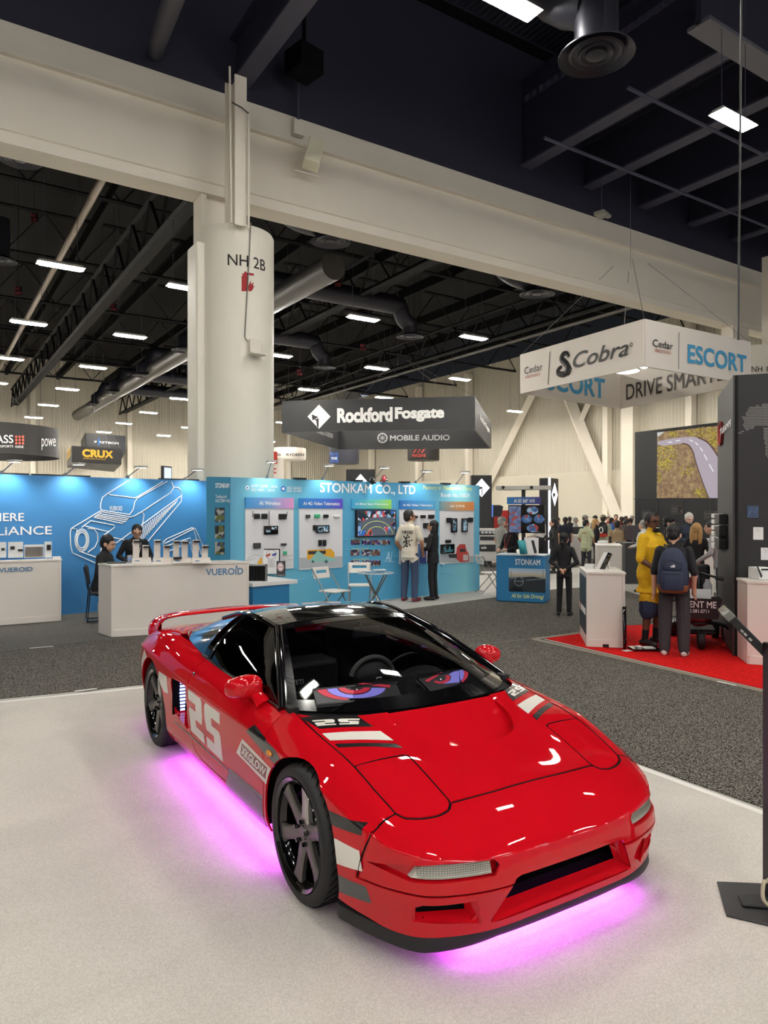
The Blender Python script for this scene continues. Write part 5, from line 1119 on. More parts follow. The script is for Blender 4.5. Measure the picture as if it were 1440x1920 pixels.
# drape, cabinet, leaflets
dx, dy = D(500,11.4); e = root('side_drape', (4.55,10.9,0), 'black cloth drape hanging from a low rail between the two booths', 'drape'); A0, A1 = Vector((4.50,10.75,0)), Vector((4.42,11.42,0)); A0 = Vector((*G(499,1061,.90),0)); A1 = Vector((*G(466,1061,.90),0))
b = MB(); n = 26; vs = []
for i in range(n+1):
    p = A0.lerp(A1, i/n); off = .018*math.sin(i*1.7); q = Vector((off*.4,off,0))
    for z in (.02,.5,.90): vs.append((p.x+q.x,p.y+q.y,z))
b.add(vs, [(i*3+j,(i+1)*3+j,(i+1)*3+j+1,i*3+j+1) for i in range(n) for j in range(2)], 0, True); wb(b, 'cloth', mat('drape_black',(14,14,16),.85), e); wb(MB().tube([(A0.x,A0.y,0),(A0.x,A0.y,.93)], .022, 10).tube([(A0.x,A0.y,.91),(A1.x,A1.y,.91)], .018, 10), 'rail_frame', STEEL, e)
kx, ky = G(505,1092,.66); k2 = G(558,1087,.66); e = root('low_cabinet', (kx,ky,0), 'low blue cabinet with white top beside the black drape', 'cabinet'); fk = Face((kx-.25,ky+.02),(k2[0],k2[1])); b = MB(); fk.box(b, .0, fk.L-.14, .02, .60, -1.25, 1.22); wb(b, 'carcass', TEAL, e); b = MB(); fk.box(b, -.02, fk.L, .60, .66, -1.28, 1.28); wb(b, 'cabinet_top', mat('top_white',(228,228,226),.4), e, bevel=.004)
def sign_frame(px0, px1, py0, py1, d, label, m_, build):
    A_, B_ = D(px0,d), D(px1,d); f = Face(A_,B_); z1, z0 = f.uv((px0+px1)/2,py0)[1], f.uv((px0+px1)/2,py1)[1]; e = root('sign_frame', (*A_,z0), label, 'sign'); b = MB(); f.box(b, 0, f.L, z0, z1, -.012, .012); wb(b, 'frame_board', m_, e); build(f, e, z0, z1); return e
def s1(f, e, z0, z1):
    b = MB(); f.rect(b, 494, 1031, 523, 1076, .001, .002); wb(b, 'sheet', PRINTW, e); cu, cz = f.uv(508.5,1040); r = .085; b = MB(); b.tube([f.P(cu+r*math.cos(t),cz+r*math.sin(t),.004) for t in np.linspace(0,2*PI,24,endpoint=False)], .004, 4, closed=True); wb(b, 'globe_print', GRY, e)
    b = MB(); f.poly(b, [(498,1041),(507,1037),(507,1041),(500,1045)], .006, 0); f.poly(b, [(510,1039),(519,1036),(518,1041),(511,1043)], .006, 1); wb(b, 'arrow_print', [mat('arrow_red',(190,70,50),.5),mat('arrow_blue',(70,80,160),.5)], e)
    for k in range(4): f.text('STONKAM Co.', BLACK, e, 502, 1051+k*3.4, 516, 1053.3+k*3.4, .004)
sign_frame(492, 525, 1029, 1077, 12.35, 'white framed sign with red and blue arrows on the low cabinet', BLACK, s1)
def s2(f, e, z0, z1):
    cu, cz = f.uv(526,1063); b = MB(); b.add([f.P(cu+.055*math.cos(t),cz+.075*math.sin(t),.002) for t in np.linspace(0,2*PI,24,endpoint=False)], [tuple(range(24))]); wb(b, 'round_print', PRINTW, e); b = MB(); b.tube([f.P(cu+.044*math.cos(t),cz+.06*math.sin(t),.004) for t in np.linspace(0,2*PI,24,endpoint=False)], .005, 4, closed=True).tube([f.P(cu-.03,cz,.004),f.P(cu+.03,cz,.004)], .005, 4); wb(b, 'red_mark', mat('mark_red',(190,60,60),.5), e)
    f.text('MADE IN', PRINTW, e, 520, 1077.5, 533, 1079.5, .002)
sign_frame(518.5, 535, 1052, 1081, 11.98, 'small dark card with round red emblem beside the framed sign', DGREY, s2)
# white folding chairs and the round table
CHW = mat('chair_white',(232,228,220),.4)
def folding_chair(p, rz, label, src=[None]):
    if src[0] is None:
        e = empty('folding_chair'); src[0] = e
        MB().prism([(-.20,-.20),(.20,-.20),(.21,.15),(.14,.20),(-.14,.20),(-.21,.15)], .43, .455).build('seat', CHW, e, bevel=.01)
        R = Matrix.Rotation(-.22,3,'X'); b = MB(); b.box((0,.30,.80),(.40,.022,.055),M=R).box((0,.273,.68),(.40,.022,.09),M=R).box((-.165,.287,.745),(.07,.022,.10),M=R).box((.165,.287,.745),(.07,.022,.10),M=R); b.build('backrest', CHW, e, bevel=.006)
        for s in (-1,1):
            MB().tube([(s*.205,.31,.82),(s*.205,.02,.42),(s*.205,-.24,.01)], .011, 8).build('front_leg', STEEL, e); MB().tube([(s*.18,-.10,.43),(s*.18,.30,.01)], .011, 8).build('rear_leg', STEEL, e)
        MB().tube([(-.205,-.20,.08),(.205,-.20,.08)], .009, 6).build('stretcher', STEEL, e); MB().tube([(-.18,.26,.06),(.18,.26,.06)], .009, 6).build('stretcher', STEEL, e)
    else: e = copy_tree(src[0])
    e.location = (p[0],p[1],0); e.rotation_euler = (0,0,rz); tag(e, label, 'chair', 'white folding chairs'); return e
folding_chair(G(626,1107,.45), .35, 'white folding chair turned sideways, left of the glass table'); folding_chair(G(675,1096,.45), -.50, 'white folding chair facing us directly behind the glass table'); folding_chair(G(922,1112), 1.25, 'white folding chair half hidden behind the blue counter')
tx, ty = D(704,11.9); e = empty('round_table', (tx,ty,0), .3, 'round glass table on crossed chrome legs', 'table'); MB().lathe([(0,.735),(.31,.735),(.315,.742),(.31,.75),(0,.75)], 48).build('table_top', mat('table_glass',(206,216,218),.15), e)
for k in range(4):
    a = k*PI/2; MB().tube([(.25*math.cos(a),.25*math.sin(a),.735),(.02*math.cos(a+1.2),.02*math.sin(a+1.2),.38),(-.33*math.cos(a),-.33*math.sin(a),.01)], .013, 8).build('leg', CHROME, e)
for k in range(4): tag(MB().box((tx-.1+.07*k,ty+.05*((k%2)*2-1),.757+.009*k),(.15,.21,.008),.4*k).build('brochure', PRINTW if k % 2 else mat('brochure_blue',(120,170,200),.5)), ['white brochure lying leftmost on the glass table','blue brochure second from the left on the glass table','white brochure lying near the right edge of the glass table','blue brochure topmost at the right of the glass table'][k], 'brochure', 'brochures on the glass table')
# ---- turquoise counter with dashboard picture
bl, br = G(930,1128), G(1022.5,1132.5); fc = Face(bl, br); e = root('promo_counter', ((bl[0]+br[0])/2,(bl[1]+br[1])/2,0), 'blue promotion counter with dashboard picture and yellow slogan', 'counter')
h = fc.uv(976,1040)[1]; pts = [bl]+[tuple(fc.P(u,0,.0 if u in (0,fc.L) else .04)[:2]) for u in (fc.L*.12,)]+[br]; back = Vector((-fc.n.x,-fc.n.y,0))*.55
poly = [(bl[0],bl[1]),(br[0],br[1]),(br[0]+back.x,br[1]+back.y),(bl[0]+back.x,bl[1]+back.y)]; wb(MB().prism(poly, .01, h-.02), 'carcass', TEAL, e, bevel=.02); wb(MB().prism([(p[0]+fc.n.x*.01,p[1]+fc.n.y*.01) for p in poly], h-.02, h), 'counter_top', mat('top_pale',(200,214,222),.4), e)
fc.text('STONKAM', PRINTW, e, 966, 1048.5, 1013, 1059.5, .004, bold=.025)
b = MB(); fc.rect(b, 954, 1066, 1023, 1110, .002, .003); wb(b, 'photo_ground', grad('desert_print', [(0,(40,52,60)),(.55,(60,74,84)),(.62,(150,150,140)),(.75,(196,186,160)),(.85,(190,200,210)),(1,(150,190,214))], (0,0,fc.uv(990,1110)[1]), (0,0,fc.uv(990,1066)[1])), e)
b = MB(); DK = mat('dash_print',(36,44,50),.5); fc.poly(b, [(955,1092),(965,1083),(1000,1081),(1022,1086),(1022,1109),(955,1109)], .006); fc.poly(b, [(955,1109),(962,1100),(980,1103),(982,1109)], .006); wb(b, 'dash_print', DK, e)
cu, cz = fc.uv(973,1090); b = MB(); b.tube([fc.P(cu+.085*math.cos(t),cz+.085*math.sin(t),.008) for t in np.linspace(0,2*PI,24,endpoint=False)], .010, 4, closed=True).tube([fc.P(cu-.08,cz,.008),fc.P(cu+.08,cz,.008)], .01, 4); fc.lines(b, [[(961,1085),(958,1070)],[(1018,1086),(1019,1068)],[(985,1088),(1018,1086)]], .008, .008); wb(b, 'wheel_print', mat('wheel_print',(120,128,130),.5), e)
fc.text('All for Safe Driving!', YEL, e, 959, 1114, 1020, 1124, .004, shear=.25, bold=.01)
x, y = G(985,1041,h); f_ = Face(D(969,13.6),D(1009,13.6)); e2 = root('brochure_stand', (x,y+.15,h), 'white brochure board with black device picture on the blue counter', 'stand'); b = MB(); f_.rect(b, 983, 1008, 1009, 1040, 0, .04); wb(b, 'board', PRINTW, e2); b = MB(); f_.poly(b, [(995,1013),(1000,1013),(1006,1036),(1001,1038)], .043); wb(b, 'device_print', DGREY, e2)
e2 = root('brochure_stand', (x-.2,y+.1,h), 'teal leaflet board leaning left on the blue counter', 'stand'); b = MB(); f_.poly(b, [(969,1013),(983,1013),(988,1038),(974,1039)], .06); b.add([], []); o = wb(b, 'leaflet', mat('leaflet_teal',(60,160,170),.5), e2); sm_ = o.modifiers.new('s','SOLIDIFY'); sm_.thickness = .01; b = MB(); f_.rect(b, 972.5, 1016, 976, 1020, .061, .002); f_.rect(b, 974, 1027, 979, 1031, .061, .002); f_.text('scan here', PRINTW, e2, 978, 1018, 984, 1021, .065); wb(b, 'white_patch', PRINTW, e2)
# screen on a pole
sx0, sy0 = D(980,14.6); f_ = Face(D(953,14.6), D(1022,14.4)); e = root('screen_stand', (sx0,sy0,0), 'tall screen on black pole titled AI 3D 360, behind the blue counter', 'screen'); P3 = lambda px, py: f_.P(*f_.uv(px,py), -.08)
wb(MB().tube([(P3(981,960).x,P3(981,960).y,.02),P3(981,918)], .055, 4), 'pole', BLACK, e); b = MB(); f_.rect(b, 953.5, 947, 1022, 999.5, 0, .05); wb(b, 'screen_frame', BLACKG, e)
sc_m = lambda n, cols, s: screen_mat(n, cols, 17, .7, s); b = MB(); f_.rect(b, 955, 949, 977, 998, .052, .003); wb(b, 'screen_picture', sc_m('scr_a', [(96,110,146),(112,124,156),(84,98,132),(96,110,146),(112,124,156),(84,98,132),(160,72,66)], 1), e); b = MB()
for cx_, cy_, rx_, ry_ in ((999,957,11,7.5),(988,973,10,8),(1011,973,10,8),(999,990,11,7.5)): f_.poly(b, [(cx_+rx_*math.cos(t), cy_+ry_*math.sin(t)) for t in np.linspace(0,2*PI,20,endpoint=False)], .053)
wb(b, 'screen_views', sc_m('scr_b', [(60,90,136),(106,138,172),(70,100,140),(150,176,196),(40,60,90),(90,120,156),(150,64,64)], 4), e)
b = MB(); a = f_.rect(b, 951, 932, 1014.5, 945.5, .02, .03); wb(b, 'title_bar', grad('avs_blend', [(0,(44,120,180)),(1,(60,50,120))], tuple(f_.P(a[0],0)), tuple(f_.P(a[1],0))), e); f_.text('AI 3D 360° AVS', PRINTW, e, 964, 935.5, 1003, 942.5, .052, bold=.012)
b = MB(); f_.box(b, f_.uv(930,914)[0], f_.uv(1032,914)[0], f_.uv(980,918)[1], f_.uv(980,911)[1], -.45, .5); wb(b, 'camera_bar', mat('bar_grey',(196,192,182),.4), e); b = MB()
for px in (944,997): b.ball(f_.P(*f_.uv(px,914),.06), .035, 10)
wb(b, 'bar_camera', BLACK, e)
# ---- hanging signs
def ring_sign(name, cor, z0, z1, th, m, label, wires=True):
    """cor: [(px, depth)...] corner posts seen from the camera; closed ring of fabric panels"""
    pts = [D(px,d) for px, d in cor]; cxy = (sum(p[0] for p in pts)/len(pts), sum(p[1] for p in pts)/len(pts)); e = root(name, (*cxy,z0), label, 'hanging sign'); fs_ = []
    n = len(pts)
    for i in range(n):
        f = Face(pts[i], pts[(i+1) % n]); b = MB(); f.box(b, 0, f.L, z0, z1, -th/2, th); wb(b, 'sign_panel', m, e); fs_.append(f)
    b = MB()
    for p in pts: b.tube([(*p,z1),(*(Vector(cxy).lerp(Vector(p),.15)),z1+2.6)], .008, 4)
    b.tube([(*cxy,z1+2.5),(*cxy,15.1)], .01, 4); wb(b, 'suspension_wire', STEEL, e); return e, fs_
SIGNW = mat('sign_fabric', (222,214,204), .6); ESC = mat('escort_blue', (66,152,196), .5); INK = mat('sign_ink', (26,25,26), .5); RDI = mat('sign_red_ink', (170,80,62), .5)
e, f = ring_sign('hanging_sign', [(976.5,22.35),(1208,18.2),(1406,20.66),(1163,25.6)], 5.47, 6.69, .06, SIGNW, 'white square hanging sign lettered for radar brands over the right booth')
def quadtext(face, txt, m, x0, ya, x1, yb, h, off=.05, **k):      # baseline from (x0,ya) to (x1,yb), cap height h px at left
    u0, z0 = face.uv(x0,ya); u1, _ = face.uv(x1,yb); zt = face.uv(x0,ya-h)[1]; return face.text_uv(txt, m, e, u0, u1, z0, zt, off, **k)
z = lambda x, y: (970+x/5.76, 600+y/5.76)
quadtext(f[0], 'Cedar', INK, *z(88,590), *z(285,555), 13, bold=.005); quadtext(f[0], 'electronics', RDI, *z(98,636), *z(258,604), 7)
quadtext(f[0], 'Cobra', INK, *z(612,528), *z(1215,392), 29, bold=.012, shear=.3)
b = MB(); f[0].lines(b, [[z(362,345),z(340,700)]], .012, .04); wb(b, 'divider_line', mat('line_grey',(120,116,110),.5), e)
b = MB(); q = [z(*p) for p in ((568,398),(545,362),(508,372),(488,420),(520,455),(552,500),(548,560),(505,590),(452,575),(455,535),(490,505))]; pts = [f[0].P(*f[0].uv(*p),.045) for p in spline(q,40)]; b.tube(pts, [.05+.05*math.sin(PI*i/39) for i in range(40)], 4, flat=(1,.4)); wb(b, 'snake_emblem', INK, e); b = MB(); f[0].lines(b, [[z(575,490),z(595,530),z(580,575),z(560,598)]], .02, .045); f[0].lines(b, [[z(1243+14*math.cos(t),268+20*math.sin(t)) for t in np.linspace(0,2*PI,14)]], .008, .045); wb(b, 'emblem_strokes', INK, e)
y = lambda a, b_: (1200+a/6, 600+b_/6)
quadtext(f[1], 'Cedar', INK, *y(128,300), *y(352,340), 14, bold=.005); quadtext(f[1], 'electronics', RDI, *y(148,360), *y(328,395), 8); quadtext(f[1], 'ESCORT', ESC, *y(520,484), *y(1180,590), 35.5, bold=.03)
b = MB(); f[1].lines(b, [[y(424,145),y(420,555)]], .012, .04); wb(b, 'divider_line', mat('line_grey',(120,116,110),.5), e)
fi = Face(D(1379+27,20.66), D(1163,25.6)); g1 = Face(D(976.5,22.35),D(1163,25.6)); g2 = Face(D(1163,25.6),D(1406,20.66))
u1, z0 = g1.uv(1132,746); u0 = g1.uv(1005,716)[0]; g1.text_uv('ESCORT', ESC, e, u0, u1, 5.72, 6.42, .05, bold=.03); u0, _ = g2.uv(1176,745); g2.text_uv('DRIVE SMARTER', mat('ink_brown',(70,64,60),.5), e, u0, u0+4.6, 5.72, 6.28, .05, bold=.012)
wb(MB().ball(PD(1176,696,21), (.35,.35,.06), 16), 'sign_light', mat('lamp_panel', (255,250,240), .4), e)
# black loudspeaker-brand ring
RFB = mat('rf_black', (36,37,40), .55); e, f = ring_sign('hanging_sign', [(530,33.5),(889,32.1),(920,42),(634,42.7)], 5.5, 6.98, .08, RFB, 'long black hanging sign of an audio brand with white diamond emblem')
q = lambda a, b_: (520+a/3.512, 735+b_/3.512)
b = MB(); f[0].poly(b, [q(200,163),q(276,84),q(352,163),q(276,243)], .05, 0); f[0].poly(b, [q(228,148),q(272,166),q(244,184),q(232,186)], .052, 1); f[0].poly(b, [q(245,184),q(274,172),q(274,240),q(262,226),q(258,190)], .052, 1); wb(b, 'diamond_emblem', [PRINTW,RFB], e)
quadtext(f[0], 'Rockford', PRINTW, *q(395,205), *q(760,200), 28, bold=.06); quadtext(f[0], 'Fosgate', PRINTW, *q(775,200), *q(1100,194), 28, bold=.06); quadtext(f[1], 'Rockford Fosgate', PRINTW, 898, 790, 916, 812, 14, .06, bold=.03)
gi = Face(D(634,42.7),D(920,42)); quadtext(gi, 'MOBILE AUDIO', mat('rf_grey',(170,170,172),.5), *q(742,322), *q(1135,318), 10.5, .07, bold=.03); cu, cz = gi.uv(*q(693,304)); b = MB(); b.tube([gi.P(cu+.27*math.cos(t),cz+.27*math.sin(t),.07) for t in np.linspace(0,2*PI,24,endpoint=False)], .05, 4, closed=True)
for k in range(8): b.tube([gi.P(cu,cz,.07),gi.P(cu+.26*math.cos(k*PI/4),cz+.26*math.sin(k*PI/4),.07)], .02, 4)
wb(b, 'wheel_emblem', mat('rf_grey',(170,170,172),.5), e); gl = Face(D(530,33.5),D(634,42.7)); quadtext(gl, 'MOBILE AUDIO', mat('rf_grey',(170,170,172),.5), 590, 811, 622, 822, 9, .07, bold=.03)
# yellow-lettered black box sign and the dark one behind
CRX = mat('crux_black',(22,21,22),.5); YLO = mat('crux_yellow',(214,164,40),.5); p = [(136,42),(226.5,44),(213,52),(126.5,47)]; e, f = ring_sign('hanging_sign', p, 4.70, 5.66, .08, CRX, 'black box sign with thick yellow lettering above the blue wall'); wb(MB().prism([D(*a) for a in p], 4.69, 4.72), 'sign_floor', CRX, e)
s_ = lambda a, b_: (a/5.54, 780+b_/5.54); quadtext(f[0], 'CRUX', YLO, *s_(850,425), *s_(1172,438), 15, bold=.06); quadtext(f[0], 'INTERFACING SOLUTIONS', YLO, *s_(862,447), *s_(1095,452), 2.6); quadtext(f[3], 'CRUX', YLO, *s_(704,462), *s_(745,455), 18, bold=.04)
FST = mat('first_black',(30,31,36),.5); e, f = ring_sign('hanging_sign', [(161,55),(234.5,57),(225,66),(152.5,61)], 6.5, 7.85, .08, FST, 'dark box sign with thin white lettering behind the yellow-lettered one'); quadtext(f[0], 'F RSTECH', PRINTW, *s_(978,280), *s_(1228,292), 4, .06, bold=.03); b = MB(); f[0].lines(b, [[s_(1023,235),s_(1023,305)]], .06, .06); wb(b, 'blue_stroke', mat('stroke_blue',(50,110,180),.5,emit=.3), e)
# round brown-black sign at the left edge
SGB = mat('bass_black',(34,32,33),.5); ccx2, ccy2 = D(-14,30.5); R_ = 2.62; e = root('hanging_sign', (ccx2,ccy2,4.1), 'round dark hanging sign with red dot grid at the left edge', 'hanging sign'); wb(MB().lathe([(R_,4.12),(R_*.985,4.7),(R_,5.35),(R_-.06,5.35),(R_-.06,4.12),(R_,4.12)], 64, c=(ccx2,ccy2,0)), 'sign_ring', SGB, e)
def cyl_pt(px, py, C=(ccx2,ccy2), R=R_+.012):
    k = (px-720)/F_PX; dx, dy = k*CT_+ST_, -k*ST_+CT_; A = dx*dx+dy*dy; B = -2*(dx*C[0]+dy*C[1]); K = C[0]**2+C[1]**2-R*R; t = (-B-math.sqrt(max(0,B*B-4*A*K)))/(2*A); return Vector((t*dx,t*dy,CAM_H+(960-py)/F_PX*t))
def cyl_text(txt, x0, y0, x1, h, m, C=(ccx2,ccy2), R=R_+.012, **kw):
    vs, fs = text_mesh(txt, 1., **kw); xs = [v.x for v in vs]; ys = [v.y for v in vs]; b = MB(); b.add([cyl_pt(x0+(v.x-min(xs))/(max(xs)-min(xs))*(x1-x0), y0-(v.y-min(ys))/(max(ys)-min(ys))*h, C, R) for v in vs], fs); return wb(b, 'lettering', m, e)
cyl_text('BASS', -18, 831, 25, 15.5, PRINTW, bold=.02); cyl_text('POWERSPORTS', -20, 839, 24.5, 4.5, PRINTW, bold=.01); cyl_text('MARINE', 28.5, 840, 44, 4.5, PRINTW, bold=.01); cyl_text('powe', 78, 844, 104.5, 22, PRINTW, bold=.0)
b = MB()
for i in range(3):
    for j in range(3): b.add([cyl_pt(30.5+6.3*i+2.4*math.cos(t), 819+6*j+2.6*math.sin(t)) for t in np.linspace(0,2*PI,12,endpoint=False)], [tuple(range(12))])
wb(b, 'red_dot_grid', mat('dot_red',(220,110,90),.5), e); b = MB()
for a in (.5,2.2,4.2): b.tube([(ccx2+R_*math.cos(a),ccy2+R_*math.sin(a),5.35),(ccx2,ccy2,7.6)], .01, 4)
wb(b.tube([(ccx2,ccy2,7.6),(ccx2,ccy2,15.1)], .01, 4), 'suspension_wire', STEEL, e)
def drum_sign(px, d, r, z0, z1, m, label, bands):
    global e
    C = D(px,d); e = root('hanging_sign', (*C,z0), label, 'hanging sign'); wb(MB().lathe([(r*.97,z0),(r,z0+.1),(r,z1),(0,z1)], 40, c=(C[0],C[1],0)).lathe([(0,z0+.02),(r*.97,z0)], 40, c=(C[0],C[1],0)), 'drum', m, e); wb(MB().tube([(C[0],C[1],z1),(C[0],C[1],15.1)], .02, 4), 'suspension_wire', STEEL, e)
    for t, x0, y0, x1, h, mm in bands: cyl_text(t, x0, y0, x1, h, mm, C, r+.02, bold=.02)
drum_sign(541, 56, 1.36, 5.85, 6.75, SIGNW, 'small white drum sign with black lettering right of the column', [('RYDEEN',537,855,570,5,INK),('RYDEEN',512.5,855,527,5,INK)])
drum_sign(645, 54, 1.15, 5.4, 7.0, mat('drum_navy',(48,50,62),.5), 'dark drum sign with blue patch under the black audio sign', [('DS18',619,868,634,20,mat('drum_blue',(60,110,200),.5)),('POWER',621,862,632,5,PRINTW)])
drum_sign(794, 58, 1.3, 5.95, 7.1, mat('drum_black',(30,27,28),.5), 'black drum sign with red lettering under the black audio sign', [('MASSIVE',773,857,798,6,mat('drum_red',(190,60,50),.5)),('///',774,849,797,7,mat('drum_red',(190,60,50),.5))])
cpx = D(514,30); e = root('aisle_sign', (*cpx,0), 'white post sign with red letter C behind the turquoise wall', 'sign'); f_ = Face(D(505,30),D(532,30)); b = MB(); f_.box(b, 0, f_.L, 2.6, 4.05, -.05, .05); wb(b, 'board', SIGNW, e); f_.text('C', mat('sign_red',(190,50,40),.5), e, 512, 877.5, 518.5, 888, .01, bold=.06); b = MB(); f_.rect(b, 512.5, 847, 520, 869, 0, .06); wb(b, 'red_block', mat('sign_red',(190,50,40),.5), e); wb(MB().tube([(cpx[0],cpx[1],0),(cpx[0],cpx[1],2.6)], .04, 8), 'post', STEEL, e)
# ---- far audio booth: totems, display wall, tables
TOT = mat('totem_black',(40,40,42),.5); TL = mat('totem_light',(245,245,250),.4,emit=1.1,ecol=(240,244,255))
def totem(px0, px1, py0, d, label, side=False):
    f_ = Face(D(px0,d),D(px1,d+(.8 if side else 0))); e = root('light_totem', (*f_.P(f_.L/2,0)[:2],0), label, 'totem', 'diamond totems'); zt = f_.uv((px0+px1)/2,py0)[1]; b = MB(); f_.box(b, 0, f_.L, .02, zt, -.4, .4); wb(b, 'body', TOT, e)
    cu, cz = f_.L/2, zt-f_.L*.62; rr = f_.L*.40; b = MB(); b.add([f_.P(cu-rr,cz,.01),f_.P(cu,cz-rr*1.15,.01),f_.P(cu+rr,cz,.01),f_.P(cu,cz+rr*1.15,.01)], [(0,1,2,3)], 0); b.add([f_.P(cu-rr*.62,cz+rr*.15,.014),f_.P(cu-rr*.5,cz-rr*.3,.014),f_.P(cu,cz-rr*.1,.014),f_.P(cu,cz-rr*.95,.014),f_.P(cu+rr*.1,cz-rr*.95,.014),f_.P(cu+rr*.1,cz+rr*.1,.014)], [(0,1,2,3,4,5)], 1); wb(b, 'diamond_emblem', [TL,TOT], e)
    if side: b = MB(); f_.box(b, -.09, 0, .02, zt, -.05, .06); wb(b, 'edge_light', TL, e)
totem(649, 703, 880, 26, 'black totem with lit diamond rising behind the company name'); totem(884, 922, 891, 24, 'black totem with lit diamond right of the turquoise wall'); totem(1032, 1047, 897, 25, 'narrow totem with white light edge right of the pole screen', True)
x, y, _ = PD(318,888,26); f_ = Face(D(306,26),D(322,26.5)); e = root('lit_display', (x,y,0), 'lit narrow panel standing behind the blue wall', 'display'); b = MB(); f_.box(b, 0, f_.L, .02, f_.uv(314,874)[1], -.1, .1); wb(b, 'panel_frame', TOT, e); b = MB(); f_.box(b, .06, f_.L-.06, 2.0, f_.uv(314,877)[1], .0, .02); wb(b, 'lit_face', mat('lit_blue',(190,205,235),.4,emit=.7), e)
def wbox(name, px0, px1, py0, py1, d, dep, m, label, cat, group=None, bev=0):
    f_ = Face(D(px0,d),D(px1,d)); z1, z0 = f_.uv((px0+px1)/2,py0)[1], max(.012, f_.uv((px0+px1)/2,py1)[1]); b = MB(); f_.box(b, 0, f_.L, z0, z1, -dep, dep); o = b.build(name, m, bevel=bev); tag(o, label, cat, group); return o, f_
e, f_ = wbox('display_wall', 896, 926, 968, 1042, 24.8, .5, TOT, 'dark display plinth under the blue speaker screen', 'plinth')
e = root('speaker_screen', (*D(915,24.4),1.6), 'bright blue screen with a black loudspeaker picture', 'screen'); f_ = Face(D(898,24.4),D(939,24.4)); b = MB(); f_.rect(b, 900, 946, 924, 969, 0, .06, 0); f_.rect(b, 924, 947, 939, 969, 0, .06, 1); wb(b, 'screen_face', [mat('scr_blue',(90,130,215),.3,emit=.7,ecol=(90,130,215)),DGREY], e); cu, cz = f_.uv(908,959); b = MB(); b.add([f_.P(cu+.16*math.cos(t),cz+.2*math.sin(t),.065) for t in np.linspace(0,2*PI,20,endpoint=False)], [tuple(range(20))]); f_.rect(b, 913, 951, 919, 961, .062, .004); f_.lines(b, [[(926+4*k,966),(929+4*k,949)] for k in range(4)], .05, .066); wb(b, 'speaker_picture', BLACK, e); wb(MB().tube([(*D(913,24.5),.0),(*D(913,24.5),1.8)], .05, 8), 'screen_post', BLACK, e)
RDB = mat('booth_red',(200,44,38),.5); wbox('red_panel', 938, 956, 957, 1052, 26.5, .3, RDB, 'tall red panel behind the man in the grey cap', 'panel'); wbox('red_panel', 921, 945, 968, 1055, 25.6, .3, RDB, 'low red panel left of the man in the grey cap', 'panel')
o, f_ = wbox('product_table', 898, 936, 992, 1052, 22.5, 1.2, mat('table_white',(214,210,204),.5), 'white display table with black trays right of the turquoise wall', 'table'); b = MB()
for k in range(2): f_.rect(b, 899+1*k, 996+10*k, 931, 1003+10*k, .002, .02)
f_.rect(b, 899, 1021, 930, 1034, .002, .02); wb(b, 'black_tray', TOT, o); b = MB()
for k in range(4): f_.rect(b, 902+7*k, 997, 907+7*k, 1000, .024, .02)
wb(b, 'small_part', PRINTW, o); f_.text('audio', PRINTW, o, 902, 1024, 912, 1029, .025, bold=.03)
for k, (a, b_, y0, y1, d, dp) in enumerate(((1066,1120,1005,1066,27,1.0),(1128,1168,1010,1060,24,.5),(1075,1092,1003,1064,24,.6))):
    wbox('product_table', a, b_, y0, y1, d, dp, mat('table_white',(214,210,204),.5), ['long white table behind the people in the middle distance','thin white shelf beside the man in the dark jacket','white panel table behind the woman in plaid'][k], 'table')
wbox('dark_bench', 1070, 1100, 988, 1004, 26.8, .6, TOT, 'black tray bench behind the man in the pale green shirt', 'bench')
wbox('dark_counter', 1172, 1206, 1018, 1095, 17.4, .7, TOT, 'dark bar counter left of the man in the yellow jersey', 'counter'); wbox('white_counter', 1318, 1338, 1010, 1134, 13.5, .5, CTR, 'white bar counter beside the blonde woman', 'counter'); wbox('dark_display', 1172, 1200, 985, 1012, 19, .4, mat('dark_panel',(60,52,54),.4), 'dark wide display panel behind the white-shirted man', 'panel')
# ---- white pedestals
def pedestal(FL, FR, BLk, h, label, side=None):
    e, F_ = counter('white_pedestal', FL, FR, BLk, h, CTR, label); Fs = Face(BLk, FL)
    if side:
        b = MB(); Fs.box(b, .06, Fs.L-.05, .16, h-.08, 0, .008); wb(b, 'side_print', mat('side_print',(38,46,56),.4), e); b = MB(); Fs.box(b, .06, Fs.L-.05, h*.42, h*.50, .008, .004, 0); wb(b, 'print_band', PRINTW, e); b = MB(); Fs.box(b, .2, .30, h*.40, h*.55, .012, .003); wb(b, 'red_mark', RDI, e)
    b = MB(); F_.box(b, F_.L*.42, F_.L*.58, .012, .05, .0125, .002); wb(b, 'foot_notch', BLACK, e); return e
p1 = pedestal(G(1099.7,1213.7), G(1171.8,1216.2), G(1087,1190), .98, 'white pedestal with slanted black device, on the corner of the red carpet', True)
p2 = pedestal(G(1118,1108), G(1166,1110), G(1116,1098), 1.02, 'white pedestal in the grey aisle behind the slanted black device'); 
dp = Vector((*G(1126,1072,.98),.98)); f_ = Face(D(1100,9.75),D(1160,9.75)); e = root('slanted_device', (dp.x,dp.y,.98), 'black phone-shaped device propped on a white box', 'device')
b = MB(); f_.poly(b, [(1117,1072),(1136,1034.5),(1144,1038),(1126,1075)], .10); o = wb(b, 'device_front', BLACKG, e); o.modifiers.new('s','SOLIDIFY').thickness = .05
b = MB(); f_.poly(b, [(1112,1066),(1128,1035),(1136,1034.5),(1117,1072)], .098); o = wb(b, 'device_side', PRINTW, e); b = MB()
for k in range(4): f_.rect(b, 1123+4*k, 1063-8*k, 1129+4*k, 1067-8*k, .103, .003)
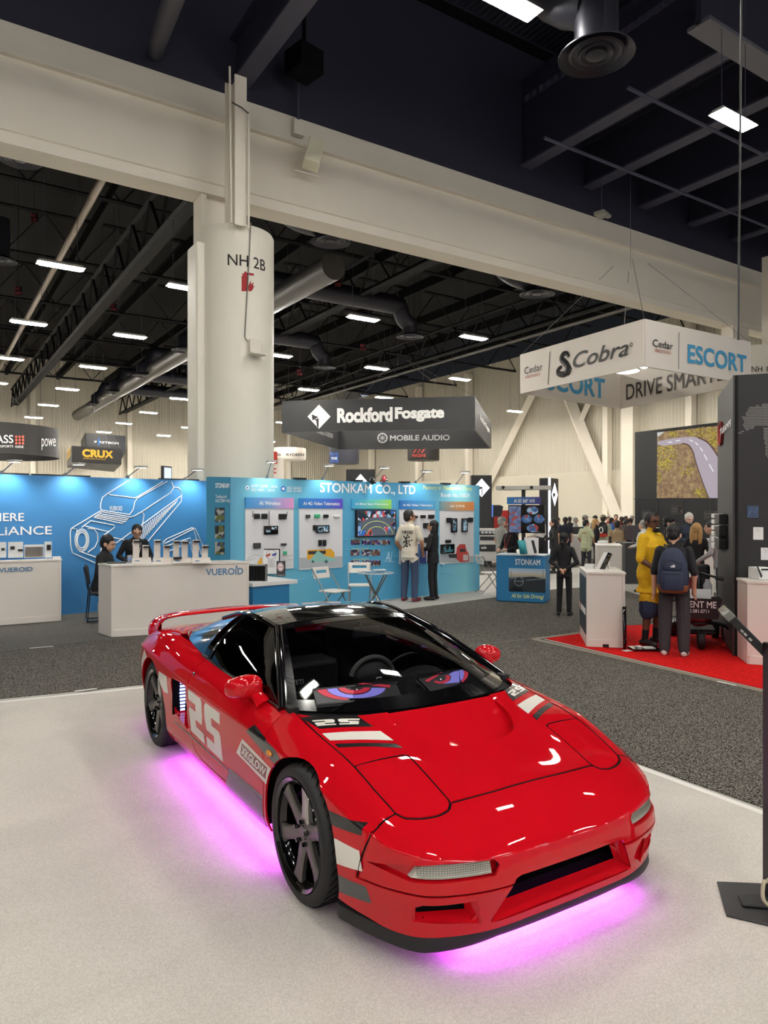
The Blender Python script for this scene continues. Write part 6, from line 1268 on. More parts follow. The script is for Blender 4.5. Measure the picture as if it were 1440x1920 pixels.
wb(b, 'device_keys', DGREY, e); wb(MB().tube([f_.P(*f_.uv(1136,1050),.06), f_.P(*f_.uv(1142,1070),-.02)], .005, 6), 'prop_rod', STEEL, e)
pF, pR_, pB = Vector(G(1099.7,1213.7)), Vector(G(1171.8,1216.2)), Vector(G(1087,1190)); pp = lambda a, b_: pF+(pR_-pF)*a+(pB-pF)*b_
x, y = pp(.22,.62); tag(MB().box((x,y,1.01),(.10,.12,.06),.4).build('white_box', PRINTW), 'small white box beside the slanted black device', 'box'); x, y = pp(.28,.25); tag(MB().box((x,y,.984),(.16,.20,.006),.5).build('leaflet', PRINTW), 'white leaflet on the left of the corner pedestal', 'leaflet', 'pedestal leaflets'); x, y = pp(.74,.22); tag(MB().box((x,y,.984),(.18,.14,.006),-.3).build('leaflet', PRINTW), 'white leaflet on the right of the corner pedestal', 'leaflet', 'pedestal leaflets'); x, y = pp(.7,.8); tag(MB().box((x,y,1.02),(.11,.03,.08),-.3).build('price_card', PRINTW), 'upright white card at the back of the corner pedestal', 'card')
x, y = G(1140,1019,1.02); tag(MB().box((x,y+.15,1.05),(.22,.16,.06),.2).build('white_device', PRINTW, bevel=.01), 'small white device on the pedestal in the aisle', 'device'); tag(MB().box((x+.22,y+.12,1.10),(.05,.05,.16),.2).build('black_device', BLACK, bevel=.01), 'black upright device on the pedestal in the aisle', 'device')
# literature stand on the red carpet
lx, ly = G(1181,1219); e = empty('brochure_holder', (lx,ly,0), -TH-.1, 'folded black brochure holder lying on the red carpet', 'holder'); MB().add([(-.06,-.02,.01),(-.04,.10,.01),(-.02,.10,.55),(-.06,.02,.55),(-.09,-.02,.01),(-.09,.02,.55)], [(0,1,2,3),(4,0,3,5)]).build('back_frame', BLACKG, e).modifiers.new('s','SOLIDIFY').thickness = .012
MB().box((.17,-.02,.025),(.34,.22,.03),.1).build('tray', BLACKG, e); MB().box((.22,-.03,.045),(.14,.12,.008),.2).box((.12,.02,.045),(.06,.10,.008),.2).build('tray_window', PRINTW, e); MB().box((-.06,-.10,.012),(.10,.08,.006),.5).build('paper_tag', PRINTW, e)
# ---- big video wall of the right booth
FW = Face(D(1190.4,24.5), D(1372,21.4)); e = root('video_wall', FW.P(FW.L/2,0), 'black booth wall with big screen showing a road from above', 'wall panel'); zt = FW.uv(1190.4,810.5)[1]
b = MB(); FW.box(b, 0, FW.L, .02, zt, -.2, .2); wb(b, 'wall_body', mat('wall_black',(26,26,28),.45), e); v = lambda a, b_: (1180+a/7.2, 780+b_/7.2)
GRD = mat('screen_ground', (120,92,58), .4); nt = GRD.node_tree; bs = nt.nodes['Principled BSDF']; tc = nt.nodes.new('ShaderNodeTexCoord'); nz = nt.nodes.new('ShaderNodeTexNoise'); nz.inputs['Scale'].default_value = 6; nz.inputs['Detail'].default_value = 8; nz.inputs['Roughness'].default_value = .7; nt.links.new(tc.outputs['Object'], nz.inputs['Vector']); rp = nt.nodes.new('ShaderNodeValToRGB')
for k, (t, col_) in enumerate(((.3,(84,60,36)),(.48,(134,104,70)),(.6,(168,140,96)),(.75,(190,166,60)))):
    q_ = rp.color_ramp.elements[k] if k < 2 else rp.color_ramp.elements.new(t); q_.position = t; q_.color = (*lin(col_),1)
nt.links.new(nz.outputs[0], rp.inputs[0]); nt.links.new(rp.outputs[0], bs.inputs['Emission Color']); bs.inputs['Emission Strength'].default_value = .85; bs.inputs['Base Color'].default_value = (.02,.02,.02,1)
def emm(n, col_, s=.85): m = mat(n, (10,10,10), .4, emit=s, ecol=col_); return m
b = MB(); FW.poly(b, [v(380,222),v(1215,130),v(1215,1108),v(372,1108)], .010, 0); FW.poly(b, [v(382,345),v(560,308),v(760,282),v(880,280),v(960,300),v(1050,350),v(1130,440),v(1215,570),v(1215,1108),v(1075,1108),v(980,860),v(900,620),v(860,480),v(800,395),v(720,372),v(560,390),v(470,405),v(382,380)], .014, 1)
FW.poly(b, [v(380,222),v(480,212),v(382,285)], .013, 3)
wb(b, 'screen_picture', [GRD, emm('scr_road',(176,164,176)), emm('scr_line',(235,235,240)), emm('scr_sky',(206,208,206))], e)
b = MB()
for p in ([(820,322),(865,345)],[(895,360),(935,395)],[(960,425),(995,480)],[(1015,520),(1055,595)],[(1085,655),(1140,750)],[(530,358),(580,352)],[(630,338),(690,328)]): FW.lines(b, [[v(*p[0]),v(*p[1])]], .018, .018)
FW.lines(b, [spline([v(*p) for p in ((720,372),(800,395),(860,480),(900,620),(980,860),(1075,1108))],24), spline([v(*p) for p in ((930,290),(1050,350),(1130,440),(1215,570))],16)], .022, .016, mi=1); wb(b, 'road_lines', [emm('scr_line',(235,235,240)), emm('scr_edge',(92,66,56))], e)
rr = random.Random(3); b = MB()
for (cx_, cy_, w_, h_, n_) in ((490,560,160,185,300),(1000,220,230,70,160),(1150,340,70,80,90),(600,240,70,40,40),(980,1040,110,70,80),(400,830,36,70,40),(760,720,120,90,40)):
    for k in range(n_):
        a, r1, r2 = rr.uniform(0,2*PI), math.sqrt(rr.random()), rr.uniform(6,15); x_, y_ = cx_+w_*r1*math.cos(a), cy_+h_*r1*math.sin(a)
        if 385 < x_ < 1205 and 150 < y_ < 1100: FW.poly(b, [v(x_+r2*math.cos(t+a),y_+r2*.8*math.sin(t+a)) for t in (0,1.1,2.3,3.4,4.8)], .012+.0001*(k % 9), k % 3)
wb(b, 'screen_foliage', [emm('leaf_a',(196,176,48)), emm('leaf_b',(160,140,36)), emm('leaf_c',(120,108,34))], e)
b = MB(); FW.lines(b, [[v(60,1118),v(1215,1112)],[v(380,1118),v(380,1700)],[v(728,1118),v(728,1700)],[v(1095,1118),v(1095,1700)]], .012, .004); wb(b, 'panel_joint', DGREY, e)
for k, (x0,x1,y0,y1) in enumerate(((1204,1225,956,976),(1259,1282,948,965),(1320,1346,957,976))):
    b = MB(); FW.rect(b, x0, y0, x1, y1, .004, .01); wb(b, 'wall_poster', mat('poster_dark',(50,48,48),.4), e); FW.text('Performance\nfor drivers', GRY, e, x0+1, y0+4, x0+(x1-x0)*.5, y1-5, .016); b = MB(); FW.rect(b, x0+(x1-x0)*.6, y0+2, x1-2, y1-3, .015, .003); wb(b, 'poster_picture', screen_mat('poster_pic', [(90,70,50),(60,60,66),(160,150,140)], 9, .25), e)
# ---- black dotted wall at the right edge
cA = Vector((*G(1375.5,1231),0)); cB = Vector((*G(1345.5,1186.5),0)); FT1 = Face(cB, cA); pr = Vector((-(cA-cB).normalized().y,(cA-cB).normalized().x,0)); pr = pr if pr.x > 0 else -pr; cC = cA+pr*2.8; FT2 = Face(cA, cC)
e = root('dotted_wall', cA, 'black booth wall with dotted world map and red emblem at the right edge', 'wall panel'); BW = mat('wall_matt_black',(34,33,34),.55); ht = 3.42
b = MB(); FT1.box(b, 0, FT1.L, .012, ht, -.05, .05); FT2.box(b, 0, FT2.L, .012, ht, -.05, .05); wb(b, 'wall_body', BW, e); wb(MB().tube([tuple(cA+Vector((0,0,.012))),tuple(cA+Vector((0,0,ht)))], .012, 8), 'corner_strip', mat('strip_grey',(86,84,84),.3,.7), e)
t_ = lambda a, b_: (1340+a/5.333, 720+b_/5.333); cu, cz = FT1.uv(*t_(70,498)); b = MB(); b.tube([FT1.P(cu+.22*math.cos(a),cz+.15*math.sin(a),.004) for a in np.linspace(0,2*PI,30,endpoint=False)], .035, 4, closed=True, flat=(1,.3)); wb(b, 'red_ring', mat('emblem_red',(176,52,50),.5), e)
_e = e; u0, z0 = FT1.uv(*t_(68,520)); u1, _ = FT1.uv(*t_(182,455)); zt = FT1.uv(*t_(68,455))[1]; FT1.text_uv('TARAMPS', PRINTW, e, u0, u1, z0, zt, .02, bold=.03, shear=.2)
DOT = mat('dot_grey',(150,148,146),.5); b = MB()
inp = lambda px, py: mgeo.intersect_point_tri_2d is None
land = [[(1392,782),(1398,779),(1402,768),(1408,762),(1416,761),(1420,758),(1425,762),(1432,757),(1470,757),(1470,800),(1440,800),(1416,800),(1412,804),(1400,806),(1392,798),(1397,790)],[(1431,802),(1470,802),(1470,860),(1440,861),(1434,852),(1436,838),(1432,822)],[(1381,811),(1388,810),(1400,805),(1412,803),(1400,807),(1388,813)]]
def inside(p, poly):
    r = False; n = len(poly)
    for i in range(n):
        (x1,y1),(x2,y2) = poly[i], poly[(i+1) % n]
        if (y1 > p[1]) != (y2 > p[1]) and p[0] < (x2-x1)*(p[1]-y1)/(y2-y1)+x1: r = not r
    return r
for j in range(40):
    for i in range(30):
        px, py = 1380+3.5*i+(1.75 if j % 2 else 0), 755+3.0*j
        if px < 1462 and any(inside((px,py),L_) for L_ in land):
            u, z_ = FT2.uv(px,py); b.add([FT2.P(u+.0075*math.cos(a),z_+.0075*math.sin(a),.002) for a in (0,1.05,2.1,3.14,4.19,5.24)], [(0,1,2,3,4,5)])
wb(b, 'map_dots', DOT, e); b = MB()
for j in range(150):
    zz = ht-.25-.0165*j; cen = .55+.28*math.sin(j*.045)+.1*math.sin(j*.16); wd = .34*abs(math.sin(j*.05+.6))*(1 if j < 120 else .5)
    n = int(wd/.05)
    for k in range(-n, n+1):
        uu = (cen+k*.05)*FT1.L
        if .08 < uu < FT1.L-.06: b.add([FT1.P(uu-.008,zz,.002),FT1.P(uu+.008,zz,.002),FT1.P(uu+.008,zz+.006,.002),FT1.P(uu-.008,zz+.006,.002)], [(0,1,2,3)])
wb(b, 'map_dots', mat('dot_dim',(62,60,60),.5), e)
for k, (y0, y1) in enumerate(((963,983),(985,1006),(1007,1029))):
    e2 = root('wall_amplifier', FT1.P(FT1.uv(1358,(y0+y1)/2)[0],FT1.uv(1358,(y0+y1)/2)[1]), ['top','middle','bottom'][k]+' of three white and black amplifiers on the black wall edge', 'amplifier', 'amplifiers on the black wall'); b = MB(); FT1.rect(b, 1356, y0+1, 1364, y1-1, .0, .10); wb(b, 'amplifier_body', BLACK, e2, bevel=.01); b = MB(); FT1.rect(b, 1351, y0, 1356.5, y0+8.5, .0, .12); FT1.rect(b, 1351, y0+11, 1356.5, y1-1, .0, .12); FT1.rect(b, 1356, y0, 1364, y0+2, .10, .02); wb(b, 'amplifier_clip', PRINTW, e2, bevel=.015)
for k, (x0,y0,x1,y1) in enumerate(((1400.5,948,1422,971),(1412,988.5,1431,1012),(1426.5,1027,1446,1050))):
    f2 = FT2; e2 = root('price_card', FT2.P(*FT2.uv((x0+x1)/2,y1)), ['blue leaflet pocket highest on the dotted black wall','white price card in the middle of the dotted black wall','white price card lowest on the dotted black wall, cut by the edge'][k], 'card', 'cards on the black wall'); b = MB(); f2.rect(b, x0, y0, x1, y1, .0, .012); wb(b, 'card_holder', mat('card_blue',(62,78,106),.3) if k == 0 else PRINTW, e2)
    if k: f2.text('PRICE', GRY, e2, x0+4, y0+3, x1-6, y0+4.6, .014); f2.text('watts', GRY, e2, x0+6, y0+7, x1-8, y0+8.4, .014)
    else: b = MB(); f2.lines(b, [spline([(1403,966),(1409,958),(1416,961),(1420,956)],10),spline([(1403,961),(1409,953),(1416,956),(1420,951)],10)], .004, .013); wb(b, 'wave_print', mat('card_wave',(100,120,160),.4), e2)
wcl = G(1401,1246.6); e, Fk = counter('display_counter', wcl, tuple((Vector((*wcl,0))+pr*1.6)[:2]), G(1382.5,1232), .965, CTR, 'white counter at the right edge before the dotted black wall')
q0 = Vector((*wcl,0)); z0 = .965; x, y, _ = q0+pr*.02+Vector((-.1,.32,0)); f_ = Face(D(1392,8.75),D(1418,8.75)); e2 = root('box_speaker', f_.P(f_.L/2,z0,-.1), 'black box loudspeaker on the white counter at the right edge', 'speaker'); b = MB(); f_.rect(b, 1392, 1053, 1418, 1084.5, -.22, .22); wb(b, 'cabinet', BLACK, e2, bevel=.01); f_.text('BOSS', PRINTW, e2, 1404, 1079, 1410, 1080.5, .003)
f_ = Face(D(1418,8.3),D(1452,8.3)); e2 = root('white_receiver', f_.P(f_.L/2,z0,-.1), 'white machine with black slot beside the box loudspeaker', 'device'); b = MB(); f_.box(b, .03, f_.L, z0, z0+.14, -.25, .25); wb(b, 'machine_body', PRINTW, e2, bevel=.01); b = MB(); f_.rect(b, 1427, 1066, 1452, 1069.5, .002, .003); f_.poly(b, [(1417,1060),(1420,1060),(1429,1080),(1426,1084)], .01); wb(b, 'black_trim', BLACKG, e2)
# ---- foreground stand at the right edge
b0 = [G(1344,1660),G(1440,1664),G(1520,1672),G(1520,1768),G(1440,1742),G(1362,1724)]; e = root('tablet_stand', G(1440,1690), 'black tilted tablet stand on a floor plate at the right edge', 'stand'); wb(MB().prism(b0, .011, .020), 'floor_plate', mat('plate_black',(40,38,40),.5), e, bevel=.003); pc = G(1447,1694); wb(MB().prism([G(1384,1690),G(1500,1688),G(1510,1722),G(1392,1710)], .02, .035), 'inner_plate', mat('plate_rubber',(24,23,25),.5), e, bevel=.006)
wb(MB().box((pc[0],pc[1],.60),(.055,.055,1.14),-TH), 'pole', mat('pole_black',(14,13,14),.4), e, bevel=.004); ft = Face(D(1360,3.28),D(1470,3.2)); T0 = Vector(PD(1365,1146,3.30)); T1 = Vector(PD(1480,1262,3.2)); ax = (T1-T0).normalized(); vd_ = ((T0+T1)/2-Vector((0,0,CAM_H))).normalized(); dn = (vd_-ax*vd_.dot(ax)).normalized(); nn_ = ax.cross(dn).normalized(); nn_ = nn_ if nn_.z > 0 else -nn_; R3 = Matrix((ax,dn,nn_)).transposed(); ln = (T1-T0).length
wb(MB().box(T0+ax*(ln/2)-nn_*.012+dn*.15, (ln,.34,.038), M=R3), 'tablet_case', mat('pole_black',(14,13,14),.4), e, bevel=.004); wb(MB().box(T0+ax*.018-nn_*.012+dn*.14, (.036,.33,.042), M=R3), 'clear_edge', mat('clear_edge',(112,114,108),.15), e, bevel=.004); b = MB()
for k in (.10,.12,.15): b.box(T0+ax*k-nn_*.018-dn*.022, (.016,.006,.010), M=R3)
wb(b, 'port_row', CHROME, e); gx, gy = G(1446,1686,.06); wb(MB().tube(spline([(gx-.05,gy-.03,.05),(gx-.10,gy-.02,.10),(gx-.06,gy+.0,.15),(gx+.0,gy+.02,.13),(gx+.04,gy,.16)],18), .008, 8), 'power_cord', mat('cord_tan',(176,166,140),.5), e)
# tall pull rod in front of the girder at the right
x, y = D(1384,7.0); x2, y2 = D(1391,7.0); tag(MB().tube([(x,y,3.45),(x,y,3.5),(x2,y2,7.2)], .010, 6).build('hanging_cable', BLACK), 'thin dark cable rising from the dotted wall past the right column', 'cable')
# ---- red mobility scooter
sx_, sy_ = G(1311,1217); e = empty('mobility_scooter', (sx_,sy_,0), -.92, 'dark red rental mobility scooter with lettered front basket', 'scooter'); SR = mat('scooter_red',(110,14,26),.25,coat=1.)
def swheel(x, y, r, w_): 
    o = MB().lathe([(r*.55,-w_/2),(r-.01,-w_/2),(r,-w_/2+.01),(r,w_/2-.01),(r-.01,w_/2),(r*.55,w_/2)], 28, 'X', (x,y,r+.008)).build('tyre', RUB if 'RUB' in globals() else BLACK, e); MB().lathe([(0,-w_*.4),(r*.55,-w_*.4),(r*.55,w_*.4),(0,w_*.4)], 20, 'X', (x,y,r+.008)).build('wheel_rim', STEEL, o)
swheel(.02,-.02,.125,.085); swheel(-.27,.95,.14,.09); swheel(.27,.95,.14,.09)
arc_ = [(.33*math.cos(t)*1.05,-.05+.02*math.sin(t)+.22*abs(math.cos(t))**2,.26+.10*math.sin(t)) for t in np.linspace(0,PI,20)]; b = MB(); b.add([(p[0],p[1]-.10,p[2]) for p in arc_]+[(p[0],p[1]+.25,p[2]+.02) for p in arc_], [(i,i+1,21+i,20+i) for i in range(19)], 0, True); o = b.build('front_fender', mat('fender_black',(20,18,20),.3,coat=.6), e); o.modifiers.new('s','SOLIDIFY').thickness = .02
MB().box((0,.55,.19),(.44,.75,.07)).build('deck', BLACK, e, bevel=.02); MB().ball((0,.02,.40),(.16,.14,.11),18).build('front_cowl', SR, e)
MB().tube([(0,.06,.40),(0,.12,.70),(0,.17,.98)], .035, 10).build('tiller', BLACK, e); MB().lathe([(.0,.72),(.07,.72),(.075,.85),(.06,.93),(0,.95)], 20, c=(-.10,.04,0)).build('light_shroud', SR, e); MB().box((-.10,-.02,.97),(.16,.05,.11)).build('name_plate', PRINTW, e, bevel=.01)
MB().tube([(-.22,.18,.93),(0,.17,.97),(.26,.16,.90)], .016, 8).build('handlebar', BLACK, e); MB().tube([(.20,.16,.905),(.30,.15,.89)], .022, 10).build('hand_grip', BLACK, e)
bk = MB(); bk.add([(-.20,-.24,.42),(.20,-.24,.42),(.20,-.04,.42),(-.20,-.04,.42),(-.24,-.28,.68),(.24,-.28,.68),(.24,-.02,.68),(-.24,-.02,.68)], [(0,1,5,4),(1,2,6,5),(2,3,7,6),(3,0,4,7),(3,2,1,0)]); bk.build('front_basket', mat('basket_black',(26,22,24),.6), e)
fb = face_M((-.19,-.262,.565),(1,0,0),(0,-.14,1)); lettering('rental_text', 'RENT ME', PRINTW, e, fb, .085, bold=.02, sx=.78); lettering('phone_text', '702.581.0711', PRINTW, e, face_M((-.185,-.254,.50),(1,0,0),(0,-.14,1)), .045, bold=.015, sx=.86)
MB().box((-.02,-.10,.70),(.30,.015,.16)).build('paper_sheet', PRINTW, e); lettering('side_text', 'REN', PRINTW, e, face_M((-.36,.10,.30),(1,0,0),(0,0,1)), .07, bold=.02); MB().box((0,.75,.55),(.42,.42,.10)).build('seat', BLACK, e, bevel=.04); MB().box((0,.97,.80),(.42,.10,.45)).build('backrest', BLACK, e, bevel=.04); MB().tube([(0,.8,.2),(0,.8,.5)], .04, 8).build('seat_post', STEEL, e)
MB().lathe([(0,0),(.05,0),(.055,.12),(.03,.17),(.028,.2),(0,.2)], 16, c=(.10,.02,.70)).build('clear_bottle', mat('clear_plastic',(225,228,232),.1,trans=.6), e)
# ---- things inside the car (eyes on the dash, bag, box)
def car_pt(px, py, s0, z0, nz):                       # on a plane through (0,s0,z0) with slope nz (dz/ds) in car space
    Mi = (Matrix.Translation(car.location) @ car.rotation_euler.to_matrix().to_4x4()).inverted(); k = (px-720)/F_PX; o_ = Mi @ Vector((0,0,CAM_H)); d_ = Mi.to_3x3() @ Vector((k*CT_+ST_,-k*ST_+CT_,(960-py)/F_PX))
    t = (z0+nz*(o_.y-s0)-o_.z)/(d_.z-nz*d_.y); return o_+d_*t
EYB = mat('eye_panel',(60,60,62),.5,emit=.10,ecol=(120,120,120)); EYR = mat('eye_red',(30,5,8),.5,emit=.75,ecol=(232,60,84)); EYV = mat('eye_violet',(20,20,40),.5,emit=.8,ecol=(158,150,250)); EYK = mat('eye_line',(6,6,8),.5); EYW = mat('eye_white',(250,250,250),.5,emit=1.4)  # grey board gets a faint added glow to show through the tinted glass
h_ = lambda a, b_: (570+a/4.364, 1225+b_/4.364)
def eye_panel(corners, shapes, label):
    P_ = lambda p, up=0.: car_pt(*h_(*p), .30, .832+up, .52)
    e = empty('led_panel', car.matrix_world @ Vector((0,0,0)), 0, label, 'display'); e.location = (car.location[0],car.location[1],0); e.rotation_euler = car.rotation_euler
    q = [P_(p) for p in corners]; n = (q[1]-q[0]).cross(q[3]-q[0]).normalized(); n = n if n.z > 0 else -n
    b = MB(); b.add(q+[p-n*.016 for p in q], [(0,1,2,3),(7,6,5,4),(0,4,5,1),(1,5,6,2),(2,6,7,3),(3,7,4,0)]); b.build('panel_board', EYB, e); cen = sum(q, Vector())/4
    b = MB(); b.tube([cen+(p-cen)*1.02+n*.002 for p in q], .006, 4, closed=True); b.build('panel_frame', BLACK, e)
    b = MB()
    for i, (mi, poly) in enumerate(shapes): b.add([P_(p)+n*(.002+.0006*i) for p in poly], [tuple(range(len(poly)))], mi)
    b.build('eye_picture', [EYR,EYV,EYK,EYW], e)
def crescent(c0, r0, c1, r1, a0, a1, n=18): return [(c0[0]+r0[0]*math.cos(t),c0[1]+r0[1]*math.sin(t)) for t in np.linspace(a0,a1,n)]+[(c1[0]+r1[0]*math.cos(t),c1[1]+r1[1]*math.sin(t)) for t in np.linspace(a1,a0,n)]
eye_panel([(105,425),(800,355),(755,245),(75,300)], [(0,crescent((390,290),(285,95),(425,285),(225,72),PI*.55,PI)),(2,crescent((420,287),(240,86),(430,285),(225,76),PI*.1,PI)),(1,crescent((425,287),(240,84),(410,285),(135,50),.0,PI)),(2,crescent((410,286),(140,58),(410,285),(125,48),0,PI)),(0,crescent((410,285),(130,52),(412,285),(72,22),0,PI)),(0,[(432,255),(480,248),(705,265),(700,285)]),(3,[(425,302),(431,297),(437,302),(431,308)])], 'dark panel with glowing angry eye, left behind the windshield')
eye_panel([(1040,325),(1275,255),(1265,140),(925,210)], [(0,[(1305,140),(1345,160),(1335,200),(1300,238),(1285,235),(1310,190)]),(1,[(1185,175),(1240,140),(1300,138),(1310,170),(1300,210),(1270,240),(1140,252),(1195,225),(1205,195)]),(0,[(1180,180),(1195,195),(1190,225),(1150,250),(1090,250),(1062,235),(1075,225),(1110,236),(1150,225),(1165,200),(1150,185)]),(0,[(990,222),(1010,215),(1120,158),(1132,160),(1020,235),(998,236)]),(3,[(1112,216),(1118,210),(1124,216),(1118,223)])], 'dark panel with glowing angry eye, right behind the windshield')
def in_car(name, label, cat): e = empty(name, (car.location[0],car.location[1],0), 0, label, cat); e.rotation_euler = car.rotation_euler; return e
e = in_car('padded_bag', 'rounded black bag with square white emblem behind the windshield', 'bag'); c_ = car_pt(*h_(540,190), .86, .80, 9.); MB().ball(c_, (.15,.10,.11), 20).build('bag_body', mat('bag_black',(30,30,33),.5), e); Rm = Matrix.Rotation(PI/2,4,'X')
MB().tube([c_+Vector((.02*math.cos(t)*1.2,-.106,.02*math.sin(t))) for t in (PI/4,3*PI/4,5*PI/4,7*PI/4)], .0045, 6, closed=True).build('bag_emblem', PRINTW, e); MB().tube([c_+Vector((.15*math.cos(t),-.03,.125*math.sin(t))) for t in np.linspace(.2,PI-.2,16)], .016, 8).build('bag_rim', mat('bag_grey',(120,118,116),.4), e)
e = in_car('cool_box', 'black box lettered in white on the passenger seat', 'box'); c_ = car_pt(564,1276, .80, .78, 9.); MB().box(c_+Vector((.05,.12,-.10)),(.42,.22,.40)).build('box_body', mat('box_black',(22,22,24),.6), e, bevel=.03); lettering('brand_text', 'YETI', PRINTW, e, face_M(c_+Vector((-.055,.005,-.02)),(1,0,0),(0,0,1)), .028, bold=.02)
# ================================================================ PEOPLE
SKL = {'light': (206,160,134), 'tan': (176,126,98), 'asian': (200,154,126), 'dark': (104,66,48), 'pale': (216,176,156)}
def cloth(rgb): return mat('cloth_%d_%d_%d' % rgb, rgb, .85, noise=.14, nscale=18)
HAIR = {'black': (16,14,14), 'brown': (58,40,30), 'grey': (150,146,140), 'white': (206,202,194), 'blonde': (178,138,84), 'dark': (30,24,22)}
def person(px, d, h, fa, label, group=None, top=(30,30,34), legs=(36,36,44), skin='light', hair='dark', sleeve=1.0, shorts=1.0, shoes=(24,22,22), hem=.90, heavy=1., girl=False, vox=.016, head=0., nod=0.,
           arms=None, seat=False, lean=0., cap=None, longhair=0., bun=False, glasses=False, beard=False, foot=None, lapel=None, neckline=False, baggy=0., socks=None, collar=False, face=True):
    x, y = foot if foot else D(px, d); k = h/1.75; rz = math.atan2(-x,y)+math.radians(fa); e = empty('person', (x,y,0), rz, label, 'person', group)
    sk = mat('skin_'+skin, SKL[skin], .55); mt, ml, ms = cloth(top), cloth(legs), mat('shoe_%d_%d_%d' % shoes, shoes, .5); mats = [mt,ml,sk,ms]; TOP_, LEG, SKN_, SHO = 0,1,2,3
    if socks: mats.append(cloth(socks)); SOK = 4
    mb = MB(); prim = []
    def cap_(p0, r0, p1, r1, mi, n=10):
        p0, p1 = Vector(p0), Vector(p1); ax = (p1-p0); L = max(ax.length,1e-4); t = ax/L; prim.append((np.array(p0),np.array(p1),r0,r1,mi))
        pts = [p0-t*r0*math.cos(a) for a in (.25,.8)]+[p0,p1]+[p1+t*r1*math.cos(a) for a in (.8,.25)]; rr = [r0*math.sin(.25),r0*math.sin(.8),r0,r1,r1*math.sin(.8),r1*math.sin(.25)]; mb.tube(pts, rr, n)
    W = 1.0 if not girl else .90; hv = heavy; ln = math.radians(lean); zh = .53 if seat else .93
    def T(p, z0=.93):                                    # lean the upper body forward about the hips
        v = Vector(p); v.z -= z0; v = Matrix.Rotation(ln,3,'X') @ v; v.z += zh+(0); return v
    secs = [(.80,.135*W*hv,.105*hv,0,LEG),(.90,.165*W*hv,.118*hv,.0,LEG),(.97,.168*W*hv,.12*hv,0,LEG),(1.06,(.150 if not girl else .135)*hv,.108*hv,-.005,TOP_),(1.18,.162*W*hv,.115*hv,-.012*hv,TOP_),(1.30,.180*W*hv,.122*hv,-.015,TOP_),(1.38,.180*W,.110*hv,0,TOP_),(1.435,.145*W,.090,.01,TOP_),(1.475,.085,.070,.01,TOP_),(1.495,.066,.064,.01,TOP_ if not neckline else SKN_)]
    if hem < .95: secs = [(hem-.02,.176*W*hv,.128*hv,0,TOP_)]+[s_[:4]+(TOP_ if s_[0] > hem else LEG,) for s_ in secs if s_[0] > hem]; base_ = [(.80,.14*W*hv,.105*hv,0,LEG),(.90,.155*W*hv,.11*hv,0,LEG),(1.0,.14*W*hv,.10*hv,0,LEG)]
    else: base_ = None
    def loft(S):
        n = 20; vs = []
        for (z,rx,ry,yo,mi) in S:
            for q in range(n):
                a = 2*PI*q/n; ca, sa = math.cos(a), math.sin(a); pw = .85
                vs.append(T((rx*math.copysign(abs(ca)**pw,ca), yo+ry*math.copysign(abs(sa)**pw,sa), z)))
        mb.add(vs, [(i*n+q,i*n+(q+1) % n,(i+1)*n+(q+1) % n,(i+1)*n+q) for i in range(len(S)-1) for q in range(n)]+[tuple(range(n-1,-1,-1)),tuple(range((len(S)-1)*n,len(S)*n))])
        for a, b in zip(S[:-1],S[1:]):
            r = min(a[2],b[2]); wx = max(a[1],b[1])-r
            for sx in (-1,0,1): prim.append((np.array(T((sx*wx,a[3],a[0]))),np.array(T((sx*wx,b[3],b[0]))),a[2],b[2],a[4]))
    loft(secs)
    if base_: loft(base_)
    sh = .168*W*(.5+.5*hv)
    arms = arms or [((-.235,.02,1.13),(-.225,-.06,.89)),((.235,.02,1.13),(.225,-.06,.89))]
    for s_, (el, wr) in zip((-1,1), arms):
        S0 = T((s_*sh,.01,1.405)); E0 = T(el); W0 = T(wr); ar = .052*(.6+.4*hv)
        if sleeve >= 1:
            cap_(S0,.062*(.6+.4*hv),E0,.048,TOP_); cap_(E0,.048,W0,.038,TOP_)
        elif sleeve > .5: cap_(S0,.064*(.6+.4*hv),E0,.055,TOP_); cap_(E0,.042,W0,.030,SKN_)
        else:
            m_ = S0.lerp(E0,.72); cap_(S0,.066*(.6+.4*hv),m_,.064*(.6+.4*hv),TOP_); cap_(m_,.046,E0,.042,SKN_); cap_(E0,.042,W0,.030,SKN_)
        dr = (W0-E0).normalized(); side = Vector((1,0,0))-dr*dr.x; side = side.normalized() if side.length > .2 else Vector((0,1,0)); up_ = dr.cross(side)
        pc_ = W0+dr*.05; cap_(W0,.030,W0+dr*.07,.034,SKN_)
        fw = Vector((0,-1,0))-dr*(-dr.y); fw = fw.normalized() if fw.length > .3 else side; cross = dr.cross(fw)
        for q, (o_, l_) in enumerate(((-.027,.068),(-.009,.080),(.009,.076),(.027,.060))):
            b0 = W0+dr*.085+fw*o_; b1 = b0+dr*l_*.55+cross*(-s_)*.008; b2 = b1+dr*l_*.35+cross*(-s_)*.022; cap_(b0,.0105,b1,.010,SKN_,6); cap_(b1,.010,b2,.009,SKN_,6)
        t0 = W0+dr*.025-fw*.025; cap_(t0,.013,t0+dr*.035-fw*.025,.011,SKN_,6)
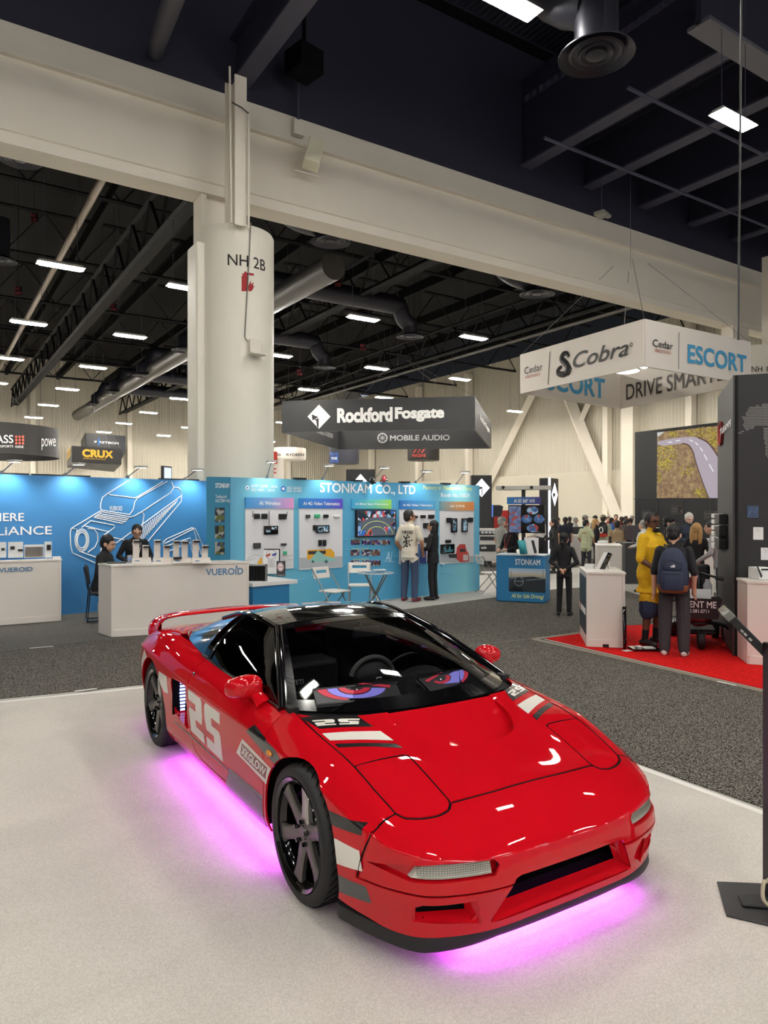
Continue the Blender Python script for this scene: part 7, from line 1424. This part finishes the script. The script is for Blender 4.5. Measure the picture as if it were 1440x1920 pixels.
    for s_ in (-1,1):
        bg = 1+baggy
        if seat:
            H0, K0, A0 = Vector((s_*.09,0,.50)), Vector((s_*.11,-.44,.49)), Vector((s_*.11,-.40,.09))
        else: lx_ = .095*W*(.3+.7*hv); H0, K0, A0 = Vector((s_*lx_,.0,.90)), Vector((s_*(lx_+.012),-.015,.50)), Vector((s_*(lx_+.02),.02,.09))
        cap_(H0,.088*(.5+.5*hv)*W,K0,.064*bg*(.7+.3*hv),LEG)
        if shorts >= 1: cap_(K0,.066*bg,A0,.052*bg,LEG)
        else:
            m_ = K0.lerp(A0,.12); cap_(H0.lerp(K0,.6),.078*hv,m_,.080*hv,LEG); cap_(K0,.056,K0.lerp(A0,.4),.054,SKN_); cap_(K0.lerp(A0,.4),.054,A0,.036,SKN_)
            if socks: cap_(K0.lerp(A0,.72),.046,A0,.042,SOK)
        f = A0+Vector((0,0,-.04)); cap_(f+Vector((0,.045,-.005)),.040,f+Vector((s_*.02,-.07,-.005)),.042,SHO); cap_(f+Vector((s_*.02,-.07,-.008)),.042,f+Vector((s_*.03,-.16,-.015)),.034,SHO)
    hc = T((0,-.015,1.618)); HR = Matrix.Rotation(math.radians(head),3,'Z') @ Matrix.Rotation(math.radians(nod),3,'X') @ Matrix.Scale(1.12,3); hp = lambda v: hc+HR @ Vector(v)
    cap_(T((0,.015,1.42)),.066,hp((0,.015,-.05)),.060,SKN_ if not collar else TOP_)
    if collar: cap_(hp((0,.01,-.10)),.050,hp((0,.01,-.05)),.050,SKN_)
    M3 = HR
    def hball(c_, r_): mb.ball(hp(c_), r_, 14, 0, M3); prim.append((np.array(hp(c_)),np.array(hp(c_))+1e-6,min(r_),min(r_),SKN_))
    hball((0,.012,.028),(.076,.094,.088)); hball((0,-.016,-.030),(.060,.074,.082)); hball((0,-.030,-.070),(.042,.050,.040)); hball((0,-.092,-.018),(.014,.020,.026)); hball((0,-.075,.022),(.055,.022,.014))
    for s_ in (-1,1): hball((s_*.076,.012,-.012),(.014,.024,.034))
    o = mb.build('body', mats, e); md = o.modifiers.new('r','REMESH'); md.mode = 'VOXEL'; md.voxel_size = vox; md.use_smooth_shade = True; sm_ = o.modifiers.new('s','SMOOTH'); sm_.factor = .5; sm_.iterations = 3
    me = ev_mesh(o); o.modifiers.clear(); o.data = me
    for m_ in mats:
        if m_.name not in [q.name for q in me.materials if q]: me.materials.append(m_)
    n = len(me.polygons); C_ = np.empty(n*3); me.polygons.foreach_get('center', C_); C_ = C_.reshape(-1,3); best = np.full(n,1e9); mi = np.zeros(n,int)
    for p0, p1, r0, r1, m_ in prim:
        a = p1-p0; t = np.clip(((C_-p0)@a)/max(a@a,1e-9),0,1); ds = np.linalg.norm(C_-(p0+t[:,None]*a),axis=1)-(r0+(r1-r0)*t); k_ = ds < best; best[k_] = ds[k_]; mi[k_] = m_
    names = [q.name for q in me.materials]; remap = np.array([names.index(m_.name) for m_ in mats]); me.polygons.foreach_set('material_index', remap[mi]); me.polygons.foreach_set('use_smooth', [True]*n); me.update()
    o.scale = (k,k,k); hm = mat('hair_'+hair, HAIR[hair], .6, noise=.2, nscale=60)
    def child(b, name, m_, par=e):
        if name == 'hair':
            rh = random.Random(int(px*7)); b.v = [tuple(c+rh.uniform(-.006,.006) for c in v) for v in b.v]
        q = b.build(name, m_, par); q.scale = (k,k,k); return q
    if hair != 'none':
        b = MB(); b.ball(hp((0,.026,.045)), (.084,.096,.088), 20, 0, M3); b.ball(hp((0,.055,-.005)), (.070,.062,.075), 16, 0, M3)
        for s_ in (-1,1): b.ball(hp((s_*.060,.015,.02)), (.022,.050,.050), 10, 0, M3)
        if longhair:
            for s_ in (-1,0,1): b.tube([hp((s_*.045,.05,.05)),hp((s_*.062,.065,-.06)),hp((s_*.060,.07,-.12-longhair*.5)),hp((s_*.045,.075,-.12-longhair))], [.055,.052,.046,.02], 10)
        if bun: b.tube([hp((0,.09,-.02)),hp((0,.115,-.06)),hp((0,.10,-.14)),hp((0,.095,-.20))], [.03,.042,.036,.012], 10)
        child(b, 'hair', hm)
    if cap:
        b = MB(); b.ball(hp((0,.012,.055)), (.090,.106,.082), 20, 0, M3); b.add([hp(p) for p in ((-.07,-.07,.055),(.07,-.07,.055),(.062,-.155,.035),(0,-.175,.032),(-.062,-.155,.035),(-.07,-.07,.068),(.07,-.07,.068),(.062,-.155,.045),(0,-.175,.042),(-.062,-.155,.045))], [(0,1,2,3,4),(9,8,7,6,5),(0,5,6,1),(1,6,7,2),(2,7,8,3),(3,8,9,4),(4,9,5,0)]); child(b, 'cap', cloth(cap))
    if face:
        b = MB()
        for s_ in (-1,1): b.ball(hp((s_*.030,-.084,.004)), (.012,.006,.006), 10, 0, M3)
        child(b, 'eyes', mat('eye_dark',(30,22,20),.3)); b = MB(); b.tube([hp((-.026,-.086,-.062)),hp((0,-.094,-.066)),hp((.026,-.086,-.062))], [.003,.006,.003], 6); child(b, 'mouth', mat('lip_'+skin, tuple(int(c*.72) for c in SKL[skin]), .5))
        b = MB()
        for s_ in (-1,1): b.tube([hp((s_*.014,-.093,.026)),hp((s_*.030,-.092,.031)),hp((s_*.048,-.080,.026))], [.003,.005,.003], 6)
        child(b, 'eyebrows', hm if hair != 'none' else BLACK)
    if glasses:
        b = MB()
        for s_ in (-1,1): b.tube([hp((s_*.032+.024*math.cos(t),-.104,.002+.018*math.sin(t))) for t in np.linspace(0,2*PI,16,endpoint=False)], .0028, 6, closed=True); b.tube([hp((s_*.056,-.103,.006)),hp((s_*.078,-.06,.006)),hp((s_*.080,.02,.004))], .0026, 6)
        b.tube([hp((-.009,-.106,.004)),hp((.009,-.106,.004))], .0026, 6); child(b, 'glasses', BLACKG)
    if beard: b = MB(); b.ball(hp((0,-.052,-.092)), (.040,.036,.030), 12, 0, M3); b.tube([hp((-.032,-.083,-.050)),hp((0,-.094,-.050)),hp((.032,-.083,-.050))], .006, 6); child(b, 'beard', hm)
    e['_k'] = k; return e, o, T, hp, k
def on_body(o, name, polys, m_, back=True, off=.004, tri=None):
    """print on the shirt: outline in (x, z) of the body, laid on its back or front"""
    me = o.data; bv = BVHTree.FromPolygons([v.co for v in me.vertices],[tuple(p.vertices) for p in me.polygons]); b = MB(); sg = 1 if back else -1
    def hit(x_, z_): l, n_, _, _ = bv.ray_cast(Vector((x_,sg*.8,z_)),Vector((0,-sg,0))); return (l+Vector((0,sg*off,0))) if l else Vector((x_,sg*.12,z_))
    for P_ in polys: b.add([hit(*p) for p in P_], [tuple(range(len(P_)))])
    if tri: b.add([hit(v[0],v[1]) for v in tri[0]], tri[1])
    q = b.build(name, m_, o.parent); q.scale = o.scale; return q
def text_on(o, txt, x0, x1, z0, z1, m_, name='shirt_print', back=True, **kw):
    vs, fs = text_mesh(txt, 1., **kw); xs = [v.x for v in vs]; ys = [v.y for v in vs]; f_ = -1 if back else 1
    return on_body(o, name, [], m_, back, .005, ([((x0+(v.x-min(xs))/(max(xs)-min(xs))*(x1-x0))*f_, z0+(v.y-min(ys))/(max(ys)-min(ys))*(z1-z0)) for v in vs], fs))
PK = mat('print_ink',(36,34,34),.7)
def lanyard(e, o, T, k, m_, badge=True):
    b = MB()
    for s_ in (-1,1): b.tube([T((s_*.055,.03,1.49)),T((s_*.075,-.075,1.43)),T((s_*.05,-.145,1.28)),T((s_*.012,-.16,1.12))], .006, 5)
    q = b.build('lanyard', m_, e); q.scale = (k,k,k)
    if badge: b = MB().box(T((0,-.165,1.06)),(.08,.006,.11)); q = b.build('badge', PRINTW, e); q.scale = (k,k,k)
FW_ = [((-.25,-.02,1.15),(-.13,-.24,1.10)),((.25,-.02,1.15),(.13,-.24,1.10))]
# -- the pair at the turquoise wall
e, o, T, hp, k = person(768, 14.0, 1.79, 152, 'person in cream printed T-shirt and blue jeans, back to us', top=(222,212,192), legs=(58,72,98), skin='tan', hair='dark', sleeve=.3, shoes=(110,30,34), hem=.86, vox=.010, head=-38, arms=[((-.27,.02,1.14),(-.20,-.16,.96)),((.27,.03,1.13),(.22,-.14,.94))], baggy=.18)
text_on(o, 'WICKED', -.12, .12, 1.30, 1.36, PK, bold=.03); rr = random.Random(5); on_body(o, 'shirt_print', [[(cx_+r_*math.cos(t+q),cz_+r_*math.sin(t+q)) for t in (0,1.2,2.2,3.3,4.6)] for q, cx_, cz_, r_ in [(rr.random()*6, rr.gauss(0,.055), 1.17+rr.gauss(0,.06), rr.uniform(.006,.022)) for _ in range(46)]], PK)
e, o, T, hp, k = person(812, 14.25, 1.585, -112, 'person in black suit with glasses and shoulder-length black hair, holding papers', top=(24,24,28), legs=(20,20,24), skin='asian', hair='black', girl=True, hem=.84, vox=.010, longhair=.10, glasses=True, arms=FW_, nod=-8)
on_body(o, 'shirt_collar', [[(-.05,1.46),(.05,1.46),(.0,1.24)]], PRINTW, False, .004)
bx, by = D(789,14.2); tag(MB().box((bx,by,.99),(.20,.04,.27),.6).build('booklet', mat('booklet_blue',(90,130,190),.5)), 'blue booklet held by the person in black suit', 'booklet')
# -- dark suit from behind
e, o, T, hp, k = person(1058, 12.1, 1.40, 172, 'person in black suit seen from behind, hands clasped behind the back', top=(24,24,28), legs=(18,18,22), skin='asian', hair='black', girl=True, hem=.84, vox=.009, bun=True, arms=[((-.275,.06,1.14),(-.07,.17,1.0)),((.275,.06,1.14),(.07,.19,1.0))], head=-12)
# -- the two men on the red carpet
e, o, T, hp, k = person(1228, 9.45, 1.755, 62, 'person in yellow baseball jersey and denim shorts, smiling', top=(226,178,22), legs=(40,54,80), skin='dark', hair='black', sleeve=.6, shorts=.5, socks=(16,16,18), shoes=(26,26,28), hem=.72, heavy=1.38, vox=.009, head=-26, glasses=True, beard=True, arms=[((-.30,.0,1.14),(-.22,-.20,1.0)),((.30,.0,1.14),(.20,-.22,1.0))], foot=D(1222,9.45))
on_body(o, 'jersey_script', [[(-.02+.0,1.30),(.10,1.34),(.12,1.28),(.02,1.23)]], mat('jersey_green',(96,150,50),.7), False); text_on(o, 'Oakland', -.08, .16, 1.22, 1.31, mat('jersey_dark_green',(30,84,40),.7), 'jersey_script', False, shear=.3, bold=.03); text_on(o, '14', -.12, .12, 1.02, 1.26, mat('jersey_dark_green',(30,84,40),.7), 'jersey_number', True, bold=.04)
on_body(o, 'jersey_side', [[(.13,.82),(.21,.82),(.19,1.12),(.15,1.12)],[(-.21,.82),(-.13,.82),(-.15,1.12),(-.19,1.12)]], mat('jersey_lime',(170,196,40),.8), True, .005); lanyard(e, o, T, k, mat('strap_white',(210,206,200),.6), False)
b = MB().tube([hp((-.022,-.088,-.060)),hp((0,-.097,-.066)),hp((.022,-.088,-.060))], .005, 6); q = b.build('teeth', PRINTW, e); q.scale = (k,k,k)
e, o, T, hp, k = person(1264, 8.7, 1.60, 176, 'person in black polo and dark baggy jeans wearing a navy backpack', top=(24,24,28), legs=(52,50,54), skin='light', hair='black', sleeve=.6, shoes=(206,200,194), hem=.90, heavy=1.10, vox=.009, baggy=.38, arms=[((-.245,.03,1.13),(-.24,-.08,.89)),((.245,.03,1.12),(.25,.0,.88))], head=-14, nod=12)
bp = empty('backpack', e.location, e.rotation_euler.z, 'navy backpack with brown base on the person in black polo', 'backpack'); NV = mat('pack_navy',(30,38,64),.7,noise=.1,nscale=20); BRN = mat('pack_brown',(112,66,36),.6)
def pk(name, S, m_, par=bp, n=20):
    b = MB(); vs = []
    for (z_,rx,ry,yo) in S:
        for q in range(n): a = 2*PI*q/n; ca, sa = math.cos(a), math.sin(a); vs.append((rx*math.copysign(abs(ca)**.6,ca), yo+ry*math.copysign(abs(sa)**.6,sa), z_))
    b.add(vs, [(i*n+q,i*n+(q+1) % n,(i+1)*n+(q+1) % n,(i+1)*n+q) for i in range(len(S)-1) for q in range(n)]+[tuple(range(n-1,-1,-1)),tuple(range((len(S)-1)*n,len(S)*n))], 0, True); return b.build(name, m_, par)
zb = .80; yb = .22; pk('main_bag', [(zb+.02,.15,.09,yb),(zb+.12,.178,.11,yb),(zb+.34,.165,.11,yb-.01),(zb+.46,.125,.085,yb-.02),(zb+.52,.07,.05,yb-.03),(zb+.53,.02,.02,yb-.03)], NV); pk('base_patch', [(zb-.005,.12,.08,yb+.01),(zb+.02,.165,.105,yb+.005),(zb+.075,.183,.116,yb),(zb+.09,.182,.114,yb)], BRN)
pk('front_pocket', [(zb+.035,.115,.05,yb+.085),(zb+.06,.130,.058,yb+.085),(zb+.22,.128,.055,yb+.085),(zb+.255,.11,.035,yb+.080)], NV); pk('upper_pocket', [(zb+.275,.105,.03,yb+.085),(zb+.30,.118,.036,yb+.08),(zb+.37,.105,.030,yb+.072),(zb+.40,.06,.015,yb+.06)], NV)
b = MB()
for q in (-1,0,1): h_q = .030-.008*abs(q+0) if q != 1 else .036; b.add([(-.012+.02*q*.8-.006,yb+.121,zb+.305),(.004+.02*q*.8-.006,yb+.121,zb+.305),(.000+.02*q*.8,yb+.119,zb+.305+.018+.009*(1-q)),(-.012+.02*q*.8,yb+.119,zb+.305+.012+.009*(1-q))], [(0,1,2,3)])
b.build('stripe_emblem', PRINTW, bp); MB().tube([(-.11,yb+.115,zb+.345),(0,yb+.118,zb+.40),(.11,yb+.115,zb+.345)], .005, 6).tube([(-.10,yb+.14,zb+.232),(.10,yb+.14,zb+.232)], .004, 6).build('zip_line', DGREY, bp)
MB().box((0,yb+.12,zb+.045),(.10,.01,.022)).build('reflector', mat('pale_grey',(190,186,180),.4), bp)
for s_ in (-1,1): MB().tube([(s_*.07,.13,zb+.50),(s_*.095,.09,zb+.56),(s_*.10,-.06,zb+.53),(s_*.12,-.11,zb+.40),(s_*.15,-.06,zb+.22),(s_*.155,.10,zb+.10)], .018, 8, flat=(.4,1.2)).build('shoulder_strap', BLACK, bp)
# -- the two at the white counter
e, o, T, hp, k = person(252, 11.45, 1.60, 14, 'person with glasses and white lanyard bending over the white counter', top=(20,20,23), legs=(28,28,32), skin='asian', hair='black', vox=.010, lean=24, nod=18, head=-8, glasses=True, collar=True, arms=[((-.29,-.06,1.16),(-.12,-.34,1.14)),((.29,-.06,1.16),(.20,-.30,1.12))], foot=D(249,12.1)); lanyard(e, o, T, k, mat('strap_white',(210,206,200),.6))
e, o, T, hp, k = person(203, 11.3, 1.80, 66, 'seated person in black turtleneck, facing right behind the white counter', top=(22,22,25), legs=(28,28,32), skin='asian', hair='black', vox=.010, lean=10, nod=14, seat=True, collar=True, arms=[((-.26,-.08,1.16),(-.14,-.32,1.12)),((.26,-.08,1.16),(.14,-.32,1.12))], foot=(chx+.02,chy-.0))
# -- behind the blue counter and further right
e, o, T, hp, k = person(957, 15.0, 1.56, -42, 'person in black with red and white lanyard behind the blue counter', top=(22,20,23), legs=(24,24,28), skin='asian', hair='black', girl=True, longhair=.06, glasses=True, vox=.012, arms=FW_, head=-15); lanyard(e, o, T, k, mat('strap_red',(186,60,60),.6))
person(941, 17.6, 1.63, 128, 'person in grey cap and grey short-sleeved shirt behind the blue counter', top=(146,146,138), legs=(60,60,66), skin='light', hair='grey', sleeve=.4, cap=(118,116,112), heavy=1.12, hem=.86)
person(1012, 19.6, 1.74, -125, 'person in white sweater with red waistband behind the pole screen', top=(206,200,194), legs=(22,22,26), skin='light', hair='dark', hem=.98, arms=FW_, shoes=(20,20,20))
e, o, T, hp, k = person(1037, 20.4, 1.55, -80, 'person with long black hair in black and white plaid jacket', top=(44,44,44), legs=(24,22,24), skin='light', hair='black', girl=True, longhair=.12, hem=.82, shorts=.5, socks=(18,18,20), arms=FW_)
person(1060, 24., 1.58, 178, 'person in navy T-shirt seen from behind, right of the plaid jacket', top=(30,34,48), legs=(34,34,40), sleeve=.4, hair='dark', hem=.88, heavy=1.1)
e, o, T, hp, k = person(1099, 20.6, 1.53, 150, 'person in pale green T-shirt with black back print', top=(188,194,158), legs=(46,44,52), skin='tan', hair='black', sleeve=.4, hem=.84, heavy=1.08, head=-30, arms=[((-.26,.0,1.14),(-.18,-.18,1.04)),((.26,.02,1.13),(.20,-.12,.94))]); on_body(o, 'shirt_print', [[(-.11,1.20),(.11,1.24),(.12,1.16),(-.10,1.12)],[(-.12,1.09),(.10,1.13),(.11,1.06),(-.11,1.03)]], PK); text_on(o, 'GARAGE', -.09, .09, 1.29, 1.33, mat('print_orange',(206,110,60),.6), bold=.03)
person(1117, 21.6, 1.55, 100, 'person with blonde wavy hair in black, right of the pale green T-shirt', top=(24,22,24), legs=(24,24,28), skin='light', hair='blonde', girl=True, longhair=.16, hem=.86)
e, o, T, hp, k = person(1131, 22.6, 1.66, 168, 'person in sage T-shirt and tan cap wearing a black backpack numbered 0', top=(168,176,150), legs=(60,58,60), skin='light', hair='brown', sleeve=.4, cap=(168,158,138), hem=.86, heavy=1.15)
b2 = empty('backpack', e.location, e.rotation_euler.z, 'black backpack with white 0 and red base on the sage T-shirt', 'backpack'); pk('main_bag', [(1.0,.14,.09,.20),(1.05,.17,.11,.20),(1.30,.17,.11,.19),(1.42,.12,.08,.17),(1.45,.03,.03,.16)], BLACK, b2); pk('base_patch', [(.97,.12,.08,.205),(1.0,.165,.112,.20),(1.08,.176,.118,.20)], mat('pack_red',(196,54,44),.6), b2)
MB().tube([(.055*math.cos(t),.315,1.19+.085*math.sin(t)) for t in np.linspace(0,2*PI,20,endpoint=False)], .018, 6, closed=True).build('number_zero', PRINTW, b2)
e, o, T, hp, k = person(1157, 19.2, 1.52, 176, 'person in khaki shirt with red back print, beside the dark jacket', top=(150,128,98), legs=(40,40,46), skin='tan', hair='black', sleeve=.4, hem=.86, heavy=1.12); on_body(o, 'shirt_print', [[(-.13,1.24),(.13,1.24),(.12,1.33),(-.12,1.33)]], mat('print_red',(200,56,40),.6)); text_on(o, 'SEMA', -.11, .11, 1.02, 1.10, PRINTW, bold=.04)
person(1176, 20.2, 1.54, 98, 'person in dark jacket with short dark hair, facing right', top=(34,34,42), legs=(30,30,34), skin='tan', hair='dark', hem=.86, arms=[((-.26,.0,1.14),(-.18,-.18,.98)),((.26,.02,1.13),(.24,-.02,.90))])
person(1207, 15.6, 1.58, -118, 'person with grey hair in white sweatshirt, left of the yellow jersey', top=(214,210,204), legs=(40,42,50), skin='light', hair='grey', hem=.92, heavy=1.1, arms=FW_)
person(1254, 14.2, 1.66, 84, 'person in black with black cap, behind the navy backpack', top=(26,26,28), legs=(30,30,34), skin='light', hair='dark', cap=(22,22,24), heavy=1.1)
person(1292, 16.4, 1.73, 24, 'person with white hair in navy shirt behind the bar', top=(34,42,58), legs=(30,30,34), skin='pale', hair='white', heavy=1.05, nod=14, arms=FW_)
person(1306, 12.9, 1.55, 172, 'person with long blonde hair in black, back to us beside the scooter', top=(22,22,24), legs=(26,26,30), skin='light', hair='blonde', girl=True, longhair=.20, hem=.88, arms=[((-.26,.0,1.14),(-.16,-.22,1.06)),((.26,.0,1.14),(.2,-.2,1.06))])
person(1352, 12.4, 1.62, -96, 'person in grey hooded sweater leaning out from behind the dotted wall', top=(150,150,152), legs=(40,40,46), skin='light', hair='dark', lean=14, arms=[((-.26,-.10,1.16),(-.2,-.36,1.06)),((.26,-.10,1.16),(.2,-.36,1.06))])
crowd = [(1030,27,966,-60,(40,38,42),'black','in dark clothes at the left end of the far crowd'),(1046,29,970,120,(70,50,60),'dark','in plum shirt, second from the left in the far crowd'),(1068,30,969,-170,(30,30,34),'dark','in black behind the navy T-shirt'),(1079,28,970,100,(150,148,142),'grey','with grey hair in pale grey hoodie in the far crowd'),(1097,27,966,95,(90,150,160),'brown','in teal shirt and light cap in the far crowd'),(1116,29,967,-30,(120,110,96),'dark','with dark cap in the middle of the far crowd'),
 (1140,31,969,20,(150,60,60),'dark','in reddish shirt facing us in the far crowd'),(1147,26.5,971,110,(70,110,180),'dark','in bright blue shirt in the far crowd'),(1155,31,965,0,(170,60,60),'dark','with dark hair in red, tallest of the far crowd'),(1165,28,969,-150,(110,60,50),'brown','in brown shirt near the right of the far crowd'),(1174,30,968,60,(60,60,70),'dark','in slate shirt near the right of the far crowd'),(1181,26,972,-100,(140,70,60),'brown','in rust shirt left of the video wall'),(1185,31,967,150,(190,186,176),'grey','with pale cap at the right end of the far crowd'),(962,30,968,170,(60,70,90),'dark','half hidden behind the pole screen'),(1022,31,972,30,(190,186,180),'dark','in pale shirt beside the totem')]
for px, d, yt, fa, top, hair, l in crowd:
    person(px, d, CAM_H-(yt-960)*d/F_PX, fa, 'person '+l, 'people in the far crowd', top=top, legs=(40,40,48), hair=hair, vox=.022, sleeve=.4 if px % 2 else 1., cap=(150,150,140) if px in (1097,1185) else (30,30,34) if px == 1116 else None, hem=.88, face=False, skin=('light','tan','pale')[px % 3])
